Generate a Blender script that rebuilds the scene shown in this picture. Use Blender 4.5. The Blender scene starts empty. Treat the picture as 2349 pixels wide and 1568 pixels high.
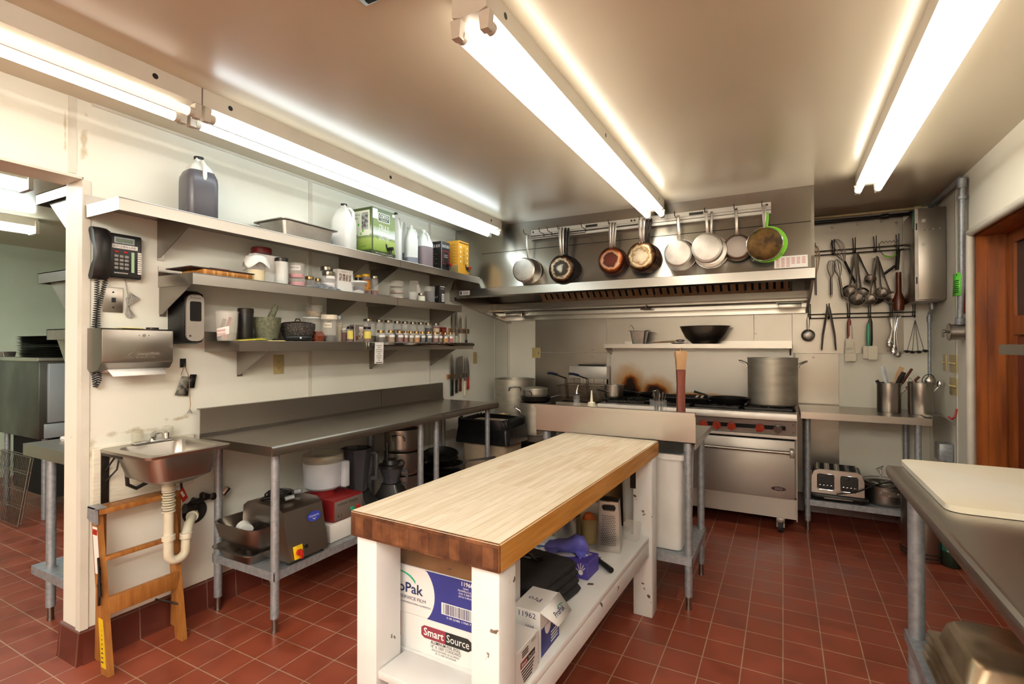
import bpy, bmesh, math, random
from mathutils import Vector, Matrix
R_ = math.radians
rnd = random.Random(7)
scene = bpy.context.scene
COL = scene.collection

# ---------------------------------------------------------------- camera, world, exposure
FPX, YAW, PIT = 1162.0, 0.4913, 0.0076
CAM = Vector((2.751, 0.0, 1.411))
cam = bpy.data.cameras.new('camera'); cam.sensor_width = 36; cam.lens = 36 * FPX / 2349
cam.clip_start = 0.05; cam.clip_end = 60
camo = bpy.data.objects.new('camera', cam); COL.objects.link(camo)
camo.location = CAM; camo.rotation_euler = (R_(90) + PIT, 0, YAW)
scene.camera = camo
FW = Vector((-math.sin(YAW) * math.cos(PIT), math.cos(YAW) * math.cos(PIT), math.sin(PIT)))
RT = Vector((math.cos(YAW), math.sin(YAW), 0)); UP = RT.cross(FW)

world = bpy.data.worlds.new('world'); scene.world = world; world.use_nodes = True
world.node_tree.nodes['Background'].inputs[0].default_value = (0.9, 0.92, 1, 1)
world.node_tree.nodes['Background'].inputs[1].default_value = 0.3
vs = scene.view_settings
vs.view_transform = 'Standard'; vs.look = 'None'; vs.gamma = 1; vs.use_curve_mapping = False
vs.exposure = 0.92
scene.cycles.max_bounces = 7; scene.cycles.diffuse_bounces = 4; scene.cycles.glossy_bounces = 4
scene.cycles.transmission_bounces = 5; scene.cycles.transparent_max_bounces = 10
scene.cycles.caustics_reflective = False; scene.cycles.caustics_refractive = False
scene.cycles.sample_clamp_indirect = 4.0
TUBE_WARM, TUBE_COOL, POW_W, POW_C, TUBE_FILL = (1.0, 0.93, 0.81), (0.82, 0.96, 1.0), 6.2, 4.8, 40.0

# ---------------------------------------------------------------- measuring: pixel ray met with a real plane
def on(u, v, ax, val):
    d = FW + RT * ((u - 1174.5) / FPX) - UP * ((v - 784) / FPX)
    i = 'xyz'.index(ax)
    return CAM + d * ((val - CAM[i]) / d[i])
def depth(p): return (Vector(p) - CAM).dot(FW)
def fit(u0, u1, vt, ax, val):
    """centre (x, y), radius and top height of an upright round thing seen between u0 and u1"""
    um = (u0 + u1) / 2; p = on(um, vt, ax, val); d = depth(p)
    return p.x, p.y, (u1 - u0) / 2 / FPX * d / math.sqrt(1 + ((um - 1174.5) / FPX) ** 2), p.z

# ---------------------------------------------------------------- materials
def lin(c):
    if isinstance(c, str):
        c = [int(c[i:i + 2], 16) / 255 for i in (0, 2, 4)]
        c = [x / 12.92 if x <= 0.04045 else ((x + 0.055) / 1.055) ** 2.4 for x in c]
    return (*c[:3], 1.0)
def nd(t, typ, **kw):
    n = t.nodes.new(typ)
    for k, v in kw.items():
        if k in n.inputs: n.inputs[k].default_value = v
        else: setattr(n, k, v)
    return n
def ramp(t, src, c0, c1, p0=0.3, p1=0.7):
    r = t.nodes.new('ShaderNodeValToRGB')
    r.color_ramp.elements[0].position = p0; r.color_ramp.elements[0].color = lin(c0)
    r.color_ramp.elements[1].position = p1; r.color_ramp.elements[1].color = lin(c1)
    t.links.new(src, r.inputs[0]); return r
_M = {}
def mat(name, col='808080', rough=0.5, metal=0.0, col2=None, ns=20.0, stretch=None, bump=0.0, bs=None, r2=None,
        trans=0.0, alpha=1.0, emit=None, es=0.0, ior=1.45, p0=0.35, p1=0.65, coat=0.0, det=4.0):
    if name in _M: return _M[name]
    m = bpy.data.materials.new(name); m.use_nodes = True; t = m.node_tree; b = t.nodes['Principled BSDF']
    b.inputs['Base Color'].default_value = lin(col); b.inputs['Roughness'].default_value = rough
    b.inputs['Metallic'].default_value = metal; b.inputs['IOR'].default_value = ior
    b.inputs['Transmission Weight'].default_value = trans; b.inputs['Alpha'].default_value = alpha
    b.inputs['Coat Weight'].default_value = coat
    if emit: b.inputs['Emission Color'].default_value = lin(emit); b.inputs['Emission Strength'].default_value = es
    tc = nd(t, 'ShaderNodeTexCoord'); mp = nd(t, 'ShaderNodeMapping')
    t.links.new(tc.outputs['Object'], mp.inputs[0])
    if stretch: mp.inputs['Scale'].default_value = stretch
    n = nd(t, 'ShaderNodeTexNoise'); n.inputs['Scale'].default_value = ns; n.inputs['Detail'].default_value = det
    t.links.new(mp.outputs[0], n.inputs['Vector'])
    r = ramp(t, n.outputs[0], col, col2 or col, p0, p1); t.links.new(r.outputs[0], b.inputs['Base Color'])
    if r2 is not None:
        mr = nd(t, 'ShaderNodeMapRange'); mr.inputs[3].default_value = rough; mr.inputs[4].default_value = r2
        mr.inputs[1].default_value = 0.3; mr.inputs[2].default_value = 0.7
        t.links.new(n.outputs[0], mr.inputs[0]); t.links.new(mr.outputs[0], b.inputs['Roughness'])
    if bump:
        n2 = nd(t, 'ShaderNodeTexNoise'); n2.inputs['Scale'].default_value = bs or ns
        t.links.new(mp.outputs[0], n2.inputs['Vector'])
        bp = nd(t, 'ShaderNodeBump'); bp.inputs['Strength'].default_value = bump; bp.inputs['Distance'].default_value = 0.003
        t.links.new(n2.outputs[0], bp.inputs['Height']); t.links.new(bp.outputs[0], b.inputs['Normal'])
    _M[name] = m; return m
def plain(name, col, rough=0.5, metal=0.0, **k): return mat(name, col, rough, metal, **k)

M = {}
M['steel'] = mat('brushed_steel', 'aea8a0', 0.30, 1, 'aaa49c', 2, det=1)
M['steelh'] = mat('hood_steel', 'b8b4ac', 0.27, 1, 'b4b0a8', 2, det=1)
M['steelr'] = mat('range_front_steel', 'b6b1aa', 0.42, .85, 'b0aba4', 3, det=1)
M['steeld'] = mat('dull_steel', '958e86', 0.34, 1, '908982', 3, det=1)
M['panel'] = mat('wall_panel_steel', '968f86', 0.33, 1, '8c857c', 2.2, (1, 1, .6), det=2)
M['galv'] = mat('galvanised_steel', 'a4a9af', 0.45, 0.5, '90959b', 45)
M['alu'] = mat('aluminium', 'b4b0a9', 0.38, 1, 'a29d96', 12, det=3)
M['chrome'] = mat('chrome', 'c8c8c8', 0.08, 1)
M['darkmetal'] = mat('dark_metal', '3a3532', 0.4, 0.8, '2a2522', 20)
M['iron'] = mat('cast_iron', '141312', 0.42, 0.3, '1e1c1a', 30, bump=0.2)
M['black'] = mat('black_plastic', '141414', 0.35, 0, '1b1a1a', 10)
M['blackm'] = mat('black_matte', '101010', 0.8)
M['wallp'] = mat('wall_paint', 'eeebde', 0.38, 0, 'eae6d6', 1.6, bump=0.12, bs=90, r2=0.5)
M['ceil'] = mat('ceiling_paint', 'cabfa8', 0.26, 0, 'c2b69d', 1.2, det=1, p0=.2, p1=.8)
M['trimw'] = mat('trim_paint', 'dcd8cc', 0.4, 0, 'cfcabc', 5)
M['white'] = mat('white_plastic', 'e4e4e0', 0.4, 0, 'dcdcd8', 8)
M['whitep'] = mat('white_paper', 'e8e6e2', 0.8)
M['ivory'] = mat('ivory_plastic', 'bfae7c', 0.4)
M['board'] = mat('cutting_board', 'ece8dc', 0.35, 0, 'e6dcc2', 2.2)
M['wood'] = mat('ladder_wood', '9f6a34', 0.45, 0, '7c4a1e', 9, (6, 6, 0.7), bump=0.1, p0=.3, p1=.75)
M['cedar'] = mat('cedar_wood', '9c5420', 0.38, 0, '6c3412', 4, (5, 5, 0.5), bump=0.08)
M['wpaint'] = mat('chipped_white_paint', 'e2e3e2', 0.4, 0, 'd8d8d6', 3, bump=0.15, bs=25)
M['tubew'] = mat('lit_tube_warm', 'ffffff', 0.4, emit=TUBE_WARM, es=POW_W)
M['tubec'] = mat('lit_tube_cool', 'ffffff', 0.4, emit=TUBE_COOL, es=POW_C)
M['fix'] = mat('fixture_enamel', 'cfc8bc', 0.35, 0, 'c4bcae', 3)
M['glass'] = mat('clear_glass', 'ffffff', 0.05, 0, alpha=0.14)
M['glassd'] = mat('smoky_glass', '2c2a2a', 0.08, 0, alpha=0.75)
M['clearp'] = mat('clear_plastic', 'e6e2da', 0.25, 0, alpha=0.26)
M['milk'] = mat('milky_plastic', 'dfe3e0', 0.4, 0, alpha=0.93)
M['gold'] = mat('brass_lid', 'a8895a', 0.3, 1)
M['lid'] = mat('tin_lid', '8f8879', 0.3, 1, '6f675a', 60)
M['red'] = mat('red_plastic', 'a32016', 0.35)
M['blackfab'] = mat('black_fabric', '18181a', 0.85, 0, '222224', 50, bump=0.3)
M['pvc'] = mat('pvc_pipe', 'dcd6c2', 0.4, 0, 'c8c0a6', 12)
M['rubber'] = mat('rubber', '1a1918', 0.7)

# chip marks in the white paint of the island
def chips():
    m = M['wpaint']; t = m.node_tree; b = t.nodes['Principled BSDF']
    tc = nd(t, 'ShaderNodeTexCoord'); n = nd(t, 'ShaderNodeTexNoise'); n.inputs['Scale'].default_value = 14
    n.inputs['Detail'].default_value = 8; t.links.new(tc.outputs['Object'], n.inputs['Vector'])
    r = ramp(t, n.outputs[0], (0, 0, 0), (1, 1, 1), 0.68, 0.695)
    mx = nd(t, 'ShaderNodeMix', data_type='RGBA'); old = b.inputs['Base Color'].links[0].from_socket
    t.links.new(r.outputs[0], mx.inputs[0]); t.links.new(old, mx.inputs[6]); mx.inputs[7].default_value = lin('5c4a3c')
    t.links.new(mx.outputs[2], b.inputs['Base Color'])
chips()

def tile_mat(name, c1, c2, grout, w, off, rough=0.36, axes=None, bias=0.0):
    m = bpy.data.materials.new(name); m.use_nodes = True; t = m.node_tree; b = t.nodes['Principled BSDF']
    tc = nd(t, 'ShaderNodeTexCoord'); mp = nd(t, 'ShaderNodeMapping'); t.links.new(tc.outputs['Object'], mp.inputs[0])
    mp.inputs['Location'].default_value = off
    src = mp.outputs[0]
    if axes:
        sp = nd(t, 'ShaderNodeSeparateXYZ'); cb = nd(t, 'ShaderNodeCombineXYZ'); t.links.new(src, sp.inputs[0])
        t.links.new(sp.outputs[axes[0]], cb.inputs[0]); t.links.new(sp.outputs[axes[1]], cb.inputs[1]); src = cb.outputs[0]
    br = nd(t, 'ShaderNodeTexBrick', offset=0.0, squash=1.0)
    t.links.new(src, br.inputs['Vector'])
    for k, v in (('Scale', 1.0), ('Mortar Size', 0.0028), ('Brick Width', w), ('Row Height', w), ('Bias', bias), ('Mortar Smooth', 0.2)):
        br.inputs[k].default_value = v
    br.inputs['Color1'].default_value = lin(c1); br.inputs['Color2'].default_value = lin(c2); br.inputs['Mortar'].default_value = lin(grout)
    n = nd(t, 'ShaderNodeTexNoise'); n.inputs['Scale'].default_value = 7; n.inputs['Detail'].default_value = 6
    t.links.new(tc.outputs['Object'], n.inputs['Vector'])
    rr = ramp(t, n.outputs[0], 'd8d0cc', 'ffffff', 0.3, 0.65)
    mx = nd(t, 'ShaderNodeMix', data_type='RGBA', blend_type='MULTIPLY'); mx.inputs[0].default_value = 1
    t.links.new(br.outputs[0], mx.inputs[6]); t.links.new(rr.outputs[0], mx.inputs[7]); t.links.new(mx.outputs[2], b.inputs['Base Color'])
    mr = nd(t, 'ShaderNodeMapRange'); mr.inputs[1].default_value = .3; mr.inputs[2].default_value = .7
    mr.inputs[3].default_value = rough - .06; mr.inputs[4].default_value = rough + .14
    t.links.new(n.outputs[0], mr.inputs[0]); t.links.new(mr.outputs[0], b.inputs['Roughness'])
    bp = nd(t, 'ShaderNodeBump'); bp.inputs['Strength'].default_value = 0.5; bp.inputs['Distance'].default_value = 0.002; bp.invert = True
    t.links.new(br.outputs['Fac'], bp.inputs['Height']); t.links.new(bp.outputs[0], b.inputs['Normal'])
    return m
def stain(m, spots, col, ax=(1, 2), amp=.9, ns=14, lo=.42, hi=.62):
    t = m.node_tree; b = t.nodes['Principled BSDF']; tc = nd(t, 'ShaderNodeTexCoord'); sp = nd(t, 'ShaderNodeSeparateXYZ'); t.links.new(tc.outputs['Object'], sp.inputs[0])
    n = nd(t, 'ShaderNodeTexNoise'); n.inputs['Scale'].default_value = ns; n.inputs['Detail'].default_value = 9; t.links.new(tc.outputs['Object'], n.inputs['Vector']); last = None
    for cx, cz, sx, sz in spots:
        d = nd(t, 'ShaderNodeCombineXYZ')
        for i, (o, c, s) in enumerate(((ax[0], cx, sx), (ax[1], cz, sz))):
            a = nd(t, 'ShaderNodeMath', operation='SUBTRACT'); t.links.new(sp.outputs[o], a.inputs[0]); a.inputs[1].default_value = c
            q = nd(t, 'ShaderNodeMath', operation='DIVIDE'); t.links.new(a.outputs[0], q.inputs[0]); q.inputs[1].default_value = s; t.links.new(q.outputs[0], d.inputs[i])
        ln = nd(t, 'ShaderNodeVectorMath', operation='LENGTH'); t.links.new(d.outputs[0], ln.inputs[0]); v = ln.outputs['Value']
        if last is not None:
            mn = nd(t, 'ShaderNodeMath', operation='MINIMUM'); t.links.new(last, mn.inputs[0]); t.links.new(v, mn.inputs[1]); v = mn.outputs[0]
        last = v
    mu = nd(t, 'ShaderNodeMath', operation='MULTIPLY_ADD'); mu.inputs[1].default_value = .35; t.links.new(last, mu.inputs[0]); t.links.new(n.outputs[0], mu.inputs[2])
    r = ramp(t, mu.outputs[0], (amp,) * 3, (0, 0, 0), lo, hi); old = b.inputs['Base Color'].links[0].from_socket
    mx = nd(t, 'ShaderNodeMix', data_type='RGBA'); t.links.new(r.outputs[0], mx.inputs[0]); t.links.new(old, mx.inputs[6]); mx.inputs[7].default_value = lin(col); t.links.new(mx.outputs[2], b.inputs['Base Color'])
M['wallleft'] = mat('left_wall_paint', 'ecebe0', 0.38, 0, 'e8e6d8', 1.6, bump=0.12, bs=90, r2=0.5)
stain(M['wallleft'], [(1.28, 1.00, .20, .022), (1.50, 1.035, .10, .02), (1.12, .92, .03, .12), (1.13, .80, .015, .10)], 'a08a58', amp=.75, lo=.5, hi=.72)
stain(M['wallleft'], [(1.085, 2.32, .022, .15), (1.02, 2.36, .008, .12)], 'a8966a', amp=.6, lo=.55, hi=.72)
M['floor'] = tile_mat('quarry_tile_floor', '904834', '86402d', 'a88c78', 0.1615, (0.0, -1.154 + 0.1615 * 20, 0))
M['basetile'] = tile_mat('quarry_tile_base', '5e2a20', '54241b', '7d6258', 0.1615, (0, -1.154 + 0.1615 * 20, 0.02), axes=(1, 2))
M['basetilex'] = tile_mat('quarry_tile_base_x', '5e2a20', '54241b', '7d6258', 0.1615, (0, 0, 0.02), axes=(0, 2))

def butcher(name, c1, c2, streak, ax=1):
    m = bpy.data.materials.new(name); m.use_nodes = True; t = m.node_tree; b = t.nodes['Principled BSDF']
    tc = nd(t, 'ShaderNodeTexCoord'); sp = nd(t, 'ShaderNodeSeparateXYZ'); cb = nd(t, 'ShaderNodeCombineXYZ')
    t.links.new(tc.outputs['Object'], sp.inputs[0])
    t.links.new(sp.outputs[1], cb.inputs[0]); t.links.new(sp.outputs[0], cb.inputs[1])
    br = nd(t, 'ShaderNodeTexBrick', offset=0.37, squash=1.0); t.links.new(cb.outputs[0], br.inputs['Vector'])
    for k, v in (('Scale', 1.0), ('Mortar Size', 0.0007), ('Brick Width', 0.55), ('Row Height', 0.0305), ('Bias', -0.1)):
        br.inputs[k].default_value = v
    br.inputs['Color1'].default_value = lin(c1); br.inputs['Color2'].default_value = lin(c2); br.inputs['Mortar'].default_value = lin(streak)
    mp = nd(t, 'ShaderNodeMapping'); mp.inputs['Scale'].default_value = (14, 1.0, 14); t.links.new(tc.outputs['Object'], mp.inputs[0])
    n = nd(t, 'ShaderNodeTexNoise'); n.inputs['Scale'].default_value = 5; n.inputs['Detail'].default_value = 6; t.links.new(mp.outputs[0], n.inputs['Vector'])
    rr = ramp(t, n.outputs[0], 'f0eadf', 'ffffff', 0.3, 0.6)
    mx = nd(t, 'ShaderNodeMix', data_type='RGBA', blend_type='MULTIPLY'); mx.inputs[0].default_value = 1
    t.links.new(br.outputs[0], mx.inputs[6]); t.links.new(rr.outputs[0], mx.inputs[7])
    n3 = nd(t, 'ShaderNodeTexNoise'); n3.inputs['Scale'].default_value = 3.2; n3.inputs['Detail'].default_value = 3
    mp3 = nd(t, 'ShaderNodeMapping'); mp3.inputs['Scale'].default_value = (2.2, .8, 2); t.links.new(tc.outputs['Object'], mp3.inputs[0]); t.links.new(mp3.outputs[0], n3.inputs['Vector'])
    st = ramp(t, n3.outputs[0], (0, 0, 0), (.55, .55, .55), 0.61, 0.75)
    m2 = nd(t, 'ShaderNodeMix', data_type='RGBA'); t.links.new(st.outputs[0], m2.inputs[0]); t.links.new(mx.outputs[2], m2.inputs[6]); m2.inputs[7].default_value = lin('b98a4e')
    t.links.new(m2.outputs[2], b.inputs['Base Color']); b.inputs['Roughness'].default_value = 0.45
    return m
M['butcher'] = butcher('maple_butcher_block', 'e6dbc6', 'd9cab0', 'b8a07c')
def endgrain():
    m = bpy.data.materials.new('butcher_end_grain'); m.use_nodes = True; t = m.node_tree; b = t.nodes['Principled BSDF']
    tc = nd(t, 'ShaderNodeTexCoord'); mp = nd(t, 'ShaderNodeMapping'); mp.inputs['Location'].default_value = (0, 0, .01)
    t.links.new(tc.outputs['Object'], mp.inputs[0])
    sp = nd(t, 'ShaderNodeSeparateXYZ'); cb = nd(t, 'ShaderNodeCombineXYZ'); t.links.new(mp.outputs[0], sp.inputs[0])
    t.links.new(sp.outputs[0], cb.inputs[0]); t.links.new(sp.outputs[2], cb.inputs[1])
    br = nd(t, 'ShaderNodeTexBrick', offset=0.5, squash=1.0); t.links.new(cb.outputs[0], br.inputs['Vector'])
    for k, v in (('Scale', 1.0), ('Mortar Size', 0.0006), ('Brick Width', 0.036), ('Row Height', 0.056), ('Bias', 0.0)): br.inputs[k].default_value = v
    br.inputs['Color1'].default_value = lin('7c5132'); br.inputs['Color2'].default_value = lin('5a361e'); br.inputs['Mortar'].default_value = lin('3e2412')
    n = nd(t, 'ShaderNodeTexNoise'); n.inputs['Scale'].default_value = 22; n.inputs['Detail'].default_value = 8; t.links.new(tc.outputs['Object'], n.inputs['Vector'])
    rr = ramp(t, n.outputs[0], '9a8068', 'ffffff', 0.3, 0.7)
    mx = nd(t, 'ShaderNodeMix', data_type='RGBA', blend_type='MULTIPLY'); mx.inputs[0].default_value = 1
    t.links.new(br.outputs[0], mx.inputs[6]); t.links.new(rr.outputs[0], mx.inputs[7]); t.links.new(mx.outputs[2], b.inputs['Base Color'])
    b.inputs['Roughness'].default_value = .5
    return m
M['endgrain'] = endgrain()
M['sidegrain'] = mat('butcher_side_grain', 'c08a48', 0.45, 0, 'a5702f', 5, (8, 0.8, 14), bump=0.05)

# ---------------------------------------------------------------- mesh builder
I4 = Matrix.Identity(4)
def MT(x=0, y=0, z=0, rx=0, ry=0, rz=0, s=1):
    return Matrix.Translation((x, y, z)) @ Matrix.Rotation(rz, 4, 'Z') @ Matrix.Rotation(ry, 4, 'Y') @ Matrix.Rotation(rx, 4, 'X') @ Matrix.Scale(s, 4)
def basis(o, ex, ey):
    ex = Vector(ex).normalized(); ey = Vector(ey).normalized(); ez = ex.cross(ey)
    m = Matrix((ex, ey, ez)).transposed().to_4x4(); m.translation = Vector(o); return m
_txt = {}
def text_geo(s, size, align='CENTER', bold=False):
    k = (s, align)
    if k not in _txt:
        c = bpy.data.curves.new('t', 'FONT'); c.body = s; c.size = 1; c.align_x = align; c.align_y = 'CENTER'; c.resolution_u = 2
        if bold: c.offset = 0.015
        o = bpy.data.objects.new('t', c)
        me = bpy.data.meshes.new_from_object(o)
        _txt[k] = ([v.co.copy() for v in me.vertices], [tuple(p.vertices) for p in me.polygons])
        bpy.data.objects.remove(o); bpy.data.curves.remove(c); bpy.data.meshes.remove(me)
    v, f = _txt[k]
    return [x * size for x in v], f
class MB:
    def __init__(s): s.v = []; s.f = []; s.mi = []; s.ms = []; s.T = I4; s.cur = 0
    def m(s, name):
        mm = M[name] if isinstance(name, str) else name
        if mm not in s.ms: s.ms.append(mm)
        s.cur = s.ms.index(mm); return s
    def add(s, vs, fs):
        b = len(s.v); T = s.T
        s.v += [T @ Vector(p) for p in vs]
        s.f += [tuple(b + i for i in f) for f in fs]; s.mi += [s.cur] * len(fs); return s
    def box(s, x0, y0, z0, x1, y1, z1):
        x0, x1 = sorted((x0, x1)); y0, y1 = sorted((y0, y1)); z0, z1 = sorted((z0, z1))
        return s.add([(x0, y0, z0), (x1, y0, z0), (x1, y1, z0), (x0, y1, z0), (x0, y0, z1), (x1, y0, z1), (x1, y1, z1), (x0, y1, z1)],
                     [(3, 2, 1, 0), (4, 5, 6, 7), (0, 1, 5, 4), (1, 2, 6, 5), (2, 3, 7, 6), (3, 0, 4, 7)])
    def rbox(s, x0, y0, z0, x1, y1, z1, b=0.005, seg=2):
        bm = bmesh.new(); bmesh.ops.create_cube(bm, size=1)
        for v in bm.verts: v.co = Vector(((x0 + x1) / 2 + v.co.x * (x1 - x0), (y0 + y1) / 2 + v.co.y * (y1 - y0), (z0 + z1) / 2 + v.co.z * (z1 - z0)))
        bmesh.ops.bevel(bm, geom=bm.edges[:], offset=b, segments=seg, affect='EDGES', profile=0.5)
        bmesh.ops.recalc_face_normals(bm, faces=bm.faces[:])
        return s.bm(bm)
    def bm(s, bm):
        bm.verts.ensure_lookup_table()
        for i, v in enumerate(bm.verts): v.index = i
        s.add([v.co.copy() for v in bm.verts], [tuple(v.index for v in f.verts) for f in bm.faces]); bm.free(); return s
    def prism(s, poly, ax, a, b):
        """poly of 2D points in the other two axes (in xyz order), extruded along ax from a to b"""
        n = len(poly)
        def P(p, w):
            return {'x': (w, p[0], p[1]), 'y': (p[0], w, p[1]), 'z': (p[0], p[1], w)}[ax]
        vs = [P(p, a) for p in poly] + [P(p, b) for p in poly]
        area = sum(poly[i][0] * poly[(i + 1) % n][1] - poly[(i + 1) % n][0] * poly[i][1] for i in range(n))
        flip = (area < 0) ^ (ax == 'y') ^ (b < a)
        fs = [tuple(range(n))[::-1], tuple(range(n, 2 * n))] + [(i, (i + 1) % n, n + (i + 1) % n, n + i) for i in range(n)]
        if flip: fs = [f[::-1] for f in fs]
        return s.add(vs, fs)
    def cyl(s, p0, p1, r0, r1=None, n=16, caps=True):
        p0, p1 = Vector(p0), Vector(p1); r1 = r0 if r1 is None else r1; d = (p1 - p0).normalized()
        a = d.orthogonal().normalized(); c = d.cross(a)
        vs = []
        for p, r in ((p0, r0), (p1, r1)):
            vs += [p + (a * math.cos(2 * math.pi * i / n) + c * math.sin(2 * math.pi * i / n)) * r for i in range(n)]
        fs = [(i, (i + 1) % n, n + (i + 1) % n, n + i) for i in range(n)]
        if caps: fs += [tuple(range(n))[::-1], tuple(range(n, 2 * n))]
        return s.add(vs, fs)
    def tube(s, pts, r, n=8, closed=False, rs=None):
        pts = [Vector(p) for p in pts]; m = len(pts); vs = []; prev = None
        for i, p in enumerate(pts):
            if closed: d = pts[(i + 1) % m] - pts[i - 1]
            else: d = pts[min(i + 1, m - 1)] - pts[max(i - 1, 0)]
            d = d.normalized() if d.length > 1e-9 else Vector((0, 0, 1))
            a = (prev - d * prev.dot(d)) if prev is not None else d.orthogonal()
            a = a.normalized() if a.length > 1e-6 else d.orthogonal().normalized()
            prev = a; c = d.cross(a); rr = rs[i] if rs else r
            vs += [p + (a * math.cos(2 * math.pi * k / n) + c * math.sin(2 * math.pi * k / n)) * rr for k in range(n)]
        fs = []
        for i in range(m if closed else m - 1):
            j = (i + 1) % m
            fs += [(i * n + k, i * n + (k + 1) % n, j * n + (k + 1) % n, j * n + k) for k in range(n)]
        if not closed: fs += [tuple(range(n))[::-1], tuple(range((m - 1) * n, m * n))]
        return s.add(vs, fs)
    def lathe(s, prof, n=24, cap0=False, cap1=False, ell=1.0):
        vs = []; m = len(prof)
        for r, z in prof: vs += [(r * math.cos(2 * math.pi * k / n), r * ell * math.sin(2 * math.pi * k / n), z) for k in range(n)]
        fs = []
        for i in range(m - 1): fs += [(i * n + k, i * n + (k + 1) % n, (i + 1) * n + (k + 1) % n, (i + 1) * n + k) for k in range(n)]
        if cap0: fs.append(tuple(range(n))[::-1])
        if cap1: fs.append(tuple(range((m - 1) * n, m * n)))
        return s.add(vs, fs)
    def sphere(s, c, r, n=12, sc=(1, 1, 1)):
        T = s.T; s.T = T @ Matrix.Translation(c) @ Matrix.Diagonal((*sc, 1))
        k = max(4, n // 2); s.lathe([(r * math.sin(math.pi * i / k) + 1e-5, -r * math.cos(math.pi * i / k)) for i in range(k + 1)], n)
        s.T = T; return s
    def quad(s, *p): return s.add(p, [tuple(range(len(p)))])
    def text(s, t, size, o, ex=(1, 0, 0), ey=(0, 0, 1), align='CENTER', w=None, bold=False):
        v, f = text_geo(t, size, align, bold)
        if w and v:
            ww = max(p.x for p in v) - min(p.x for p in v)
            if ww > 1e-6: k = w / ww; v = [Vector((p.x * k, p.y, 0)) for p in v]
        T = s.T; s.T = T @ basis(o, ex, ey); s.add([(p.x, p.y, 0) for p in v], f); s.T = T; return s
    def loft(s, rings, close=True, cap0=True, cap1=True):
        n = len(rings[0]); vs = [p for r in rings for p in r]; fs = []
        for i in range(len(rings) - 1):
            for k in range(n if close else n - 1):
                fs.append((i * n + k, i * n + (k + 1) % n, (i + 1) * n + (k + 1) % n, (i + 1) * n + k))
        if cap0: fs.append(tuple(range(n))[::-1])
        if cap1: fs.append(tuple(range((len(rings) - 1) * n, len(rings) * n)))
        return s.add(vs, fs)
    def grid(s, fn, nu, nv):
        vs = [fn(i / (nu - 1), j / (nv - 1)) for j in range(nv) for i in range(nu)]
        return s.add(vs, [(j * nu + i, j * nu + i + 1, (j + 1) * nu + i + 1, (j + 1) * nu + i) for j in range(nv - 1) for i in range(nu - 1)])
    def build(s, name, parent=None, label=None, sharp=32, solid=0.0):
        me = bpy.data.meshes.new(name); me.from_pydata([tuple(v) for v in s.v], [], s.f)
        for mm in (s.ms or [M['steel']]): me.materials.append(mm)
        me.polygons.foreach_set('material_index', s.mi)
        me.polygons.foreach_set('use_smooth', [True] * len(s.f))
        me.update(); me.set_sharp_from_angle(angle=R_(sharp))
        o = bpy.data.objects.new(name, me); COL.objects.link(o)
        if parent: o.parent = parent
        if label: o['label'] = label
        if solid:
            md = o.modifiers.new('thickness', 'SOLIDIFY'); md.thickness = solid; md.offset = 0
        return o
def rrect(w, h, r, k=3, cx=0, cy=0):
    out = []
    for sx, sy, a0 in ((1, 1, 0), (-1, 1, 90), (-1, -1, 180), (1, -1, 270)):
        for i in range(k + 1):
            a = R_(a0 + 90 * i / k); out.append((cx + sx * (w / 2 - r) + r * math.cos(a), cy + sy * (h / 2 - r) + r * math.sin(a)))
    return out
def tag(o, label=None, cat=None, group=None, kind=None):
    if label: o['label'] = label
    if cat: o['category'] = cat
    if group: o['group'] = group
    if kind: o['kind'] = kind
    return o
def thing(name, label, cat, loc=(0, 0, 0), rz=0.0, group=None):
    o = bpy.data.objects.new(name, None); COL.objects.link(o); o.empty_display_size = 0.05
    o.location = loc; o.rotation_euler = (0, 0, rz)
    return tag(o, label, cat, group)
def struct(o): o['kind'] = 'structure'; return o
def dup(root, loc=None, rz=None, label=None, scale=None, rot=None):
    r = root.copy(); COL.objects.link(r)
    if loc is not None: r.location = loc
    if rz is not None: r.rotation_euler = (0, 0, rz)
    if rot is not None: r.rotation_euler = rot
    if scale is not None: r.scale = scale
    if label: r['label'] = label
    for ch in list(root.children):
        c = ch.copy(); COL.objects.link(c); c.parent = r
        for g in ch.children:
            d = g.copy(); COL.objects.link(d); d.parent = c
    return r
def arc(c, r, a0, a1, k, ax='z'):
    out = []
    for i in range(k + 1):
        a = R_(a0 + (a1 - a0) * i / k); p, q = r * math.cos(a), r * math.sin(a)
        out.append(Vector(c) + Vector({'z': (p, q, 0), 'y': (p, 0, q), 'x': (0, p, q)}[ax]))
    return out

# ================================================================ SETTING
CZ = 2.506
WX, WY = 3.78, 5.04
b = MB().m('floor').box(-5.2, -3.2, -0.1, 5.0, 5.4, 0); struct(b.build('floor'))
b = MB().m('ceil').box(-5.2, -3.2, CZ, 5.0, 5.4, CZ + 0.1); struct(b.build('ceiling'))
b = MB().m('wallleft').prism([(1.087, 0), (5.2, 0), (5.2, CZ), (-3.1, CZ), (-3.1, 2.163), (1.087, 2.163)], 'x', -.167, 0); struct(b.build('wall_left'))
b = MB().m('wallp').box(0, WY, 0, WX + .17, WY + .15, CZ); struct(b.build('wall_back'))
b = MB().m('wallp').box(WX, 4.14, 0, WX + 0.17, WY, CZ); b.box(WX, -3.1, 2.115, WX + 0.17, 4.14, CZ)
b.box(WX, -3.1, 0, WX + 0.17, -1.2, 2.115); struct(b.build('wall_right'))
b = MB().m('wallp').box(-5.0, -3.2, 0, 5.0, -3.1, CZ); struct(b.build('wall_front'))
M['wallg'] = mat('side_room_paint', 'c6d2bd', 0.45, 0, 'bccab4', 2, bump=0.1, bs=80)
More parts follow.
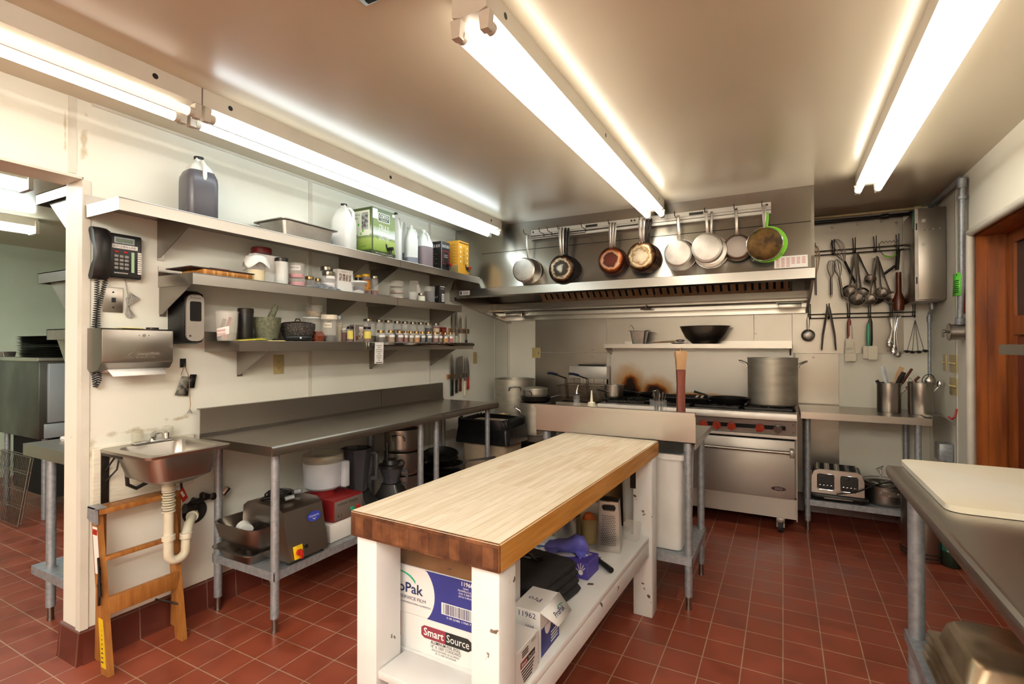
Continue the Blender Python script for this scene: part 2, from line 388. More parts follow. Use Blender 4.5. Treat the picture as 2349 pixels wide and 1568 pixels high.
b = MB().m('wallg').box(-4.8, -3.1, 0, -4.65, 5.2, CZ); struct(b.build('wall_side_room'))
b = MB().m('wallg').box(-4.65, 5.04, 0, -0.167, 5.2, CZ); struct(b.build('wall_side_room_end'))
b = MB().m('trimw').prism([(-.035, 1.081), (.005, 1.081), (.005, 1.112), (.0005, 1.112), (.0005, 1.0865), (-.035, 1.0865)], 'z', .145, 2.152); b.box(-0.172, -1.5, 2.152, 0.005, 1.080, 2.1625); struct(b.build('trim_1'))
# wall panel seams and ceiling bead
b = MB().m('trimw')
b.box(0, 1.115, CZ - .012, .012, 3.95, CZ)
struct(b.build('trim_2'))
for i, (y0, z0) in enumerate(((1.03, 2.17), (2.30, 0.15), (3.58, 0.15), (4.74, 0.15))):
    b = MB().m('trimw').box(0, y0, z0, 0.004, y0 + .03, CZ if y0 < 3.7 else 1.9); struct(b.build('trim_%d' % (3 + i)))
b = MB().m('trimw').box(0.0, WY - .004, .15, .025, WY, 1.7); b.box(0, WY - .025, .15, .004, WY, 1.7); struct(b.build('trim_7'))
b = MB().m('trimw').box(WX - .02, WY - .004, .15, WX, WY, CZ); b.box(WX - .004, 4.40, 0.15, WX, 4.43, CZ); struct(b.build('trim_8'))
# rounded white bead round the right opening
b = MB().m('trimw'); b.cyl((WX + .004, 4.145, .0), (WX + .004, 4.145, 2.12), .022, n=14); b.cyl((WX + .004, 4.145, 2.115), (WX + .004, -1.2, 2.115), .022, n=14)
b.sphere((WX + .004, 4.145, 2.115), .022); struct(b.build('trim_9'))
# tile base
def base_strip(name, pts, ax, a, bb, m):
    q = MB().m(m); q.prism(pts, ax, a, bb); return struct(q.build(name))
pr = [(0, 0), (0.022, 0.0), (0.018, .012), (0.010, .145), (0, .15)]
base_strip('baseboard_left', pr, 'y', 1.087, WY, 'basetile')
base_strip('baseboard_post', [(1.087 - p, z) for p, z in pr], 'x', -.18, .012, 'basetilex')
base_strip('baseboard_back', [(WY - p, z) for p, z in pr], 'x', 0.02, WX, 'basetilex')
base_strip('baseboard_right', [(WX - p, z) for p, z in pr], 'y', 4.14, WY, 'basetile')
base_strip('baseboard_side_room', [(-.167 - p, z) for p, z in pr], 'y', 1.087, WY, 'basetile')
# cedar lined opening and the panelled door beyond it
b = MB().m('cedar')
b.box(WX + .026, 4.125, 0, WX + .17, 4.14, 2.115); b.box(WX + .026, -1.2, 2.09, WX + .19, 4.125, 2.115)
b.box(WX + .08, 4.112, 0, WX + .16, 4.125, 2.09)
struct(b.build('trim_10'))
M['nightglass'] = mat('dark_glass', '05070a', 0.06)
b = MB().m('cedar'); DX = WX + .17
b.box(DX, 3.2, 0, DX + .05, 4.14, .14); b.box(DX, 4.02, .14, DX + .05, 4.14, 2.20)
b.box(DX, 3.2, 2.02, DX + .05, 4.02, 2.20); b.box(DX, 3.2, 1.477, DX + .05, 4.02, 1.585); b.box(DX, 3.2, .14, DX + .05, 3.32, 2.02)
dr = struct(b.build('door_1'))
b = MB().m('nightglass').box(DX + .015, 3.32, 1.585, DX + .025, 4.02, 2.02); b.build('window_pane', dr)
M['cedar2'] = mat('cedar_panel', '6e2c12', 0.42, 0, '531d0a', 5, (5, 5, .5))
b = MB().m('cedar2').rbox(DX + .01, 3.33, .15, DX + .035, 4.01, 1.467, .008); b.build('door_panel', dr)
b = MB().m('wallp').box(4.85, -3.1, 0, 4.95, 3.2, CZ); b.box(DX, 3.15, 0, 4.95, 3.2, CZ); b.box(DX + .05, 3.2, 2.2, DX + .12, 5.2, CZ); struct(b.build('wall_beyond'))

# ---------------------------------------------------------------- steel sheets screwed to the back wall
def sheet(label, x0, z0, x1, z1, y=WY, screws=()):
    o = MB().m('panel').rbox(x0, y - .003, z0, x1, y, z1, .001, 1)
    o = o.build('steel_wall_sheet'); tag(o, label, 'wall sheet', 'steel wall sheets')
    s = MB().m('steeld')
    for x, z in screws:
        s.cyl((x, y - .003, z), (x, y - .006, z), .009, .007, n=10)
    if screws: s.build('screw', o)
    return o
sheet('tall left steel sheet behind the fryer with two pairs of screws', .346, 1.34, 1.155, 1.85, screws=((.47, 1.37), (1.0, 1.37)))
sheet('lower left steel sheet behind the stock pots and fry baskets', .346, .15, 1.155, 1.338, screws=((.47, 1.31), (1.0, 1.30)))
sheet('wide steel sheet above the range shelf holding the bowl', 1.157, 1.34, 2.52, 1.85)
sheet('narrow steel sheet right of the bowl with screws on its left edge', 2.522, 1.34, 2.82, 1.85, screws=((2.535, 1.66), (2.535, 1.52)))
sheet('steel sheet behind the hanging ladles and whisks', 2.822, 1.347, 3.60, 2.475, screws=((2.96, 2.40), (3.12, 2.41), (3.3, 2.42), (3.46, 2.42), (3.56, 2.40), (3.56, 1.37), (3.5, 1.37)))
sheet('steel sheet behind the right end of the range beside the side table', 2.845, .35, 3.163, 1.345, screws=((2.98, 1.31),))

# ---------------------------------------------------------------- fluorescent fixtures
def fixture(label, x, y0, y1, tubes, z=CZ, w=.125, hood=False, name='fluorescent_light'):
    t = thing(name, label, 'ceiling light', (x, y0, z), 0, 'twin tube fluorescent lights')
    L = y1 - y0
    b = MB().m('fix')
    b.prism([(-w / 2, 0), (-w / 2, -.072), (-w * .30, -.080), (w * .30, -.080), (w / 2, -.072), (w / 2, 0)], 'y', 0, L)
    b.m('black')
    for yy in (.12, L * .45, L - .18): b.cyl((w / 2 + .0004, yy, -.035), (w / 2 + .0008, yy, -.035), .011, n=12)
    b.build('housing', t)
    for yy in (.0, L):
        s = 1 if yy == 0 else -1
        for xx in (-.052, .052):
            b = MB().m('fix'); b.prism([(xx - .02, -.078), (xx + .02, -.078), (xx + .014, -.135), (xx - .014, -.135)], 'y', yy + s * .004, yy + s * .03)
            b.build('lamp_holder', t)
    for k, mname in enumerate(tubes):
        xx = (-.052, .052)[k]
        b = MB().m(mname).cyl((xx, .045, -.115), (xx, L - .045, -.115), .0185, n=16); o = b.build('tube', t)
        for a, q in ((.028, .05), (L - .05, L - .028)): MB().m('fix').cyl((xx, a, -.115), (xx, q, -.115), .020, n=16).build('end_cap', o)
    return t
M['tubeside'] = mat('lit_tube_side_room', 'ffffff', 0.4, emit=(.86, 1, .96), es=16)
M['tubefill'] = mat('added_fill_tube', 'ffffff', 0.4, emit=(1, .95, .86), es=TUBE_FILL)  # strong emission for the fill tubes added behind the camera
M['tubedim'] = mat('faint_glow_tube', 'efe2c6', 0.4, emit=(1, .9, .72), es=0.55)  # faint glow put into the material of the dim tube
fixture('twin tube light over the wall shelves, nearer the doorway, one tube dim', .515, -1.17, 1.268, ('tubew', 'tubedim'))
fixture('cool white twin tube light running above the wall shelves to the hood', .515, 1.275, 3.87, ('tubec', 'tubec'))
fixture('long twin tube light above the butcher block island', 1.905, 1.30, 3.89, ('tubew', 'tubew'))
fixture('twin tube light near the right wall above the steel counter', 3.225, 1.40, 3.89, ('tubew', 'tubew'))
for lab_, fx_, fy_ in (('added twin tube fill light behind the island towards the near wall', 1.905, -2.75), ('added twin tube fill light by the right wall towards the near wall', 3.225, -2.75), ('added twin tube fill light near the left wall towards the near wall', .515, -2.95), ('added short twin tube fill light in the middle of the near end', 2.55, -2.75)):
    fixture(lab_, fx_, fy_, -.15 if fx_ > .6 else -1.18, ('tubefill', 'tubefill'))  # unseen fixtures added behind the camera as fill, far brighter than the visible tubes
o = MB().m('steeld').rbox(1.58, 1.0, CZ - .012, 1.76, 1.20, CZ, .004); o.m('darkmetal')
for k in range(6): o.box(1.60, 1.02 + k * .031, CZ - .016, 1.74, 1.035 + k * .031, CZ - .012)
tag(o.build('ceiling_vent'), 'small dark vent grille in the ceiling above the camera', 'vent')
# side room lights (running across the view)
for lab, px_, py_ in (('twin tube light in the side room, high in the doorway', -1.42, .0), ('twin tube light in the side room, farther back behind the doorway', -2.98, -.5)):
    t = thing('fluorescent_light', lab, 'ceiling light', (px_, py_, CZ), 0, 'twin tube fluorescent lights')
    L = 1.36 if px_ > -2 else 2.42
    b = MB().m('fix').box(-.065, 0, -.07, .065, L, 0); b.build('housing', t)
    for xx in (-.052, .052):
        b = MB().m('tubeside').cyl((xx, .03, -.105), (xx, L - .03, -.105), .0185, n=14); b.build('tube', t)
    b = MB().m('fix'); b.box(-.075, L - .02, -.13, .075, L + .004, -.02); b.build('end_plate', t)

# ================================================================ WALL SHELVES
def wall_shelf(label, y0, y1, z, brackets, d=.30, rail=False, lip=.055):
    t = thing('wall_shelf', label, 'shelf', (0, y0, z), 0, 'steel wall shelves'); L = y1 - y0
    b = MB().m('steel')
    b.box(0.002, 0, -.004, d, L, 0); b.box(d - .004, 0, -lip, d, L, -.004); b.box(.002, 0, -lip, d - .004, .003, -.004); b.box(.002, L - .003, -lip, d - .004, L, -.004)
    b.box(.002, 0, 0, .006, L, .05)
    b.cyl((d - .002, 0, -.002), (d - .002, L, -.002), .003, n=8)
    b.build('shelf_board', t)
    if rail:
        r = MB().m('chrome'); r.prism([(d, -.002), (d + .012, -.006), (d + .016, -.018), (d + .010, -.028), (d, -.03)], 'y', 0, L); r.build('ticket_rail', t)
    for by in brackets:
        b = MB().m('steeld'); yy = by - y0
        b.prism([(.002, -.005), (d - .02, -.005), (d - .02, -lip), (.03, -.19), (.002, -.19)], 'y', yy - .0015, yy + .0015)
        b.box(.002, yy, -.20, .006, yy + .03, -.005)
        b.build('bracket', t)
    return t
wall_shelf('long top wall shelf, its near part carrying the dark jug and the pan', 1.09, 2.858, 2.037, (1.39, 2.56))
wall_shelf('far part of the top wall shelf with the boxed wine, ending at the hood', 2.862, 3.957, 2.037, (2.87, 3.60))
wall_shelf('middle wall shelf, near part with the cloth covered jar', 1.393, 2.83, 1.758, (1.40, 2.455))
wall_shelf('far part of the middle wall shelf with the deli cups and salt box', 2.834, 3.66, 1.758, (2.845, 3.60))
wall_shelf('lowest wall shelf, near part with the stone mortar', 1.626, 2.53, 1.437, (1.81,))
wall_shelf('far part of the lowest wall shelf with spice jars and a ticket rail', 2.534, 3.84, 1.437, (2.86, 3.60), rail=True)

# ================================================================ STEEL TABLES
def round_leg(b, x, y, z0, z1, r=.0205):
    if x > 3.2 and y < 3: r = .028
    b.m('galv'); b.cyl((x, y, z0 + .07), (x, y, z1), r, n=18); b.cyl((x, y, z1 - .05), (x, y, z1), r + .004, n=18)
    b.m('steeld'); b.lathe_at = None
    b.cyl((x, y, z0 + .012), (x, y, z0 + .07), .014, n=14); b.cyl((x, y, z0), (x, y, z0 + .014), .016, .015, n=14)
def steel_table(label, x0, y0, x1, y1, z, legs, shelf=None, splash=None, roll='+x', th=.045, name='steel_table', roundroll=True, sm='galv'):
    """legs: (x, y) positions; shelf = (height, x0, y0, x1, y1); splash = (side, top height)"""
    t = thing(name, label, 'table', (0, 0, 0), 0, 'stainless steel tables')
    b = MB().m('steel'); b.box(x0, y0, z - .004, x1, y1, z)
    e = .003
    for s in ('-x', '+x', '-y', '+y'):
        if splash and s == splash[0]: continue
        if s == roll:
            if s[1] == 'x':
                X = x1 if s[0] == '+' else x0; sg = 1 if s[0] == '+' else -1
                pts = [(X, z), (X + sg * .008, z + .001), (X + sg * .016, z - .006), (X + sg * .019, z - .018), (X + sg * .015, z - th), (X + sg * .010, z - th), (X, z - .015)]
                b.prism(pts, 'y', y0, y1)
            continue
        if s == '-x': b.box(x0, y0, z - th, x0 + e, y1, z - .004)
        if s == '+x': b.box(x1 - e, y0, z - th, x1, y1, z - .004)
        if s == '-y': b.box(x0, y0, z - th, x1, y0 + e, z - .004)
        if s == '+y': b.box(x0, y1 - e, z - th, x1, y1, z - .004)
    b.build('tabletop', t)
    if splash:
        b = MB().m('steel'); s, zt = splash
        if s == '-x': b.prism([(x0, z - .004), (x0 + .02, z), (x0 + .006, z + .016), (x0 + .005, zt), (x0, zt), ], 'y', y0, y1); b.box(x0 - .028, y0, zt - .004, x0 + .005, y1, zt)
        if s == '-y': b.prism([(y0, z - .004), (y0 + .02, z), (y0 + .006, z + .016), (y0 + .005, zt), (y0, zt)], 'x', x0, x1); b.box(x0, y0 - .03, zt - .02, x1, y0, zt)
        b.build('backsplash', t)
    for lx, ly in legs:
        b = MB(); round_leg(b, lx, ly, 0, z - .004); b.build('leg', t)
    if shelf:
        h, a, c, e2, f = shelf
        b = MB().m(sm); b.box(a, c, h - .003, e2, f, h); b.box(a, c, h - .042, a + .003, f, h - .003); b.box(e2 - .003, c, h - .042, e2, f, h - .003)
        b.box(a, c, h - .042, e2, c + .003, h - .003); b.box(a, f - .003, h - .042, e2, f, h - .003)
        for lx, ly in legs: b.cyl((lx, ly, h - .045), (lx, ly, h + .004), .0245, n=18)
        b.build('undershelf', t)
    return t
steel_table('steel table by the hand sink with bun toaster on its undershelf', .03, 1.585, .60, 2.95, .93, ((.535, 1.66), (.075, 1.66), (.535, 2.80), (.075, 2.80)),
            (.30, .055, 1.64, .555, 2.83), ('-x', 1.078))
steel_table('steel table under the knives, over the stacked frying pans', .03, 2.955, .60, 3.75, .93, ((.535, 2.93 + .05), (.075, 2.98), (.535, 3.70), (.075, 3.70)),
            (.30, .055, 2.95, .555, 3.73), ('-x', 1.078))
steel_table('steel pass table between island and range with low splash facing the island', 1.42, 2.80, 2.345, 3.45, .90, ((2.30, 2.85), (2.30, 3.32), (1.47, 2.85), (1.47, 3.32)),
            (.285, 1.44, 2.82, 2.325, 3.35), ('-y', 1.06), roll='none', th=.035)
steel_table('steel side table right of the range with toaster on its undershelf', 2.865, 4.42, 3.655, 4.98, .912, ((2.915, 4.52), (3.59, 4.52), (2.915, 4.92), (3.59, 4.92)),
            (.235, 2.895, 4.50, 3.61, 4.94), None, roll='none', th=.05)
steel_table('low steel table in the far left corner under the stock pots', .06, 4.24, .91, 4.98, .57, ((.12, 4.30), (.86, 4.30), (.12, 4.92), (.86, 4.92)),
            (.24, .09, 4.27, .88, 4.95), None, roll='none', th=.05)
# near right counter
steel_table('long steel counter at the near right with the white cutting board', 3.155, .95, 4.6, 2.675, .90, ((3.217, 2.55), (3.217, 1.08), (4.5, 2.55), (4.5, 1.08)),
            (.252, 3.185, 1.0, 4.55, 2.60), None, roll='-x', th=.04)

# ================================================================ BUTCHER BLOCK ISLAND
IX0, IY0, IX1, IY1 = 1.562, 1.155, 2.107, 2.80
t = thing('kitchen_island', 'butcher block island on a chipped white painted wooden frame', 'work table', (0, 0, 0))
b = MB(); TZ, BZ = .90, .822
bm = bmesh.new(); bmesh.ops.create_cube(bm, size=1)
for v in bm.verts: v.co = Vector(((IX0 + IX1) / 2 + v.co.x * (IX1 - IX0), (IY0 + IY1) / 2 + v.co.y * (IY1 - IY0), (TZ + BZ) / 2 + v.co.z * (TZ - BZ)))
bmesh.ops.bevel(bm, geom=bm.edges[:], offset=.004, segments=2, affect='EDGES'); bmesh.ops.recalc_face_normals(bm, faces=bm.faces[:])
bm.faces.ensure_lookup_table(); nrm = [f.normal.copy() for f in bm.faces]; b.m('butcher'); b.m('endgrain'); b.m('sidegrain'); b.bm(bm)
b.mi = [0 if n.z > .3 else (1 if abs(n.y) > .6 else 2) for n in nrm]
b.build('tabletop', t)
for lx, ly, wx, wy in ((IX0 + .008, IY0 + .02, .084, .11), (IX1 - .104, IY0 + .02, .090, .09), (IX0 + .015, IY1 - .12, .10, .10), (IX1 - .105, IY1 - .12, .10, .095)):
    MB().m('wpaint').rbox(lx, ly, 0, lx + wx, ly + wy, BZ, .005).build('leg', t)
b = MB().m('wpaint').rbox(IX0 + .02, IY0 + .152, .395, IX1 - .02, IY1 - .125, .42, .003); b.rbox(IX0 + .094, IY0 + .025, .3955, IX1 - .106, IY0 + .151, .4205, .003)
b.rbox(IX0 + .12, IY1 - .125, .395, IX1 - .12, IY1 - .03, .42, .003); b.build('shelf_board', t)
b = MB().m('wpaint'); b.rbox(IX1 - .045, IY0 + .135, .32, IX1 - .02, IY1 - .125, .393, .003); b.build('side_rail', t)
b = MB().m('wpaint'); b.rbox(IX0 + .02, IY0 + .125, .32, IX0 + .045, IY1 - .125, .393, .003); b.build('side_rail', t)
b = MB().m('wpaint'); b.rbox(IX0 + .13, IY0 + .03, .30, IX1 - .13, IY0 + .055, .393, .003); b.build('end_rail', t)
b = MB().m('darkmetal'); b.box(IX1 - .12, IY1 - .123, .66, IX1 - .09, IY1 - .1205, .80)
b.cyl((IX1 - .105, IY1 - .1235, .69), (IX1 - .105, IY1 - .126, .69), .006, n=8); b.cyl((IX1 - .105, IY1 - .1235, .75), (IX1 - .105, IY1 - .126, .75), .006, n=8)
b.build('angle_bracket', t)
IR = -R_(1.8); t.rotation_euler = (0, 0, IR); pv = Vector((IX0, IY0, 0)); t.location = pv - Matrix.Rotation(IR, 3, 'Z') @ pv

# ================================================================ EXHAUST HOOD
t = thing('exhaust_hood', 'stainless exhaust hood with slotted filters above the range', 'range hood', (0, 0, 0))
b = MB().m('steelh')
face = [(4.00, CZ), (3.985, 2.262), (3.983, 2.258), (3.96, 2.02), (3.925, 1.935), (3.905, 1.93), (3.90, 1.862), (3.925, 1.85), (3.935, 1.853), (3.935, 1.92), (3.975, 2.02), (4.0, 2.262), (4.02, CZ)]
b.prism(face, 'x', 0.0, 2.94); b.build('front_panel', t)
b = MB().m('blackm').box(.3, 3.980, 2.257, 2.94, 3.9845, 2.259); b.build('panel_seam', t)
side = [(4.00, CZ), (3.96, 2.02), (3.925, 1.935), (3.91, 1.865), (5.035, 1.692), (5.035, CZ)]
for a, c in ((0.0, .02), (2.92, 2.94)):
    b = MB().m('steelh').prism(side, 'x', a, c)
    if a == 0: b.prism([(3.91, 1.865), (3.905, 1.83), (5.035, 1.66), (5.035, 1.692)], 'x', 0, .05)
    b.build('side_panel', t)
M['filter'] = mat('baffle_filter', 'c4a688', 0.5, .4, 'a8886a', 8)
def lerp(a, c, k): return a + (c - a) * k
P0, P1 = Vector((0, 4.32, 2.16)), Vector((0, 4.70, 1.855)); D = (P1 - P0); N = Vector((0, -D.z, D.y)).normalized() * -1
if N.y > 0: N = -N
xs = .60; fi = 0
while xs < 2.80:
    w = min(.375, 2.80 - xs); o = MB().m('filter'); T = Matrix.Translation((xs, 0, 0))
    def pt(x, k, n): return Vector((x, 0, 0)) + P0 + D * k + N * n
    nb = 6; bw = w / nb
    o.T = T
    for k in range(nb):
        a0, a1 = k * bw + .010, (k + 1) * bw - .010
        o.add([pt(a0, .02, .004), pt(a1, .02, .004), pt(a1, .97, .004), pt(a0, .97, .004), pt(a0, .02, .012), pt(a1, .02, .012), pt(a1, .97, .012), pt(a0, .97, .012)],
              [(0, 1, 2, 3), (7, 6, 5, 4), (0, 4, 5, 1), (1, 5, 6, 2), (2, 6, 7, 3), (3, 7, 4, 0)])
    o.add([pt(0, .90, .014), pt(w - .004, .90, .014), pt(w - .004, 1.0, .014), pt(0, 1.0, .014)], [(0, 1, 2, 3)])
    o.m('blackm'); o.add([pt(0, 0, 0), pt(w - .004, 0, 0), pt(w - .004, 1, 0), pt(0, 1, 0)], [(0, 1, 2, 3)])
    o.build('baffle_filter', t); xs += w
b = MB().m('steeld').box(.02, 4.68, 1.80, 2.92, 4.80, 1.855); b.m('filter').box(.02, 4.15, 2.17, 2.92, 4.33, 2.2); b.box(.02, 4.0, 2.17, .60, 4.7, 2.2)
b.m('steeld').prism([(4.32, 2.16), (4.70, 1.855), (4.70, 1.85), (4.32, 2.15)], 'x', .02, .60)
b.build('grease_gutter', t)
b = MB().m('steelh').box(.02, 4.80, 1.775, 2.92, 4.835, 1.855); b.box(.02, 4.835, 1.735, 2.92, 5.03, 1.78); b.box(.02, 4.98, 1.692, 2.92, 5.03, 1.735)
b.cyl((.02, 4.80, 1.775), (2.92, 4.80, 1.775), .008, n=8); b.build('rear_flange', t)
for cx in (.22, 2.80):
    b = MB().m('steelh').rbox(cx - .085, 4.74, 1.72, cx + .085, 4.80, 1.765, .004); b.m('steeld').box(cx - .1, 4.74, 1.765, cx + .1, 4.80, 1.77); b.build('grease_cup', t)
b = MB().m('steelh').cyl((1.62, 4.77, 1.80), (1.62, 4.77, 1.755), .006, n=8); b.cyl((1.57, 4.77, 1.755), (1.67, 4.77, 1.755), .007, n=8); b.build('spray_nozzle', t)
b = MB().m('whitep').box(2.67, 3.925, 1.965, 2.915, 3.9262, 2.08)
p0 = Vector((2.79, 3.945, 2.0)); b = MB(); M['pinkprint'] = mat('red_print', 'b4544c', .7)
T0 = basis((2.80, 3.9425, 1.985), (1, 0, 0), (0, .34, 1)); b.T = T0
b.m('whitep').box(-.10, -.045, -.001, .10, .045, .001); b.m('pinkprint')
b.cyl((-.085, .022, .001), (-.085, .022, .0016), .007, n=10)
for r in range(7):
    for k in range(6 if r > 1 else 3):
        b.box(-.09 + k * .031, -.036 + r * .0105, .001, -.09 + k * .031 + .022, -.032 + r * .0105, .0014)
b.build('notice_label', t)
b = MB().m('whitep'); b.T = basis((.17, 3.9005, 1.897), (1, 0, 0), (0, .02, 1)); b.box(-.055, -.02, 0, .055, .02, .001)
M['navy'] = mat('navy_ink', '1c2a5c', .6); b.m('navy').box(-.05, -.015, .001, -.03, .015, .0014)
for r in range(3): b.box(-.022, -.012 + r * .01, .001, .04, -.008 + r * .01, .0014)
b.build('maker_label', t)

# ---------------------------------------------------------------- pan rail and hooks
t = thing('pan_rail', 'white grooved wall rail with wire hooks on the hood front', 'pan rail', (0, 0, 0))
M['railw'] = mat('rail_white', 'd8d6cf', 0.35, 0.25, 'c6c4bd', 4)
b = MB().m('railw'); RY = 3.962
b.box(.82, RY, 2.382, 2.68, RY + .028, 2.415); b.box(.82, RY - .004, 2.362, 2.68, RY + .028, 2.379); b.box(.82, RY, 2.338, 2.68, RY + .028, 2.358)
b.build('rail', t)
for x in (.84, 1.70, 1.725, 2.655): MB().m('darkmetal').cyl((x, RY - .002, 2.398), (x, RY, 2.398), .008, n=10).build('rail_screw', t)
b = MB().m('black').box(1.32, RY - .003, 2.385, 1.42, RY, 2.405).box(2.135, RY - .003, 2.385, 2.235, RY, 2.405); b.build('nameplate', t)
HOOKS = [.80, .945, 1.02, 1.115, 1.32, 1.545, 1.79, 2.05, 2.26, 2.455, 2.63]
b = MB().m('darkmetal'); b.tube([(.82, RY - .012, 2.345), (1.32, RY - .012, 2.345)], .0028, 6); b.tube([(.82, RY - .012, 2.362), (1.75, RY - .012, 2.362)], .0028, 6); b.build('wire_rail', t)
for hx in HOOKS:
    b = MB().m('darkmetal'); b.tube([(hx, RY - .006, 2.345), (hx, RY - .006, 2.372), (hx - .002, RY - .04, 2.372), (hx - .004, RY - .085, 2.375), (hx - .004, RY - .098, 2.392), (hx - .004, RY - .100, 2.405)], .0032, 6)
    b.build('hook', t)

# ---------------------------------------------------------------- hanging pans
def pan_mats(name, stops, seed, noise=.04, rough=.4, metal=.7):
    """burnt patina on a pan: colour stops by distance in metres from the pan's axis (local y), broken up by noise"""
    m = bpy.data.materials.new(name); m.use_nodes = True; t = m.node_tree; b = t.nodes['Principled BSDF']
    tc = nd(t, 'ShaderNodeTexCoord'); sp = nd(t, 'ShaderNodeSeparateXYZ'); t.links.new(tc.outputs['Object'], sp.inputs[0])
    cb = nd(t, 'ShaderNodeCombineXYZ'); t.links.new(sp.outputs[0], cb.inputs[0]); t.links.new(sp.outputs[2], cb.inputs[2])
    ln = nd(t, 'ShaderNodeVectorMath', operation='LENGTH'); t.links.new(cb.outputs[0], ln.inputs[0])
    n = nd(t, 'ShaderNodeTexNoise'); n.inputs['Scale'].default_value = 22; n.inputs['Detail'].default_value = 9; n.inputs['Roughness'].default_value = .65
    off = nd(t, 'ShaderNodeMapping'); off.inputs['Location'].default_value = (seed, seed * 2, 0); t.links.new(tc.outputs['Object'], off.inputs[0]); t.links.new(off.outputs[0], n.inputs['Vector'])
    sb = nd(t, 'ShaderNodeMath', operation='SUBTRACT'); sb.inputs[1].default_value = .5; t.links.new(n.outputs[0], sb.inputs[0])
    ma = nd(t, 'ShaderNodeMath', operation='MULTIPLY_ADD'); ma.inputs[1].default_value = noise * 2; t.links.new(sb.outputs[0], ma.inputs[0]); t.links.new(ln.outputs['Value'], ma.inputs[2])
    mu = nd(t, 'ShaderNodeMath', operation='MULTIPLY'); mu.inputs[1].default_value = 7.0; t.links.new(ma.outputs[0], mu.inputs[0])
    r = t.nodes.new('ShaderNodeValToRGB'); e = r.color_ramp.elements; e[0].position = stops[0][0] * 7; e[0].color = lin(stops[0][1]); e[1].position = stops[-1][0] * 7; e[1].color = lin(stops[-1][1])
    for q_, c in stops[1:-1]: q = e.new(q_ * 7); q.color = lin(c)
    t.links.new(mu.outputs[0], r.inputs[0]); t.links.new(r.outputs[0], b.inputs['Base Color']); b.inputs['Metallic'].default_value = metal; b.inputs['Roughness'].default_value = rough
    return m
M['panblk'] = pan_mats('burnt_pan_dark', [(.015, 'b4b0a2'), (.03, '3c352c'), (.062, '2c251f'), (.078, 'bfae94'), (.088, '6e4e34'), (.105, '2a1f18'), (.125, '1a1512')], 1)
M['panbrn'] = pan_mats('burnt_pan_brown', [(.01, '5a2418'), (.055, '4c2016'), (.068, 'b89478'), (.078, 'a85a28'), (.092, '5c2a16'), (.115, '28150f')], 5, .025)
M['pantan'] = pan_mats('burnt_pan_tan', [(.01, 'd8cdb4'), (.045, 'c4b498'), (.062, '8a6c48'), (.075, 'dcc8a0'), (.09, '8c6034'), (.105, '4a3222'), (.12, '261a14')], 9, .05)
M['pangry'] = pan_mats('worn_pan_grey', [(.01, '8c837c'), (.07, '80766e'), (.077, '3a302a'), (.082, '6a503a'), (.095, '4a382a')], 3, .01)
M['panrim'] = mat('blackened_pan_rim', '2a221c', .35, .8, '15110e', 14)
def hang_pan(label, x, R, rb, dep, mb_, mside, yback, zc, zh, dx=0.0, hw=.012, hm='steel', group=None, holes=False, name='frying_pan'):
    """pan hanging by its handle, base towards the room; local y is the pan's axis, origin at the centre of its mouth"""
    t = thing(name, label, 'pan', (x, yback, zc), 0, group)
    b = MB().m(mside); b.T = Matrix.Rotation(R_(90), 4, 'X')
    prof = [(R * .97, -.002), (R + .003, -.002), (R + .003, .003), (R, .003)]
    k = 6
    for i in range(k + 1):
        a = i / k; prof.append((lerp(R, rb, a ** 1.3) if dep < .07 else lerp(R, rb + .012, a), .003 + dep * (a if dep > .07 else math.sin(a * math.pi / 2 * .92)) * .93))
    prof += [(rb + .004, dep * .985), (rb, dep)]
    b.lathe(prof, 36)
    b.m(mb_); b.lathe([(rb, dep), (rb - .006, dep + .001), (.001, dep + .001)], 36); b.m('panrim' if dep < .07 else mside).lathe([(R * .97, -.002), (rb * .97, dep - .004), (.001, dep - .004)], 36)
    b.build('pan_body', t)
    L = zh - zc
    h = MB().m(hm)
    pts = [(dx * R / L, -.012, R - .006), (dx * (R + .03) / L, -.026, R + .022), (dx * .8, -.030, R + (L - R) * .55), (dx, -.03, L - .012), (dx, -.028, L + .012)]
    rings = []
    ws = [hw * 1.3, hw * .8, hw * .85, hw * 1.05, hw * .75]
    for (px_, py_, pz_), w in zip(pts, ws):
        rings.append([(px_ - w, py_, pz_), (px_ - w * .6, py_ - .004, pz_), (px_ + w * .6, py_ - .004, pz_), (px_ + w, py_, pz_), (px_ + w * .6, py_ + .003, pz_), (px_ - w * .6, py_ + .003, pz_)])
    h.loft(rings); h.m('darkmetal').cyl((dx, -.0335, L), (dx, -.031, L), .0045, n=10)
    if holes:
        for k in range(8): h.cyl((dx * .9, -.0345, R + .05 + k * .018), (dx * .9, -.033, R + .05 + k * .018), .0035, n=8)
    h.build('handle', t)
    r = MB().m('steel')
    for s in (-1, 1): r.sphere((dx * R / L + s * .011, -.016, R - .008), .005, 8)
    r.build('rivet', t)
    return t
HZ = 2.375
def zfix(u, v, y): return on(u, v, 'y', y).z
hang_pan('plain aluminium saucepan hanging alone at the left end of the hood', .815, .112, .092, .125, 'alu', 'alu', 3.945, 2.055, HZ, -.015, .009, 'steel', name='saucepan')
for k, lab in enumerate(('blackened frying pan with a pale spot, frontmost of the leftmost stack', 'second pan of the leftmost hanging stack, just behind the pale spotted one', 'third pan of the leftmost hanging stack with a dark handle', 'rearmost pan of the leftmost hanging stack, against the hood')):
    hang_pan(lab, 1.145 + .006 * k, .118, .082, .042, 'panblk', 'panblk', 3.885 + k * .019, 2.045 - .003 * k, HZ, -.012 + k * .012, .011, 'steel' if k < 2 else 'darkmetal', 'pans in the leftmost hanging stack')
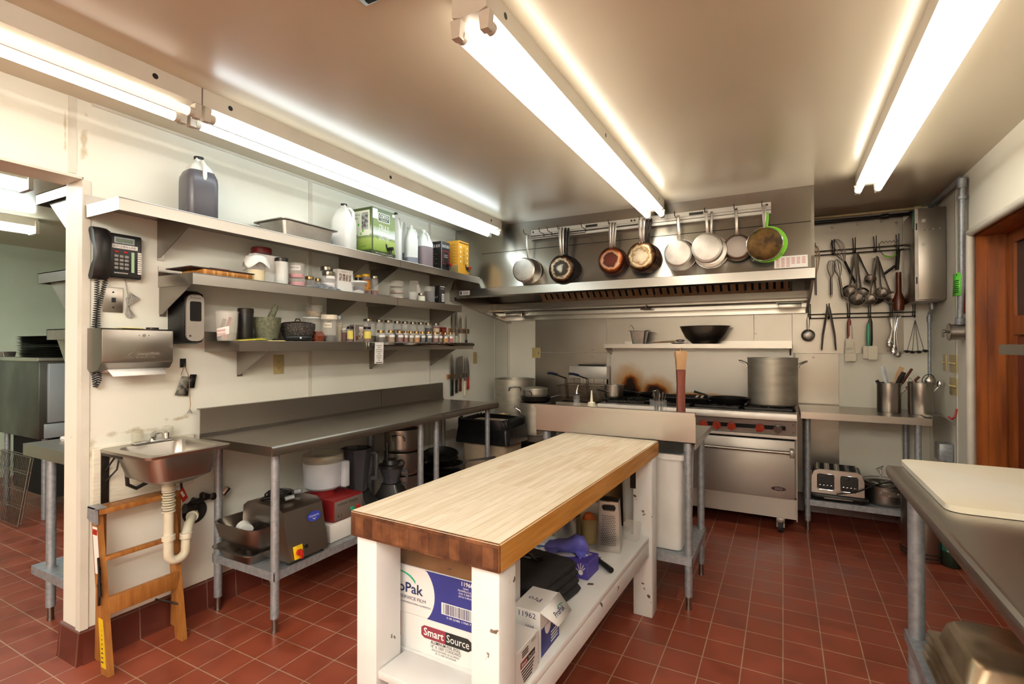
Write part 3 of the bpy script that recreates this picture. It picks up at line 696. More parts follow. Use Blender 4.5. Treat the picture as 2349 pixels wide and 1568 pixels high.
for k, lab in enumerate(('copper brown burnt frying pan, frontmost of the second hanging stack', 'middle pan of the second hanging stack, behind the copper brown one', 'rearmost pan of the second hanging stack, against the hood')):
    hang_pan(lab, 1.558 + .005 * k, .108, .074, .04, 'panbrn', 'panbrn', 3.905 + k * .018, 2.085 - .003 * k, HZ, -.008 + k * .012, .010, 'steel', 'pans in the second hanging stack', holes=(k == 0))
for k, lab in enumerate(('tan scorched frying pan, frontmost of the third hanging stack', 'second pan of the third hanging stack, behind the tan one', 'third pan of the third hanging stack with a perforated dark handle', 'rearmost pan of the third hanging stack, against the hood')):
    hang_pan(lab, 1.80 + .007 * k, .114, .078, .042, 'pantan', 'pantan', 3.888 + k * .019, 2.092 - .003 * k, HZ, -.008 + k * .016, .012, 'steel' if k < 2 else 'darkmetal', 'pans in the third hanging stack')
hang_pan('deep aluminium saucepan hanging right of the tan pans', 2.075, .115, .088, .115, 'alu', 'alu', 3.945, 2.09, HZ, -.012, .013, 'steel', name='saucepan')
hang_pan('wide aluminium saucepan with a hazy base, in front of another', 2.275, .108, .090, .09, 'alu', 'alu', 3.905, 2.11, HZ, -.008, .011, 'steel', name='saucepan')
hang_pan('larger steel saucepan nested behind the hazy based one', 2.29, .118, .10, .07, 'steel', 'steel', 3.945, 2.095, HZ, .008, .010, 'steel', name='saucepan')
hang_pan('small frying pan with a grey worn base hanging left of the green strainer', 2.468, .094, .077, .045, 'pangry', 'pangry', 3.935, 2.11, HZ, -.006, .011, 'steel')
# strainers
M['mesh'] = mat('stained_wire_mesh', '7a5a2c', .6, .4, '3c2614', 16, bump=.5, bs=300, alpha=.95)
M['lime'] = mat('lime_plastic', '86d23c', .4)
def strainer(label, x, y, z, R, dep, rimm, handle_m, zh, tilt=0, ears=False, colour='mesh', ring_w=.0035, hw=.012, group=None):
    t = thing('strainer', label, 'strainer', (x, y, z), 0, group)
    b = MB().m(colour); b.T = Matrix.Rotation(R_(90), 4, 'X')
    b.lathe([(R * math.cos(a), dep * math.sin(a)) for a in [R_(5 * i * 3.6) for i in range(6)]] + [(.001, dep)], 28); b.build('mesh_bowl', t)
    b = MB().m(rimm); b.tube([(R * math.cos(R_(a)), 0, R * math.sin(R_(a))) for a in range(0, 360, 12)], ring_w, 8, True)
    if ears:
        for a in (-128, -42): b.tube([(R * math.cos(R_(a)), 0, R * math.sin(R_(a))), ((R + .02) * math.cos(R_(a)), -.004, (R + .02) * math.sin(R_(a))), ((R + .02) * math.cos(R_(a + 6)), -.006, (R + .02) * math.sin(R_(a + 6))), (R * math.cos(R_(a + 6)), 0, R * math.sin(R_(a + 6)))], .0022, 6)
    b.build('rim', t)
    L = zh - z; h = MB().m(handle_m); rings = []
    for k, w in ((R - .002, hw * .6), (R + .03, hw * .8), (lerp(R, L, .5), hw), (L - .01, hw * 1.1), (L + .01, hw * .7)):
        rings.append([(-w, 0, k), (-w * .5, -.005, k), (w * .5, -.005, k), (w, 0, k), (w * .5, .003, k), (-w * .5, .003, k)])
    h.loft(rings); h.build('handle', t); return t
strainer('lime green rimmed strainer hanging behind the brown mesh strainer', 2.655, 3.95, 2.118, .122, .05, 'lime', 'lime', 2.33, colour='lime', ring_w=.006)
strainer('wire strainer with a browned mesh bowl hanging at the right of the hood', 2.640, 3.89, 2.112, .112, .045, 'chrome', 'steeld', HZ, ears=True)

# ================================================================ RANGE
t = thing('range', 'stainless restaurant range with red knobs and two ovens', 'range', (0, 0, 0))
RX0, RX1 = 1.37, 2.835
b = MB().m('steelr'); b.box(RX0, 4.20, .76, RX1, 4.95, .905); b.box(RX0, 4.36, .27, RX1, 4.95, .76); b.box(RX0, 4.33, .115, RX1, 4.95, .262)
b.box(RX1 + .0005, 4.30, .11, RX1 + .006, 4.95, .92)
b.build('body', t)
b = MB().m('steelr').prism([(4.12, .925), (4.115, .915), (4.118, .875), (4.17, .862), (4.24, .90), (4.24, .925)], 'x', RX0, RX1); b.build('front_ledge', t)
b = MB().m('steelr'); b.prism([(4.165, .865), (4.20, .76), (4.22, .76), (4.22, .87)], 'x', RX0, RX1); b.box(RX0, 4.19, .735, RX1, 4.30, .757)
b.build('control_panel', t)
b = MB().m('blackm'); b.T = basis((2.475, 4.1815, .812), (1, 0, 0), (0, -.035, .105)); b.box(-.27, -.016, 0, .29, .016, .002)
b.T = I4; b.box(RX0 + .02, 4.26, .712, RX1 - .01, 4.355, .72); b.box(RX0, 4.34, .262, RX1 - .01, 4.36, .272); b.build('dark_gap', t)
M['redknob'] = mat('red_knob', 'a8402c', .35, 0, '963420', 20)
for i, kx in enumerate((2.30, 2.405, 2.598, 2.715, 2.205, 2.1, 1.9, 1.7)):
    b = MB().m('redknob' if i != 3 else 'steeld'); b.T = basis((kx, 4.178, .808), (1, 0, 0), (0, -.33, 1))
    b.cyl((0, 0, 0), (0, 0, .018), .031, .029, n=24); a = R_((0, 0, -40, 0)[i] if i < 4 else 0)
    ex = Vector((math.cos(a), math.sin(a), 0)); ey = Vector((-math.sin(a), math.cos(a), 0))
    q = [ex * -.007 + ey * -.029, ex * .007 + ey * -.029, ex * .007 + ey * .029, ex * -.007 + ey * .029]
    b.add([p + Vector((0, 0, z)) for z in (.017, .030) for p in q], [(0, 1, 2, 3), (7, 6, 5, 4), (0, 4, 5, 1), (1, 5, 6, 2), (2, 6, 7, 3), (3, 7, 4, 0)])
    b.build('knob', t, label=('steel knob' if i == 3 else None))
b = MB().m('steeld')
for z in (.84, .785): b.sphere((2.815, 4.172 + (.84 - z) * .35, z), .006, 8)
b.build('panel_bolt', t)
for i, (a, c) in enumerate(((2.085, 2.825), (1.38, 2.06))):
    b = MB().m('steelr').rbox(a, 4.275, .275, c, 4.355, .708, .005); d = b.build('oven_door', t)
    h = MB().m('steeld'); h.cyl((a + .02, 4.195, .632), (c - .012, 4.195, .632), .0125, n=16)
    for xx in (a + .02, c - .02): h.rbox(xx - .014, 4.18, .60, xx + .014, 4.278, .655, .004)
    h.build('door_handle', d)
    if i == 0:
        g = MB().m('black'); g.T = MT(2.718, 4.2745, .345); g.add([(.052 * math.cos(R_(k)), 0, .021 * math.sin(R_(k))) for k in range(0, 360, 12)], [tuple(range(30))])
        M['maroonb'] = mat('maroon_enamel', '3a1c1a', .4); g.m('maroonb').add([(.046 * math.cos(R_(k)), -.0006, .017 * math.sin(R_(k))) for k in range(0, 360, 12)], [tuple(range(30))])
        g.m('alu').text('DCS', .024, (0, -.0014, 0)); g.tube([(.049 * math.cos(R_(k)), -.001, .019 * math.sin(R_(k))) for k in range(0, 360, 12)], .0012, 5, True)
        g.build('badge', d)
for cx in (1.5, 2.73):
    b = MB().m('steeld').rbox(cx - .03, 4.33, .075, cx + .03, 4.43, .112, .004); b.box(cx - .028, 4.34, .04, cx - .020, 4.40, .09); b.box(cx + .020, 4.34, .04, cx + .028, 4.40, .09)
    b.m('rubber').cyl((cx - .017, 4.37, .042), (cx + .017, 4.37, .042), .042, n=24); b.m('steel').cyl((cx - .019, 4.37, .042), (cx + .019, 4.37, .042), .014, n=12); b.build('caster', t)
    b = MB().m('steeld').cyl((cx, 4.85, 0), (cx, 4.85, .115), .02, n=12); b.build('leg', t)
# cooktop
b = MB().m('iron').box(RX0 + .01, 4.23, .895, RX1 - .008, 4.94, .91); b.build('burner_tray', t)
for gi in range(4):
    gx0 = RX0 + .02 + gi * .362; b = MB().m('iron')
    for gy in (4.26, 4.60):
        b.rbox(gx0, gy, .925, gx0 + .35, gy + .018, .945, .003, 1); b.rbox(gx0, gy + .31, .925, gx0 + .35, gy + .328, .945, .003, 1)
        b.rbox(gx0, gy, .925, gx0 + .018, gy + .328, .945, .003, 1); b.rbox(gx0 + .332, gy, .925, gx0 + .35, gy + .328, .945, .003, 1)
        cx, cy = gx0 + .175, gy + .164
        for a in range(0, 360, 45):
            c, s = math.cos(R_(a)), math.sin(R_(a)); e = .15 if a % 90 == 0 else .19
            b.tube([(cx + c * .045, cy + s * .045, .945), (cx + c * e * .96, cy + s * e * .96, .937)], .006, 6)
        b.cyl((cx, cy, .905), (cx, cy, .925), .045, .038, n=20); b.cyl((cx, cy, .925), (cx, cy, .932), .03, n=20)
        for q in ((0, 0), (.34, 0), (0, .32), (.34, .32)): b.cyl((gx0 + .005 + q[0], gy + .004 + q[1], .908), (gx0 + .005 + q[0], gy + .004 + q[1], .93), .007, n=8)
    b.build('burner_grate', t)
# riser with scorched stains
def riser_mat():
    m = bpy.data.materials.new('scorched_riser_steel'); m.use_nodes = True; t = m.node_tree; b = t.nodes['Principled BSDF']
    tc = nd(t, 'ShaderNodeTexCoord'); n = nd(t, 'ShaderNodeTexNoise'); n.inputs['Scale'].default_value = 9; n.inputs['Detail'].default_value = 8; t.links.new(tc.outputs['Object'], n.inputs['Vector'])
    sp = nd(t, 'ShaderNodeSeparateXYZ'); t.links.new(tc.outputs['Object'], sp.inputs[0])
    last = None
    for cx, cz, sx, sz in ((1.415, .94, .13, .20), (1.665, .94, .13, .135), (2.0, .93, .34, .035), (2.35, .93, .3, .02)):
        d = nd(t, 'ShaderNodeCombineXYZ')
        for i, (o, c, s) in enumerate(((0, cx, sx), (2, cz, sz))):
            a = nd(t, 'ShaderNodeMath', operation='SUBTRACT'); t.links.new(sp.outputs[o], a.inputs[0]); a.inputs[1].default_value = c
            q = nd(t, 'ShaderNodeMath', operation='DIVIDE'); t.links.new(a.outputs[0], q.inputs[0]); q.inputs[1].default_value = s; t.links.new(q.outputs[0], d.inputs[i])
        ln = nd(t, 'ShaderNodeVectorMath', operation='LENGTH'); t.links.new(d.outputs[0], ln.inputs[0]); v = ln.outputs['Value']
        if last is not None:
            mn = nd(t, 'ShaderNodeMath', operation='MINIMUM'); t.links.new(last, mn.inputs[0]); t.links.new(v, mn.inputs[1]); v = mn.outputs[0]
        last = v
    ma = nd(t, 'ShaderNodeMath', operation='MULTIPLY_ADD'); ma.inputs[1].default_value = .75; t.links.new(n.outputs[0], ma.inputs[0]); t.links.new(last, ma.inputs[2])
    r = t.nodes.new('ShaderNodeValToRGB'); e = r.color_ramp.elements; e[0].position = .0; e[0].color = lin('1a100a'); e[1].position = 1.0; e[1].color = lin('b3aea6')
    for p, c in ((.50, '24150c'), (.58, '7a3f12'), (.66, '9c7a50')): q = e.new(p); q.color = lin(c)
    mu = nd(t, 'ShaderNodeMath', operation='MULTIPLY'); mu.inputs[1].default_value = .5; t.links.new(ma.outputs[0], mu.inputs[0]); t.links.new(mu.outputs[0], r.inputs[0])
    t.links.new(r.outputs[0], b.inputs['Base Color']); b.inputs['Metallic'].default_value = .8; b.inputs['Roughness'].default_value = .42
    return m
M['riser'] = riser_mat()
b = MB().m('riser').box(1.225, 4.955, .90, RX1 - .01, 4.965, 1.40); b.m('steelh').box(1.225, 4.965, .60, RX1 - .01, 5.03, 1.40); b.build('riser', t)
b = MB().m('steel'); b.box(1.222, 4.74, 1.425, 2.82, 5.03, 1.429); b.box(1.222, 4.74, 1.39, 2.82, 4.744, 1.425); b.box(1.222, 4.74, 1.39, 1.226, 5.03, 1.425); b.box(2.816, 4.74, 1.39, 2.82, 5.03, 1.425)
b.box(1.35, 5.02, 1.429, 2.82, 5.03, 1.455); b.build('high_shelf', t)
for xx in (1.226, 2.80):
    b = MB().m('steeld').prism([(4.76, 1.39), (4.955, 1.39), (4.955, 1.33), (4.93, 1.33)], 'x', xx, xx + .012); b.build('shelf_bracket', t)

# fryer
t = thing('deep_fryer', 'deep fryer with a white back panel left of the range', 'fryer', (0, 0, 0))
b = MB().m('steelh').box(.93, 4.25, .12, 1.335, 4.90, .88); b.box(.93, 4.25, .88, .95, 4.90, .905); b.box(1.315, 4.25, .88, 1.335, 4.90, .905); b.box(.95, 4.25, .88, 1.315, 4.30, .905); b.build('body', t)
b = MB().m('blackm').box(.95, 4.30, .88, 1.315, 4.86, .885); b.build('oil_well', t)
M['fryw'] = mat('fryer_back_enamel', 'c9c6c1', .35, .3, 'bdbab4', 5)
b = MB().m('fryw').rbox(.80, 4.90, 1.08, 1.20, 4.94, 1.205, .004); b.m('steelh').box(.93, 4.90, .88, 1.215, 4.95, 1.08); b.m('steeld').box(1.20, 4.90, .95, 1.222, 4.95, 1.205); b.build('splash_back', t)
b = MB().m('iron').box(.90, 4.90, 1.207, 1.16, 4.95, 1.222); b.build('flue', t)
for x in (.96, 1.30):
    for y in (4.29, 4.86): b = MB().m('steeld').cyl((x, y, 0), (x, y, .12), .018, n=12); b.build('leg', t)
def basket(label, x0, x1):
    t = thing('fry_basket', label, 'fry basket', ((x0 + x1) / 2, 4.50, .91), 0, 'fry baskets')
    w = (x1 - x0) / 2; hz = .135; yl = .155
    b = MB().m('wirebrown'); n1, n2 = 12, 14
    def P(a, c, z): k = lerp(.78, 1, z / hz); return (a * w * k, c * yl * k, z)
    for i in range(n1 + 1):
        a = -1 + 2 * i / n1; b.tube([P(a, -1, hz), P(a, -1, 0), P(a, 1, 0), P(a, 1, hz)], .0011, 4)
    for i in range(n2 + 1):
        a = -1 + 2 * i / n2; b.tube([P(-1, a, hz), P(-1, a, 0), P(1, a, 0), P(1, a, hz)], .0011, 4)
    for k in range(1, 10):
        z = hz * k / 10; b.tube([P(-1, -1, z), P(1, -1, z), P(1, 1, z), P(-1, 1, z)], .0010, 4, True)
    b.build('wire_basket', t)
    b = MB().m('wirebrown'); b.tube([P(-1, -1, hz), P(1, -1, hz), P(1, 1, hz), P(-1, 1, hz)], .0035, 6, True)
    for s in (-.5, .5): b.tube([(s * w, yl, hz), (s * w, yl + .004, hz + .05), (s * w, yl + .02, hz + .045)], .002, 6)
    b.build('rim', t)
    h = MB().m('darkmetal')
    for s in (-.012, -.004, .004, .012): h.tube([(s, -yl * .8, .01), (s, -yl - .003, hz), (s, -yl - .01, hz + .07)], .0022, 6)
    h.tube([(0, -yl - .01, hz + .07), (-.03, -yl - .05, hz + .085), (-.075, -yl - .12, hz + .115)], .006, 8); h.m('bluegrip').tube([(-.055, -yl - .09, hz + .104), (-.085, -yl - .14, hz + .118), (-.115, -yl - .17, hz + .121)], .011, 10)
    h.build('handle', t); return t
M['wirebrown'] = mat('greasy_wire', '6e5a44', .4, .8, '4a3a2a', 30); M['bluegrip'] = mat('dark_blue_grip', '1b2038', .4)
basket('left wire fry basket with a dark blue grip', .90, 1.09)
basket('right wire fry basket with a dark blue grip, beside the saucepan', 1.10, 1.30)

# ================================================================ LEFT WALL: SINK, LADDER, PHONE, DISPENSERS
M['plywood'] = mat('painted_plywood', 'dedaca', .5, 0, 'cfc9b6', 14, (1, 1, 8), bump=.2)
o = MB().m('plywood').rbox(.001, 1.122, .69, .018, 1.565, .95, .003).build('backing_board'); tag(o, 'painted plywood board on the wall behind the hand sink', 'board')
t = thing('hand_sink', 'small stainless hand sink hung on the wall beside the doorway', 'sink', (0, 1.345, .945))
def orect(x0, y0, x1, y1, c, z, k=4):
    pts = []
    for cx, cy, a0 in ((x1 - c, y1 - c, 0), (x0 + c, y1 - c, 90), (x0 + c, y0 + c, 180), (x1 - c, y0 + c, 270)):
        for i in range(k + 1): a = R_(a0 + 90 * i / k); pts.append((cx + c * math.cos(a), cy + c * math.sin(a), z))
    return pts
b = MB().m('steel')
rings = [orect(.02, -.21, .435, .155, .035, -.012), orect(.02, -.21, .44, .16, .035, 0), orect(.075, -.165, .405, .125, .05, -.001), orect(.080, -.160, .400, .12, .05, -.012), orect(.10, -.14, .38, .10, .05, -.12), orect(.13, -.11, .35, .07, .04, -.145)]
b.loft(rings, cap0=False, cap1=True)
rings = [orect(.073, -.168, .408, .128, .05, -.004), orect(.074, -.166, .406, .126, .05, -.05), orect(.09, -.15, .39, .11, .06, -.125), orect(.14, -.10, .34, .06, .05, -.155)]
b.loft(rings, cap0=False, cap1=True); b.build('basin', t)
b = MB().m('darkmetal').box(.018, -.195, -.25, .024, -.165, -.01); b.box(.02, -.195, -.03, .2, -.19, -.012); b.build('wall_bracket', t)
b = MB().m('chrome'); b.rbox(.035, -.085, 0, .085, .085, .012, .004); b.tube([(.06, 0, .012), (.065, 0, .035), (.10, 0, .055), (.15, 0, .06), (.178, 0, .05), (.180, 0, .03)], .011, 10, rs=[.014, .014, .012, .012, .012, .010]); b.build('faucet', t)
M['acryl'] = mat('clear_acrylic', 'c8c2ac', .15, 0, alpha=.4)
for s in (-.068, .068):
    b = MB().m('acryl'); b.T = MT(.058, s, .012); b.lathe([(.016, 0), (.024, .006), (.025, .05), (.021, .056), (.001, .056)], 10); b.build('tap_knob', t)
b = MB().m('black').tube([(.10, -.13, -.10), (.10, -.125, -.17), (.10, -.09, -.195), (.11, -.03, -.17), (.15, .02, -.165)], .009, 8)
b.tube([(.09, -.16, -.02), (.06, -.17, -.06), (.03, -.18, -.10)], .004, 6); b.tube([(.07, -.14, -.02), (.06, -.15, -.10), (.03, -.18, -.15)], .004, 6)
b.tube([(.15, .03, -.165), (.10, .09, -.17), (.06, .13, -.22), (.06, .14, -.30)], .006, 8); b.build('supply_hose', t)
t = thing('drain_trap', 'white plastic sink trap with a ribbed tailpiece under the hand sink', 'drain pipe', (.17, 1.36, .387))
b = MB().m('steeld').cyl((0, 0, .385), (0, 0, .41), .028, n=18); b.m('pvc').cyl((0, 0, .33), (0, 0, .386), .024, n=18)
for k in range(9): b.cyl((0, 0, .235 + k * .012), (0, 0, .241 + k * .012), .029 if k % 2 == 0 else .025, n=18)
b.cyl((0, 0, .34), (0, 0, .36), .029, n=12); b.build('tailpiece', t)
b = MB().m('pvc')
pts = [(0, 0, .24), (0, 0, .04)] + [(0, .04 - .04 * math.cos(R_(a)), .035 - .04 * math.sin(R_(a))) for a in range(20, 180, 20)] + [(0, .08, .06), (-.005, .083, .10), (-.03, .11, .135), (-.09, .16, .15), (-.15, .20, .15)]
b.tube(pts, .021, 14); b.cyl((0, 0, .10), (0, 0, .125), .028, n=18); b.cyl((0, .08, .085), (-.001, .081, .11), .028, n=18); b.cyl((-.09, .16, .15), (-.11, .174, .15), .028, n=18); b.build('trap_bend', t)
b = MB().m('rubber').cyl((-.168, .215, .15), (-.160, .215, .15), .062, n=28); b.build('wall_collar', t)
t = thing('shutoff_valve', 'dark brass shutoff valves with hoses by the drain, red tag hanging', 'valve', (.05, 1.53, .60))
b = MB().m('darkmetal').cyl((0, 0, 0), (0, .16, .01), .012, n=10); b.sphere((0, .06, .02), .022, 10, (1, .6, 1)); b.cyl((-.05, .04, 0), (.0, .04, 0), .012, n=10); b.cyl((0, -.03, -.02), (0, .02, -.03), .025, n=10)
b.cyl((-.05, .10, .01), (.02, .10, .01), .01, n=10); b.sphere((.03, .1, .012), .02, 10, (.5, 1, 1)); b.m('chrome').cyl((0, .17, 0), (0, .20, .03), .018, n=10); b.build('valve_body', t)
b = MB().m('red').add([(.03, -.08, .08), (.03, -.055, .10), (.03, -.03, .04), (.03, -.055, .02)], [(0, 1, 2, 3)]); b.m('whitep').add([(.031, -.07, .075), (.031, -.06, .083), (.031, -.045, .055), (.031, -.055, .047)], [(0, 1, 2, 3)]); b.build('red_tag', t)

# wooden step stool ladder leaning on the wall
t = thing('folding_ladder', 'short folded wooden stepladder leaning on the wall under the sink', 'ladder', (0, 0, 0))
for k, (y0, y1) in enumerate(((1.082, 1.135), (1.40, 1.445))):
    yy = y0 + .012
    b = MB().m('wood')
    b.prism([(.155, 0.0), (.215, 0.0), (.105, .69), (.055, .69)], 'y', y0 + (.016 if k == 0 else .0), y0 + (.04 if k == 0 else .024))
    b.build('side_rail', t)
    b = MB().m('wood').prism([(.03, .012), (.07, .012), (.075, .66), (.04, .66)], 'y', y0 + .045, y0 + .068)
    b.build('rear_rail', t)
b = MB().m('wood').rbox(.06, 1.10, .675, .135, 1.43, .70, .003); b.build('top_step', t)
for z, h in ((.47, .02), (.245, .075)):
    xx = .155 + (.055 - .155) * z / .69
    b = MB().m('wood').rbox(xx + .03, 1.12, z, xx + .055, 1.405, z + h, .003); b.build('step', t)
b = MB().m('galv').prism([(.055, .655), (.128, .635), (.125, .708), (.06, .708)], 'y', 1.085, 1.0965); b.box(.06, 1.085, .702, .135, 1.125, .7085); b.build('hinge_plate', t)
b = MB().m('darkmetal').tube([(.155, 1.09, .46), (.165, 1.085, .30)], .006, 6); b.tube([(.15, 1.088, .50), (.175, 1.086, .34)], .005, 6); b.cyl((.15, 1.086, .38), (.15, 1.098, .38), .009, n=10)
b.tube([(.18, 1.40, .17), (.10, 1.34, .20)], .005, 6); b.build('spreader_bar', t)
def slant(z, yy=1.0965): return .155 + (.055 - .155) * z / .69
b = MB(); M['yellowl'] = mat('yellow_label', 'd8b61c', .5)
for m_, z0, z1 in (('whitep', .42, .62), ('yellowl', .03, .235)):
    if m_ == 'yellowl':
        b.m('red').add([(slant(.6) + .01, 1.097, .585), (slant(.6) + .048, 1.097, .585), (slant(.6) + .048, 1.097, .61), (slant(.6) + .01, 1.097, .61)], [(0, 1, 2, 3)]); b.build('paper_label', t); b = MB()
    b.m(m_); b.add([(slant(z0) + .008, 1.0975, z0), (slant(z0) + .05, 1.0975, z0), (slant(z1) + .05, 1.0975, z1), (slant(z1) + .008, 1.0975, z1)], [(0, 1, 2, 3)])
b.m('black')
for r in range(9): b.add([(slant(.05) + .012, 1.097, .05 + r * .019), (slant(.05) + .03 - r * .002, 1.097, .05 + r * .019), (slant(.05) + .03 - r * .002, 1.097, .056 + r * .019), (slant(.05) + .012, 1.097, .056 + r * .019)], [(0, 1, 2, 3)])
b.build('warning_label', t)

# wall telephone
t = thing('telephone', 'black desk phone mounted on the wall by the doorway with coiled cord', 'telephone', (.002, 1.205, 1.825))
b = MB().m('black'); b.rbox(0, -.055, -.10, .045, .095, .105, .008, 3); b.build('phone_base', t)
b = MB().m('black')
def hs(z, w, x0, x1): return [(x0, -.105, z), (x0, -.105 + w, z), (x0 + (x1 - x0) * .7, -.105 + w * .98, z), (x1, -.105 + w * .6, z), (x1, -.105 + w * .35, z), (x0 + (x1 - x0) * .7, -.105 + w * .02, z)]
b.loft([hs(-.115, .062, .02, .045), hs(-.10, .068, .012, .07), hs(-.06, .068, .03, .078), hs(-.03, .06, .055, .082), hs(.03, .06, .055, .084), hs(.06, .068, .03, .082), hs(.105, .068, .012, .072), hs(.118, .058, .02, .048)])
b.build('handset', t, sharp=50)
b = MB().m('galv').box(.045, -.02, .060, .0465, .062, .088); M['lcd'] = mat('phone_screen', '5d6b58', .3); b.m('lcd').box(.0465, -.014, .065, .047, .056, .083); b.build('screen', t)
b = MB().m('whitep').box(.0465, -.03, .036, .0475, .075, .055); b.m('black').text('KITCHEN LINE', .014, (.048, .022, .045), (0, 1, 0), w=.09); b.build('paper_label', t)
M['keygrey'] = mat('phone_key', '8f8b86', .5)
for r in range(4):
    for c in range(3): MB().m('keygrey').rbox(.044, -.02 + c * .021, -.06 + r * .018, .050, -.004 + c * .021, -.048 + r * .018, .002).build('key', t)
for c in range(2): MB().m('red').rbox(.044, -.02 + c * .037, .016, .049, -.003 + c * .037, .025, .002).build('key', t, label='red key')
b = MB().m('whitep'); M['lcdg'] = mat('green_strip', 'a9c7a2', .5); b.m('lcdg').box(.045, .05, -.07, .0462, .062, .025); b.m('whitep')
for r in range(10): b.box(.045, .076, -.075 + r * .0105, .0475, .092, -.067 + r * .0105)
b.m('keygrey').box(.045, -.02, -.08, .048, .035, -.074); b.build('button_panel', t)
b = MB().m('black')
def coil(path, rr, turns, n=9):
    out = []; m = turns * n
    seg = [(Vector(path[i]), Vector(path[i + 1])) for i in range(len(path) - 1)]; L = [(c - a).length for a, c in seg]; S = sum(L)
    for k in range(m + 1):
        s = S * k / m; i = 0
        while i < len(L) - 1 and s > L[i]: s -= L[i]; i += 1
        p = seg[i][0].lerp(seg[i][1], s / L[i]); a = 2 * math.pi * k / n
        out.append(p + Vector((math.cos(a) * rr, math.sin(a) * rr, 0)))
    return out
b.tube(coil([(.045, -.085, -.115), (.03, -.08, -.21), (.02, -.085, -.34), (.02, -.092, -.47), (.022, -.085, -.55), (.025, -.08, -.60), (.03, -.068, -.57), (.02, -.07, -.42), (.02, -.07, -.25), (.03, -.045, -.11)], .0085, 95, 7), .0022, 5)
b.build('coiled_cord', t)
t = thing('wall_plate', 'metal phone jack plate below the wall telephone', 'wall plate', (.001, 1.20, 1.625), 0)
b = MB().m('steel').rbox(0, -.04, -.058, .006, .04, .058, .002); b.build('plate', t); b = MB().m('black').box(.006, -.007, -.012, .008, .01, .01); b.cyl((.006, 0, .035), (.008, 0, .035), .004, n=8); b.cyl((.006, 0, -.035), (.008, 0, -.035), .004, n=8); b.build('jack', t)
o = MB().m('keygrey')
for k in range(5):
    o.tube([(.012 + k * .002, 1.262 - k * .002, 1.60), (.016, 1.272 + .008 * k, 1.64), (.014, 1.265 + .004 * k, 1.665 - k * .003), (.012, 1.25, 1.635), (.014, 1.252, 1.60), (.014, 1.246 + k * .010, 1.56 - k * .002), (.014, 1.256 + .004 * k, 1.545), (.012 + k * .002, 1.262 - k * .002, 1.60)], .0022, 5)
o.tube([(.01, 1.245, 1.725), (.012, 1.255, 1.66), (.012, 1.26, 1.60)], .002, 5)
tag(o.build('phone_cable'), 'bundled grey phone cable hanging beside the jack plate', 'cable')

# paper towel dispenser
t = thing('paper_towel_dispenser', 'stainless folded paper towel dispenser on the wall below the phone', 'towel dispenser', (0, 1.25, 1.41))
b = MB().m('steeld').prism([(.002, .08), (.115, .08), (.13, .07), (.128, -.075), (.10, -.105), (.03, -.12), (.002, -.10)], 'y', -.148, .148); b.build('case', t)
b = MB().m('steel').rbox(.126, -.145, -.072, .132, .145, .074, .003); b.build('front_cover', t)
b = MB().m('chrome').cyl((.131, .02, .05), (.135, .02, .05), .007, n=12); b.cyl((.131, .0, .05), (.133, .0, .05), .0025, n=8); b.cyl((.131, .04, .05), (.133, .04, .05), .0025, n=8); b.build('lock', t)
b = MB().m('keygrey').text('Georgia-Pacific', .020, (.1325, .04, -.035), (0, 1, 0), w=.10).text('M F G    A T L A N T A   G A', .010, (.1325, .01, -.053), (0, 1, 0), w=.11)
b.tube([(.1325, -.045, -.042), (.1325, -.028, -.028), (.1325, -.012, -.042)], .0008, 4); b.build('embossed_print', t)
b = MB().m('whitep').add([(.035, -.11, -.12), (.10, -.11, -.106), (.135, -.105, -.135), (.132, .115, -.135), (.10, .12, -.106), (.035, .12, -.12)], [(0, 1, 4, 5), (1, 2, 3, 4)]); b.build('paper_towel', t, solid=.003)
M['note'] = mat('yellow_note', 'e6dc8c', .8)
o = MB().m('note').box(.05, 1.19, 1.4915, .12, 1.275, 1.4945); tag(o.build('sticky_note'), 'yellow sticky note lying on the towel dispenser', 'note')
o = MB().m('darkmetal').cyl((.07, 1.335, 1.4912), (.07, 1.335, 1.499), .026, n=24); tag(o.build('metal_disc'), 'small dark round lid lying on the towel dispenser', 'lid')

# soap dispenser
t = thing('soap_dispenser', 'black and silver foam soap dispenser on the wall under the middle shelf', 'soap dispenser', (0, 1.503, 1.555))
b = MB().m('black')
pr = lambda z, w, d: [(.0, -w, z), (.0, w, z), (d * .8, w, z), (d, w * .8, z), (d, -w * .8, z), (d * .8, -w, z)]
b.loft([pr(-.135, .045, .07), pr(-.125, .058, .105), pr(-.10, .062, .118), pr(.09, .062, .122), pr(.12, .055, .115), pr(.135, .04, .09)]); b.build('housing', t, sharp=50)
M['silverp'] = mat('silver_plastic', 'b4afa8', .35, .5, 'aaa49c', 8)
b = MB().m('silverp').prism(rrect(.086, .235, .03, 4, 0, -.002), 'x', .121, .132); b.build('face_plate', t)
b = MB().m('glassd').prism(rrect(.056, .10, .008, 3, 0, .03), 'x', .132, .134); b.build('window', t)
b = MB().m('black').text('ProPower', .013, (.1328, .002, .098), (0, 1, 0)).box(.132, -.03, -.098, .1335, -.022, -.09); b.build('printed_face', t)

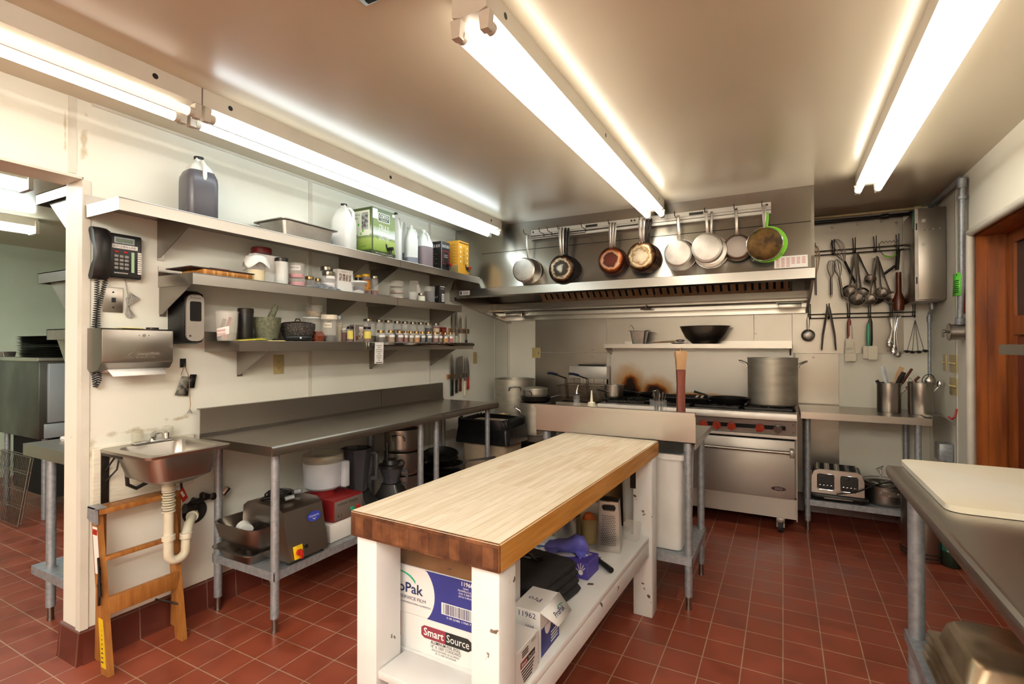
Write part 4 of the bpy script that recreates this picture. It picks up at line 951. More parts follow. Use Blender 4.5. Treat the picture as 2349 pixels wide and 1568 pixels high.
# keys on a hook
t = thing('key_bunch', 'bunch of keys and a black and white tag hanging from a wall hook', 'keys', (.015, 1.513, 1.20))
b = MB().m('black').box(-.013, -.014, .10, -.008, .014, .145); b.tube([(-.008, 0, .11), (.006, 0, .105), (.006, 0, .12)], .003, 6); b.build('hook', t)
M['tagbw'] = mat('printed_tag', '8f8c80', .5, 0, '2c2a28', 38)
b = MB().m('tagbw').add([(0, -.045, -.04), (0, .02, -.05), (0, .035, .05), (0, -.012, .055)], [(0, 1, 2, 3)]); b.m('black').add([(.003, .012, -.01), (.003, .05, -.01), (.003, .062, .06), (.003, .03, .062)], [(0, 1, 2, 3)]); b.build('tag', t, solid=.002)
M['string'] = mat('brown_string', '8a6a3e', .8)
b = MB().m('string').tube([(.005, .0, .11), (.008, .02, .05), (.008, .028, -.10), (.008, .025, -.12)], .0018, 5); b.tube([(.005, .0, .11), (.008, -.02, .06)], .0018, 5); b.m('keygrey')
for a in (-.012, 0, .012): b.tube([(.008, .025, -.12), (.008, .025 + a, -.14)], .003, 5)
b.build('string', t)

# outlets and switches
def plate(label, cat, o, ex, w, h, kind, group='ivory wall plates'):
    t = thing('wall_outlet' if kind != 'switch' else 'switch_plate', label, cat, o, 0, None)
    n = Vector(ex).cross(Vector((0, 0, 1))); T = basis((0, 0, 0), ex, (0, 0, 1))
    b = MB().m('ivory'); b.T = T; b.rbox(-w / 2, -h / 2, 0, w / 2, h / 2, .006, .002); b.build('plate', t)
    b = MB().m('ivory'); b.T = T
    if kind == 'duplex' or kind == 'combo':
        for s in (-.02, .02):
            cx = -w / 4 if kind == 'combo' else 0
            b.m('ivory').cyl((cx, s, .006), (cx, s, .0085), .015, n=16); b.m('black').box(cx - .007, s - .002, .0085, cx - .005, s + .006, .009).box(cx + .005, s - .002, .0085, cx + .007, s + .005, .009).cyl((cx, s - .008, .0085), (cx, s - .008, .009), .0022, n=8)
        if kind == 'combo': b.box(w / 4 - .004, -.012, .006, w / 4 + .004, .012, .0075); b.m('ivory').box(w / 4 - .003, -.002, .007, w / 4 + .003, .009, .014)
        b.build('socket', t)
    else:
        k = max(1, round(w / .045))
        for i in range(k):
            cx = (i - (k - 1) / 2) * .043; q = MB(); q.T = T; q.m('black').box(cx - .005, -.013, .006, cx + .005, .013, .0068); q.m('ivory').rbox(cx - .004, -.003, .006, cx + .004, .009, .018, .001); q.build('toggle', t)
    return t
plate('ivory power outlet under the lowest wall shelf', 'outlet', (.0005, 2.079, 1.297), (0, 1, 0), .072, .118, 'duplex')
plate('ivory wall plate on the left wall right of the knives', 'outlet', (.0005, 4.342, 1.29), (0, 1, 0), .072, .118, 'duplex')
plate('ivory double wall plate at the edge of the left steel sheet', 'outlet', (.362, 5.035, 1.335), (1, 0, 0), .105, .112, 'combo')
plate('upper of the two wide ivory switch plates by the cedar doorway', 'switch', (3.7795, 4.475, 1.29), (0, -1, 0), .165, .118, 'switch')
plate('lower of the two wide ivory switch plates by the cedar doorway', 'switch', (3.7795, 4.475, 1.135), (0, -1, 0), .165, .118, 'switch')
plate('narrow ivory switch plate left of the wide ones near the corner', 'switch', (3.7795, 4.68, 1.29), (0, -1, 0), .07, .118, 'switch')

# knives on two magnetic strips
M['stripw'] = mat('knife_strip_wood', 'a9794c', .5); M['blade'] = mat('knife_blade', '8f8c8a', .25, 1, '7f7c7a', 9); M['rosew'] = mat('rosewood', '6a3428', .45, 0, '522418', 20, (4, 4, .6))
M['creamp'] = mat('cream_plastic', 'e6dfca', .45)
for lab, y0, y1, z in (('upper wooden knife strip behind the lowest shelf end', 3.88, 4.22, 1.555), ('lower wooden knife strip above the steel table', 3.85, 4.21, 1.125)):
    o = MB().m('stripw').rbox(.001, y0, z - .022, .016, y1, z + .022, .002); o.m('black').box(.016, y0 + .005, z + .004, .018, y1 - .005, z + .012).box(.016, y0 + .005, z - .013, .018, y1 - .005, z - .005)
    tag(o.build('knife_strip'), lab, 'knife rack')
def knife(label, y, ztip, zheel, zend, w, hm, hw=.013, cleaver=False, tip=.0):
    t = thing('knife', label, 'knife', (.022, y, zheel), 0, 'kitchen knives on the wall strips')
    L = ztip - zheel
    if cleaver: pts = [(-w / 2, 0), (-w / 2, L * .92), (-w * .38, L * .95), (w * .42, L), (w / 2, 0)]
    else: pts = [(-w / 2, 0), (-w / 2, L * .5), (-w * .38 + tip, L * .8), (tip - w * .1, L), (w * .35, L * .75), (w / 2, L * .35), (w / 2, 0)]
    b = MB().m('blade').prism(pts, 'x', -.001, .0012); b.build('blade', t)
    H = zend - zheel; b = MB().m(hm); rings = []
    for k, ww in ((0, .9), (.12, 1.0), (.5, .8), (.85, 1.0), (1, .85)):
        z = H * k; a = hw * ww; rings.append([(-.007, y_, z) for y_ in (-a, a)] + [(.007, y_, z) for y_ in (a, -a)])
    b.loft(rings); b.build('handle', t); return t
knife('large chef knife with a black handle, leftmost on the lower strip', 3.915, 1.335, 1.085, .945, .055, 'black', .016)
knife('narrow knife with a black handle, second on the lower strip', 3.985, 1.30, 1.09, .965, .033, 'black', .012)
knife('broad cleaver with a rosewood handle on the lower strip', 4.05, 1.315, 1.10, .975, .095, 'rosew', .016, cleaver=True)
knife('white handled knife on the lower strip, right of the cleaver', 4.13, 1.305, 1.07, .93, .03, 'creamp', .013)
knife('red handled knife, rightmost on the lower strip', 4.185, 1.305, 1.10, .985, .045, 'red', .012, tip=-.01)
knife('tall white handled carving knife, leftmost on the upper strip', 3.935, 1.80, 1.535, 1.405, .045, 'creamp', .015)
knife('second tall blade beside it on the upper strip with a cream handle', 3.99, 1.76, 1.505, 1.39, .04, 'creamp', .012)
knife('white handled boning knife in the middle of the upper strip', 4.06, 1.70, 1.53, 1.41, .036, 'creamp', .015)
knife('thin black handled knife, rightmost on the upper strip', 4.155, 1.72, 1.47, 1.395, .018, 'black', .010)

# ================================================================ UNDER AND ON THE LEFT TABLES
t = thing('hotel_pan', 'shallow steel pan under a bowl at the left end of the undershelf', 'steam pan', (.265, 1.725, .302))
b = MB().m('steeld'); b.loft([orect(-.12, -.085, .11, .10, .03, .0), orect(-.135, -.10, .125, .115, .03, .05), orect(-.165, -.13, .155, .145, .035, .062), orect(-.165, -.13, .155, .145, .035, .058), orect(-.128, -.093, .118, .108, .03, .048), orect(-.115, -.08, .105, .095, .03, .004)]); b.build('pan', t)
t = thing('feed_tray', 'rounded steel grinder hopper holding tube parts, resting in the steam pan', 'grinder part', (.285, 1.70, .375))
b = MB().m('steeld'); b.loft([orect(-.10, -.06, .13, .08, .05, .0), orect(-.15, -.10, .17, .12, .06, .05), orect(-.165, -.115, .185, .135, .06, .125), orect(-.158, -.108, .178, .128, .06, .125), orect(-.10, -.06, .13, .08, .05, .012)]); b.cyl((0, 0, -.065), (0, 0, .0), .03, n=16); b.build('hopper', t)
b = MB().m('darkmetal'); T = MT(.05, -.0, .085, 0, 0, 0); b.cyl((.09, .0, .075), (-.02, .11, .105), .036, n=20, caps=False); b.cyl((.085, .003, .075), (-.02, .11, .105), .031, n=20); b.cyl((.092, -.004, .0745), (.085, .003, .076), .041, n=20); b.cyl((-.03, .08, .10), (-.03, .08, .165), .028, n=14); b.build('grinder_tube', t)
b = MB().m('white').cyl((.02, -.035, .08), (-.03, -.02, .09), .036, n=20); b.build('stuffing_cup', t)
t = thing('meat_grinder', 'stainless motor housing with a yellow and red switch on the undershelf', 'meat grinder', (0, 0, .30))
b = MB().m('steel'); pr_ = [(.18, .02), (.565, .02), (.515, .262), (.475, .285), (.235, .285), (.20, .262)]
b.prism(pr_, 'y', 1.72, 1.965); b.build('housing', t)
M['blueb'] = mat('blue_badge', '2f3f9e', .4)
nrm = Vector((.242, 0, .05)).normalized(); eyv = Vector((-.05, 0, .242)).normalized()
b = MB(); b.T = basis((.529, 1.90, .20), (0, 1, 0), eyv); b.T = b.T @ Matrix.Translation((0, 0, .0015))
b.m('blueb').add([(.045 * math.cos(R_(k)), .026 * math.sin(R_(k)), 0) for k in range(0, 360, 12)], [tuple(range(30))]); b.m('whitep').text('VOLLRATH', .013, (0, .002, .0006), (1, 0, 0), (0, 1, 0), w=.062)
b.add([(-.015, -.008, .0006), (0, -.018, .0006), (.015, -.008, .0006), (0, -.013, .0006)], [(0, 1, 2, 3)]); b.build('badge', t)
b = MB(); b.T = basis((.560, 1.775, .055), (0, 1, 0), eyv) @ Matrix.Translation((0, 0, .001)); M['yel'] = mat('yellow_plate', 'e2bd1c', .4)
b.m('yel').rbox(-.028, -.03, 0, .028, .035, .006, .002); b.m('red').cyl((0, 0, .006), (0, 0, .02), .017, n=18); b.rbox(-.006, -.03, .018, .006, .015, .032, .002); b.m('black').text('OFF', .008, (0, .028, .0065), (1, 0, 0), (0, 1, 0)); b.build('switch', t)
b = MB().m('darkmetal'); b.T = basis((.556, 1.825, .07), (0, 1, 0), eyv); b.cyl((0, 0, 0), (0, 0, .008), .010, n=12); b.build('reset_button', t)
for x in (.21, .535):
    for y in (1.74, 1.945): MB().m('rubber').cyl((x, y, .002), (x, y, .02), .012, n=10).build('foot', t)
o = MB().m('black'); rr = random.Random(3)
for k in range(5):
    r0 = .05 + .01 * k; o.tube([(.34 + r0 * math.cos(R_(a)) * .8, 1.83 + r0 * math.sin(R_(a)) + .01 * math.sin(a + k), .596 + .008 * (k % 3) + .012 * math.sin(R_(a * 2 + 50 * k))) for a in range(0, 360, 24)], .0045, 6, True)
o.m('galv').cyl((.44, 1.79, .607), (.46, 1.83, .612), .012, n=8).cyl((.38, 1.90, .607), (.41, 1.92, .615), .014, n=8)
tag(o.build('power_cord'), 'coiled black power cord lying on the stainless motor housing', 'cord')
t = thing('food_processor', 'dark red food processor with a grey bowl, standing on a white box', 'food processor', (0, 0, 0))
M['dred'] = mat('dark_red_enamel', '7a1c1e', .35)
b = MB().m('dred').rbox(.20, 2.06, .405, .50, 2.29, .53, .006); b.cyl((.31, 2.155, .53), (.31, 2.155, .56), .075, n=24); b.build('motor_base', t)
M['facep'] = mat('brushed_faceplate', '9a938c', .4, .7)
b = MB().m('facep').rbox(.499, 2.068, .412, .503, 2.285, .520, .001); b.m('black').text('robot coupe', .028, (.5035, 2.165, .50), (0, 1, 0), w=.155).text('R 2', .024, (.5035, 2.105, .435), (0, 1, 0))
b.cyl((.503, 2.20, .45), (.504, 2.20, .45), .001, n=6); b.build('face_plate', t)
M['green'] = mat('green_button', '1f9a6e', .35)
for m_, y in (('green', 2.20), ('red', 2.245)): MB().m(m_).cyl((.503, y, .452), (.512, y, .452), .013, n=16).build('button', t, label='green start button' if m_ == 'green' else 'red stop button')
M['greyp'] = mat('grey_plastic', 'b9bcc2', .4, 0, 'b0b3ba', 5)
b = MB().m('greyp'); b.T = MT(.31, 2.155, .565); b.lathe([(.001, 0), (.098, 0), (.108, .012), (.115, .155), (.11, .155), (.10, .02), (.001, .02)], 30); b.T = I4
b.rbox(.395, 2.20, .565, .44, 2.245, .72, .010); b.build('bowl', t)
b = MB().m('acryl'); b.T = MT(.31, 2.155, .72); b.lathe([(.117, 0), (.12, .012), (.118, .04), (.112, .045), (.105, .02)], 30); b.build('lid_ring', t)
o = MB().m('white').rbox(.24, 2.03, .302, .51, 2.30, .402, .006); tag(o.build('white_box'), 'plain white box under the dark red food processor', 'box')
# blenders
M['smoke'] = mat('smoky_plastic', '45454a', .25, 0, alpha=.86)
def blender(label, x, y, s, H, lid=False):
    t = thing('blender', label, 'blender', (x, y, .302), R_(20), 'blenders on the undershelf')
    b = MB().m('black'); b.loft([orect(-.10 * s, -.09 * s, .10 * s, .09 * s, .02, 0), orect(-.10 * s, -.09 * s, .10 * s, .09 * s, .02, .09), orect(-.07 * s, -.065 * s, .07 * s, .065 * s, .02, .14), orect(-.062 * s, -.06 * s, .062 * s, .06 * s, .02, .165)])
    b.m('redring').tube([(.101 * s, .03 + .022 * math.cos(R_(a)), .05 + .022 * math.sin(R_(a))) for a in range(0, 360, 30)], .002, 5, True); b.build('motor_base', t)
    b = MB().m('smoke')
    def oc(r, z, k=.72): return [(r * math.cos(R_(a)) * (1 if i % 2 else k + .2), r * math.sin(R_(a)) * (1 if i % 2 else k + .2), z) for i, a in enumerate(range(0, 360, 22))][:16]
    b.loft([oc(.058 * s, .168), oc(.06 * s, .20), oc(.085 * s, H - .02), oc(.092 * s, H), oc(.086 * s, H), oc(.055 * s, .20)]); b.rbox(.09 * s, -.012, H * .55, .125 * s, .012, H * .6, .003); b.rbox(.115 * s, -.012, H * .55, .13 * s, .012, H - .02, .003); b.rbox(.085 * s, -.012, H - .035, .13 * s, .012, H - .02, .003)
    b.build('jug', t)
    if lid:
        b = MB().m('black'); b.T = MT(0, 0, H); b.lathe([(.001, -.005), (.095 * s, -.005), (.095 * s, .012), (.065 * s, .018), (.06 * s, .045), (.001, .045)], 24); b.build('lid', t)
        b = MB().m('black').cyl((-.03, 0, H + .04), (-.035, .01, H + .16), .008, n=8); b.build('tamper', t)
    return t
M['redring'] = mat('red_ring', '9a2424', .4)
blender('tall open smoky blender jug on its black base next to the food processor', .30, 2.435, 1.12, .445)
blender('smaller lidded black blender with a tamper, beside the steel pots', .36, 2.70, .92, .28, True)
def stockpot(name, label, x, y, z, r, h, m_='steel', group=None, hz=.7, ang=(-40, 140), lid=False, hs=1.0, bands=True, rz=0):
    t = thing(name, label, 'pot', (x, y, z), rz, group)
    b = MB().m(m_); b.lathe([(.001, .001), (r * .93, .001), (r * .985, .012), (r, .03), (r, h - .008), (r + .004, h - .006), (r + .004, h), (r - .003, h), (r - .004, .03), (.001, .006)], 40); b.build('pot_body', t)
    for a in ang:
        q = MB().m('chrome' if m_ == 'steel' else 'steel'); q.T = Matrix.Rotation(R_(a), 4, 'Z'); w = .045 * hs; o_ = .045 * hs
        q.tube([(r, -w, h * hz - .02), (r + .006, -w, h * hz), (r + o_ * .8, -w * .8, h * hz + .022), (r + o_, 0, h * hz + .026), (r + o_ * .8, w * .8, h * hz + .022), (r + .006, w, h * hz), (r, w, h * hz - .02)], .0055 * hs, 8); q.build('handle', t)
    if lid:
        b = MB().m(m_); b.lathe([(r + .004, h), (r + .002, h + .006), (r * .5, h + .016), (.001, h + .018)], 36); b.build('lid', t)
    return t
for k, (z0, h_) in enumerate(((.302, .17), (.474, .165), (.641, .16))):
    stockpot('stock_pot', ('bottom steel pot of the stack under the table by the blenders', 'middle steel pot of the stack under the table by the blenders', 'topmost steel pot of the stack under the table by the blenders')[k], .26, 2.93, z0, .135 - .004 * k, h_, group='steel pots stacked under the left table', hz=.68, ang=(-62, 118))
# stacked frying pans on the undershelf
def flat_pan(label, x, y, z, r, h, ang, m_in='iron', tilt=0, hl=.19, hm='darkmetal', group=None, name='frying_pan', outm='darkmetal'):
    t = thing(name, label, 'pan', (x, y, z), R_(ang), group)
    if tilt: t.rotation_euler = (0, R_(tilt), R_(ang))
    b = MB().m(outm); b.lathe([(.001, .0005), (r * .72, .0005), (r * .86, h * .35), (r * .98, h), (r + .003, h + .002)], 36); b.m(m_in).lathe([(r + .003, h + .002), (r * .96, h), (r * .84, h * .4), (r * .70, .004), (.001, .004)], 36); b.build('pan_body', t)
    b = MB().m(hm); b.tube([(r * .96, 0, h * .8), (r + .04, 0, h + .012), (r + hl, 0, h + .03)], .008, 8, rs=[.009, .007, .010]); b.build('handle', t); return t
PG = 'frying pans stacked under the left table'
labs = ('lowest pan of the frying pan stack under the far left table', 'second pan from the bottom of the frying pan stack', 'third pan from the bottom of the frying pan stack', 'long handled pan in the frying pan stack, its handle pointing to the bin', 'fifth pan of the stack with steel rivets on its rim', 'topmost black nonstick pan tilted on the frying pan stack')
for k in range(6):
    flat_pan(labs[k], .30 + (.02 if k % 2 else -.01), 3.34 + (0, .015, -.01, .02, .01, -.02)[k], .302 + k * .037 + (.01 if k == 5 else 0), (.17, .165, .17, .16, .155, .145)[k], .05, (200, 160, -120, 38, -75, -60)[k], hl=(.1, .1, .1, .27, .12, .1)[k], group=PG, tilt=(12 if k == 5 else 0), outm='steeld' if k in (1, 3, 4) else 'darkmetal')
# rubbish bin with a black liner
t = thing('trash_can', 'tan slim rubbish bin with a black liner beyond the far left table', 'trash can', (.40, 4.02, 0))
M['tanp'] = mat('tan_plastic', 'b8a890', .5, 0, 'ac9c84', 5)
b = MB().m('tanp'); b.loft([orect(-.20, -.15, .20, .15, .04, .001), orect(-.235, -.19, .235, .17, .04, .72), orect(-.228, -.183, .228, .163, .04, .72), orect(-.19, -.14, .19, .14, .04, .02)]); b.build('bin_body', t)
M['bag'] = mat('black_bag', '0e0e10', .3, 0, '1a1a1c', 30, bump=.4, bs=25)
b = MB().m('bag'); rr = random.Random(5); rings = []
for z, o_, j in ((.60, .012, .004), (.64, .018, .008), (.70, .022, .008), (.755, .02, .01), (.765, .0, .012), (.70, -.02, .006), (.55, -.04, 0)):
    rings.append([(x + math.copysign(o_, x) + rr.uniform(-j, j), y + math.copysign(o_, y) + rr.uniform(-j, j), zz + rr.uniform(-j, j) * 1.3) for x, y, zz in orect(-.235, -.19, .235, .17, .05, z, 8)])
b.loft(rings, cap0=False, cap1=True); b.build('bin_liner', t, sharp=60)

# ================================================================ THINGS ON THE WALL SHELVES
S1, S2, S3 = 2.0375, 1.7585, 1.4375
def colm(c, rough=.6, **k): return mat('stuff_' + c + ('_' + str(k.get('ns')) if k.get('ns') else ''), c, rough, **k)
def jar(label, x, y, z, r, h, content='6a4a2a', fill=.7, lid='lid', paper=None, glass='glass', cat='jar', name='glass_jar', group=None, lidh=.014, content2=None, neck=True, text=None, ns=90):
    t = thing(name, label, cat, (x, y, z), 0, group)
    M['c_' + content] = colm(content, .7, col2=content2 or content, ns=ns); hh = h - lidh
    if fill > 0:
        MB().m('c_' + content).lathe([(.001, .003), (r * .93, .003), (r * .93, .003 + (hh - .012) * fill), (.001, .003 + (hh - .012) * fill)], 20).build('contents', t)
    b = MB().m(glass)
    b.lathe([(.001, 0), (r * .94, 0), (r, .006), (r, hh - r * .35), (r * (.84 if neck else 1), hh - .004), (r * (.84 if neck else 1), hh)], 20); b.build('jar_body', t)
    rl = r * (.9 if neck else 1.04)
    MB().m(lid).lathe([(rl * .99, hh - .004), (rl, hh), (rl, h - .003), (rl - .003, h), (.001, h)], 20).build('lid', t)
    if paper:
        b = MB().m(paper[0]); z0, z1 = h * paper[1], h * paper[2]; a0, a1 = paper[3] if len(paper) > 3 else (-70, 20); pr = r + .0008
        n = 8; P = lambda a, q: (pr * math.cos(R_(a)), pr * math.sin(R_(a)), q)
        for i in range(n):
            A, B = a0 + (a1 - a0) * i / n, a0 + (a1 - a0) * (i + 1) / n; b.add([P(A, z0), P(B, z0), P(B, z1), P(A, z1)], [(0, 1, 2, 3)])
        am = (a0 + a1) / 2
        if text: b.m('black').text(text, (z1 - z0) * .55, ((pr + .001) * math.cos(R_(am)), (pr + .001) * math.sin(R_(am)), (z0 + z1) / 2), (-math.sin(R_(am)), math.cos(R_(am)), 0), w=min(r * 1.2, pr * R_(abs(a1 - a0)) * .8))
        b.build('paper_label', t)
    return t
def fjar(label, u0, u1, vt, x, z, *a, **k):
    cx, cy, r, zt = fit(u0, u1, vt, 'x', x); return jar(label, cx, cy, z, r, max(zt - z, .03), *a, **k)
def jug(label, u0, u1, vt, x, z, liquid=None, lev=.5, cap='black', m_='milk', group=None, rz=0, square=True, handle=True):
    cx, cy, r, zt = fit(u0, u1, vt, 'x', x); h = zt - z; r *= .92
    t = thing('jug', label, 'jug', (cx, cy, z), R_(rz), group)
    sq = lambda w, zz: orect(-w, -w, w, w, w * .45, zz)
    b = MB().m(m_); rings = [sq(r * .95, .0), sq(r, .01), sq(r, h * .58), sq(r * .97, h * .66), sq(r * .62, h * .84), sq(r * .32, h * .91), sq(r * .26, h * .93), sq(r * .26, h * .97)]
    b.loft(rings); b.build('jug_body', t, sharp=50)
    if liquid:
        M['c_' + liquid] = colm(liquid, .4); MB().m('c_' + liquid).loft([sq(r * 1.004, .004), sq(r * 1.006, .012), sq(r * 1.006, h * lev)], cap1=False).build('liquid', t, sharp=50)
    if handle:
        b = MB().m(m_); b.tube([(r * .3, 0, h * .90), (r * .62, 0, h * .90), (r * .95, 0, h * .82), (r * .98, 0, h * .66), (r * .8, 0, h * .58)], r * .14, 10); b.build('handle', t)
    MB().m(cap).cyl((0, 0, h * .955), (0, 0, h), r * .31, n=20).build('cap', t)
    return t
M['amberjug'] = mat('dark_filled_jug', '4d4a4e', .3, 0, '454246', 4)
t = jug('jug of dark liquid standing at the near end of the top shelf', 414, 498, 361, .16, S1, liquid=None, m_='milk', rz=-8, handle=True)
r_ = fit(414, 498, 361, 'x', .16); hj = r_[3] - S1; rj = r_[2] * .92
M['darkjug'] = mat('jug_dark_content', '55545c', .3, 0, '4c4a52', 4)
MB().m('darkjug').loft([orect(-w, -w, w, w, w * .45, zz) for w, zz in ((rj * .96, .003), (rj * 1.008, .012), (rj * 1.008, hj * .58), (rj * .98, hj * .66), (rj * .82, hj * .75))], cap1=False).build('liquid', t, sharp=50)
jug('opaque white gallon jug with a black cap between the pan and the olive oil box', 762, 816, 468, .17, S1, rz=20, m_='white')
jug('slim white jug half hidden behind the olive oil box', 893, 923, 488, .12, S1, rz=30, m_='white')
jug('milky jug with grey liquid, second of the four right of the oil box', 916, 944, 510, .10, S1, liquid='6f6d78', lev=.3, rz=10, cap='milk', group='jugs beyond the oil box')
jug('milky jug with a looped handle and little liquid, third right of the oil box', 928, 958, 517, .17, S1, liquid='7a7f8c', lev=.2, rz=60, cap='milk', group='jugs beyond the oil box')
jug('jug three quarters full of mauve liquid next to the black wine box', 952, 991, 528, .18, S1, liquid='7d7076', lev=.55, rz=-10, cap='milk', group='jugs beyond the oil box')
# hotel pan
t = thing('hotel_pan', 'half size steel steam pan on the top shelf', 'steam pan', (.155, 2.09, S1))
b = MB().m('alu'); b.loft([orect(-.11, -.17, .11, .17, .03, .0), orect(-.12, -.185, .12, .185, .035, .088), orect(-.14, -.205, .14, .205, .03, .095), orect(-.14, -.205, .14, .205, .03, .090), orect(-.116, -.18, .116, .18, .03, .086), orect(-.106, -.165, .106, .165, .03, .004)]); b.build('pan', t)
o = MB().m('whitep').add([(.05, 2.12, 2.135), (.16, 2.12, 2.140), (.16, 2.26, 2.15), (.05, 2.27, 2.165), (.09, 2.19, 2.175), (.15, 2.19, 2.165)], [(0, 1, 5, 4), (5, 2, 3, 4)]); o.m('black')
for k in range(4): o.add([(.155 - k * .015, 2.20 + k * .002, 2.1725 - k * .0), (.147 - k * .015, 2.20, 2.1745), (.147 - k * .015, 2.25, 2.163), (.155 - k * .015, 2.25, 2.160)], [(0, 1, 2, 3)])
tag(o.build('folded_card', solid=.002), 'folded black and white card lying in the steam pan on the top shelf', 'card')

# bag-in-box cartons
def carton(label, cat, x0, x1, y0, y1, z, h, m_, name='carton', group=None):
    t = thing(name, label, cat, (0, 0, z), 0, group); MB().m(m_).rbox(x0, y0, 0, x1, y1, h, .002, 1).build('box_body', t); return t
def spigot(t, x, y, z, red=False):
    b = MB().m('black'); b.cyl((x, y, z), (x + .03, y, z), .014, n=14); b.cyl((x + .022, y, z + .01), (x + .022, y, z - .03), .011, n=12); b.m('red' if red else 'black').cyl((x + .03, y - .002, z), (x + .042, y - .002, z), .013, n=14); b.m('black').add([(x + .002, y - .03, z + .035), (x + .002, y - .012, z + .03), (x + .002, y - .005, z), (x + .002, y - .02, z)], [(0, 1, 2, 3)]); b.build('spigot', t)
def oil_mat():
    m = bpy.data.materials.new('oil_box_print'); m.use_nodes = True; t = m.node_tree; b = t.nodes['Principled BSDF']
    tc = nd(t, 'ShaderNodeTexCoord'); sp = nd(t, 'ShaderNodeSeparateXYZ'); t.links.new(tc.outputs['Object'], sp.inputs[0])
    n = nd(t, 'ShaderNodeTexNoise'); n.inputs['Scale'].default_value = 45; t.links.new(tc.outputs['Object'], n.inputs['Vector'])
    ma = nd(t, 'ShaderNodeMath', operation='MULTIPLY_ADD'); ma.inputs[1].default_value = .03; t.links.new(n.outputs[0], ma.inputs[0]); t.links.new(sp.outputs[2], ma.inputs[2])
    mu = nd(t, 'ShaderNodeMath', operation='MULTIPLY'); mu.inputs[1].default_value = 3.0; t.links.new(ma.outputs[0], mu.inputs[0])
    r = t.nodes.new('ShaderNodeValToRGB'); e = r.color_ramp.elements; e[0].position = .12; e[0].color = lin('4a5c22'); e[1].position = .98; e[1].color = lin('46532a')
    for p, c in ((.16, '7d9a3a'), (.36, 'a6b964'), (.42, '6d8650'), (.47, 'e8eef0'), (.58, 'a9b7a4'), (.64, '6f8040'), (.8, '5d6c33')): q = e.new(p); q.color = lin(c)
    t.links.new(mu.outputs[0], r.inputs[0]); t.links.new(r.outputs[0], b.inputs['Base Color']); b.inputs['Roughness'].default_value = .45; return m
M['oil'] = oil_mat(); M['olive'] = mat('olive_green_print', '3c4526', .5); M['cream'] = mat('cream_print', 'e3e6d2', .5); M['lgreen'] = mat('bright_green_print', '58b03a', .5); M['photo'] = mat('grey_photo_print', '4a4a48', .6, 0, 'b8b8b4', 60)
X1_ = .292; Y0_, Y1_, H_ = 2.578, 2.812, .322
t = carton('large green olive oil box with a black tap on the top shelf', 'oil box', .075, X1_, Y0_, Y1_, S1, H_, 'oil', 'oil_box')
MB().m('olive').rbox(.07, Y0_ - .002, 0, X1_ + .003, Y1_ + .002, .028, .001, 1).build('bottom_band', t)
b = MB().m('olive'); YC = (Y0_ + Y1_) / 2; F = X1_ + .0008
b.box(X1_, Y0_, .02, F, Y0_ + .012, H_); b.box(.075, Y0_ - .0008, .0, X1_, Y0_, .03)
b.m('cream').box(X1_, Y0_ + .008, H_ - .075, F + .0002, Y0_ + .055, H_ - .008)
b.m('whitep').box(X1_, YC - .058, H_ - .088, F + .0004, YC + .058, H_ - .028).m('olive').box(X1_, YC - .054, H_ - .084, F + .0008, YC + .054, H_ - .032).m('whitep').text('CORTO', .036, (F + .0012, YC, H_ - .052), (0, 1, 0), w=.09).text('OLIVE OIL CO', .010, (F + .0012, YC, H_ - .074), (0, 1, 0))
b.text('TRULY', .052, (F + .0012, YC, H_ - .13), (0, 1, 0), w=.10).box(F, YC - .05, H_ - .158, F + .0008, YC + .05, H_ - .156).text('EXTRA VIRGIN', .030, (F + .0012, YC, H_ - .175), (0, 1, 0), w=.14).text('OLIVE OIL', .030, (F + .0012, YC, H_ - .205), (0, 1, 0), w=.10)
b.box(F, Y1_ - .03, H_ - .03, F + .0008, Y1_ - .006, H_ - .012)
b.text('100% CALIFORNIA OLIVES', .010, (X1_ + .0038, YC, .013), (0, 1, 0), w=.17)
W_ = X1_ - .075; FY = Y0_ - .0008
b.m('cream').box(.085, FY, .13, X1_ - .02, Y0_, H_ - .02).m('black').text('Italian Roots', .018, (.14, FY - .0006, H_ - .045), align='CENTER').text('California', .018, (.13, FY - .0006, H_ - .068)).text('Grown', .018, (.12, FY - .0006, H_ - .09))
b.m('photo').box(.20, FY - .0006, .17, .262, FY, H_ - .035).box(.11, FY - .0006, .075, .16, FY, .14)
b.m('lgreen').box(.165, FY - .0008, .20, .178, FY, .215).box(.205, FY - .0008, .155, .218, FY, .17).box(.188, FY - .0008, .135, .2, FY, .152).m('black').text('CORTO', .014, (.215, FY - .0008, .055))
b.build('printed_face', t); spigot(t, X1_, YC + .045, .055)
M['blackbox'] = mat('black_carton', '1c1a1b', .4); M['yellowbox'] = mat('yellow_carton', 'dfa63a', .5, 0, 'd69c30', 6)
t = carton('black boxed wine carton on the top shelf', 'wine box', .14, .285, 3.385, 3.50, S1, .235, 'blackbox', 'wine_box')
F = .286; b = MB().m('whitep').text('BLACK BOX', .034, (F, 3.443, .195), (0, 1, 0), w=.095).text('BLACK BOX', .034, (.215, 3.384, .195), w=.11)
b.m('red').box(.285, 3.405, .05, F - .0003, 3.485, .16).m('blackbox').box(.285, 3.410, .055, F - .0001, 3.48, .155).m('whitep').text('Cabernet', .014, (F + .0002, 3.445, .125), (0, 1, 0), w=.05).text('Sauvignon', .014, (F + .0002, 3.445, .11), (0, 1, 0), w=.05)
M['tanprint'] = mat('tan_print', '9a8a5c', .6); b.m('tanprint')
for k in range(6): b.text('VELVETY RED' if k % 2 else 'DRY', .010, (.21, 3.3842, .15 - k * .02))
b.m('keygrey').box(.283, 3.3835, 0, .2862, 3.388, .235); b.build('printed_face', t); spigot(t, .286, 3.468, .045, True)
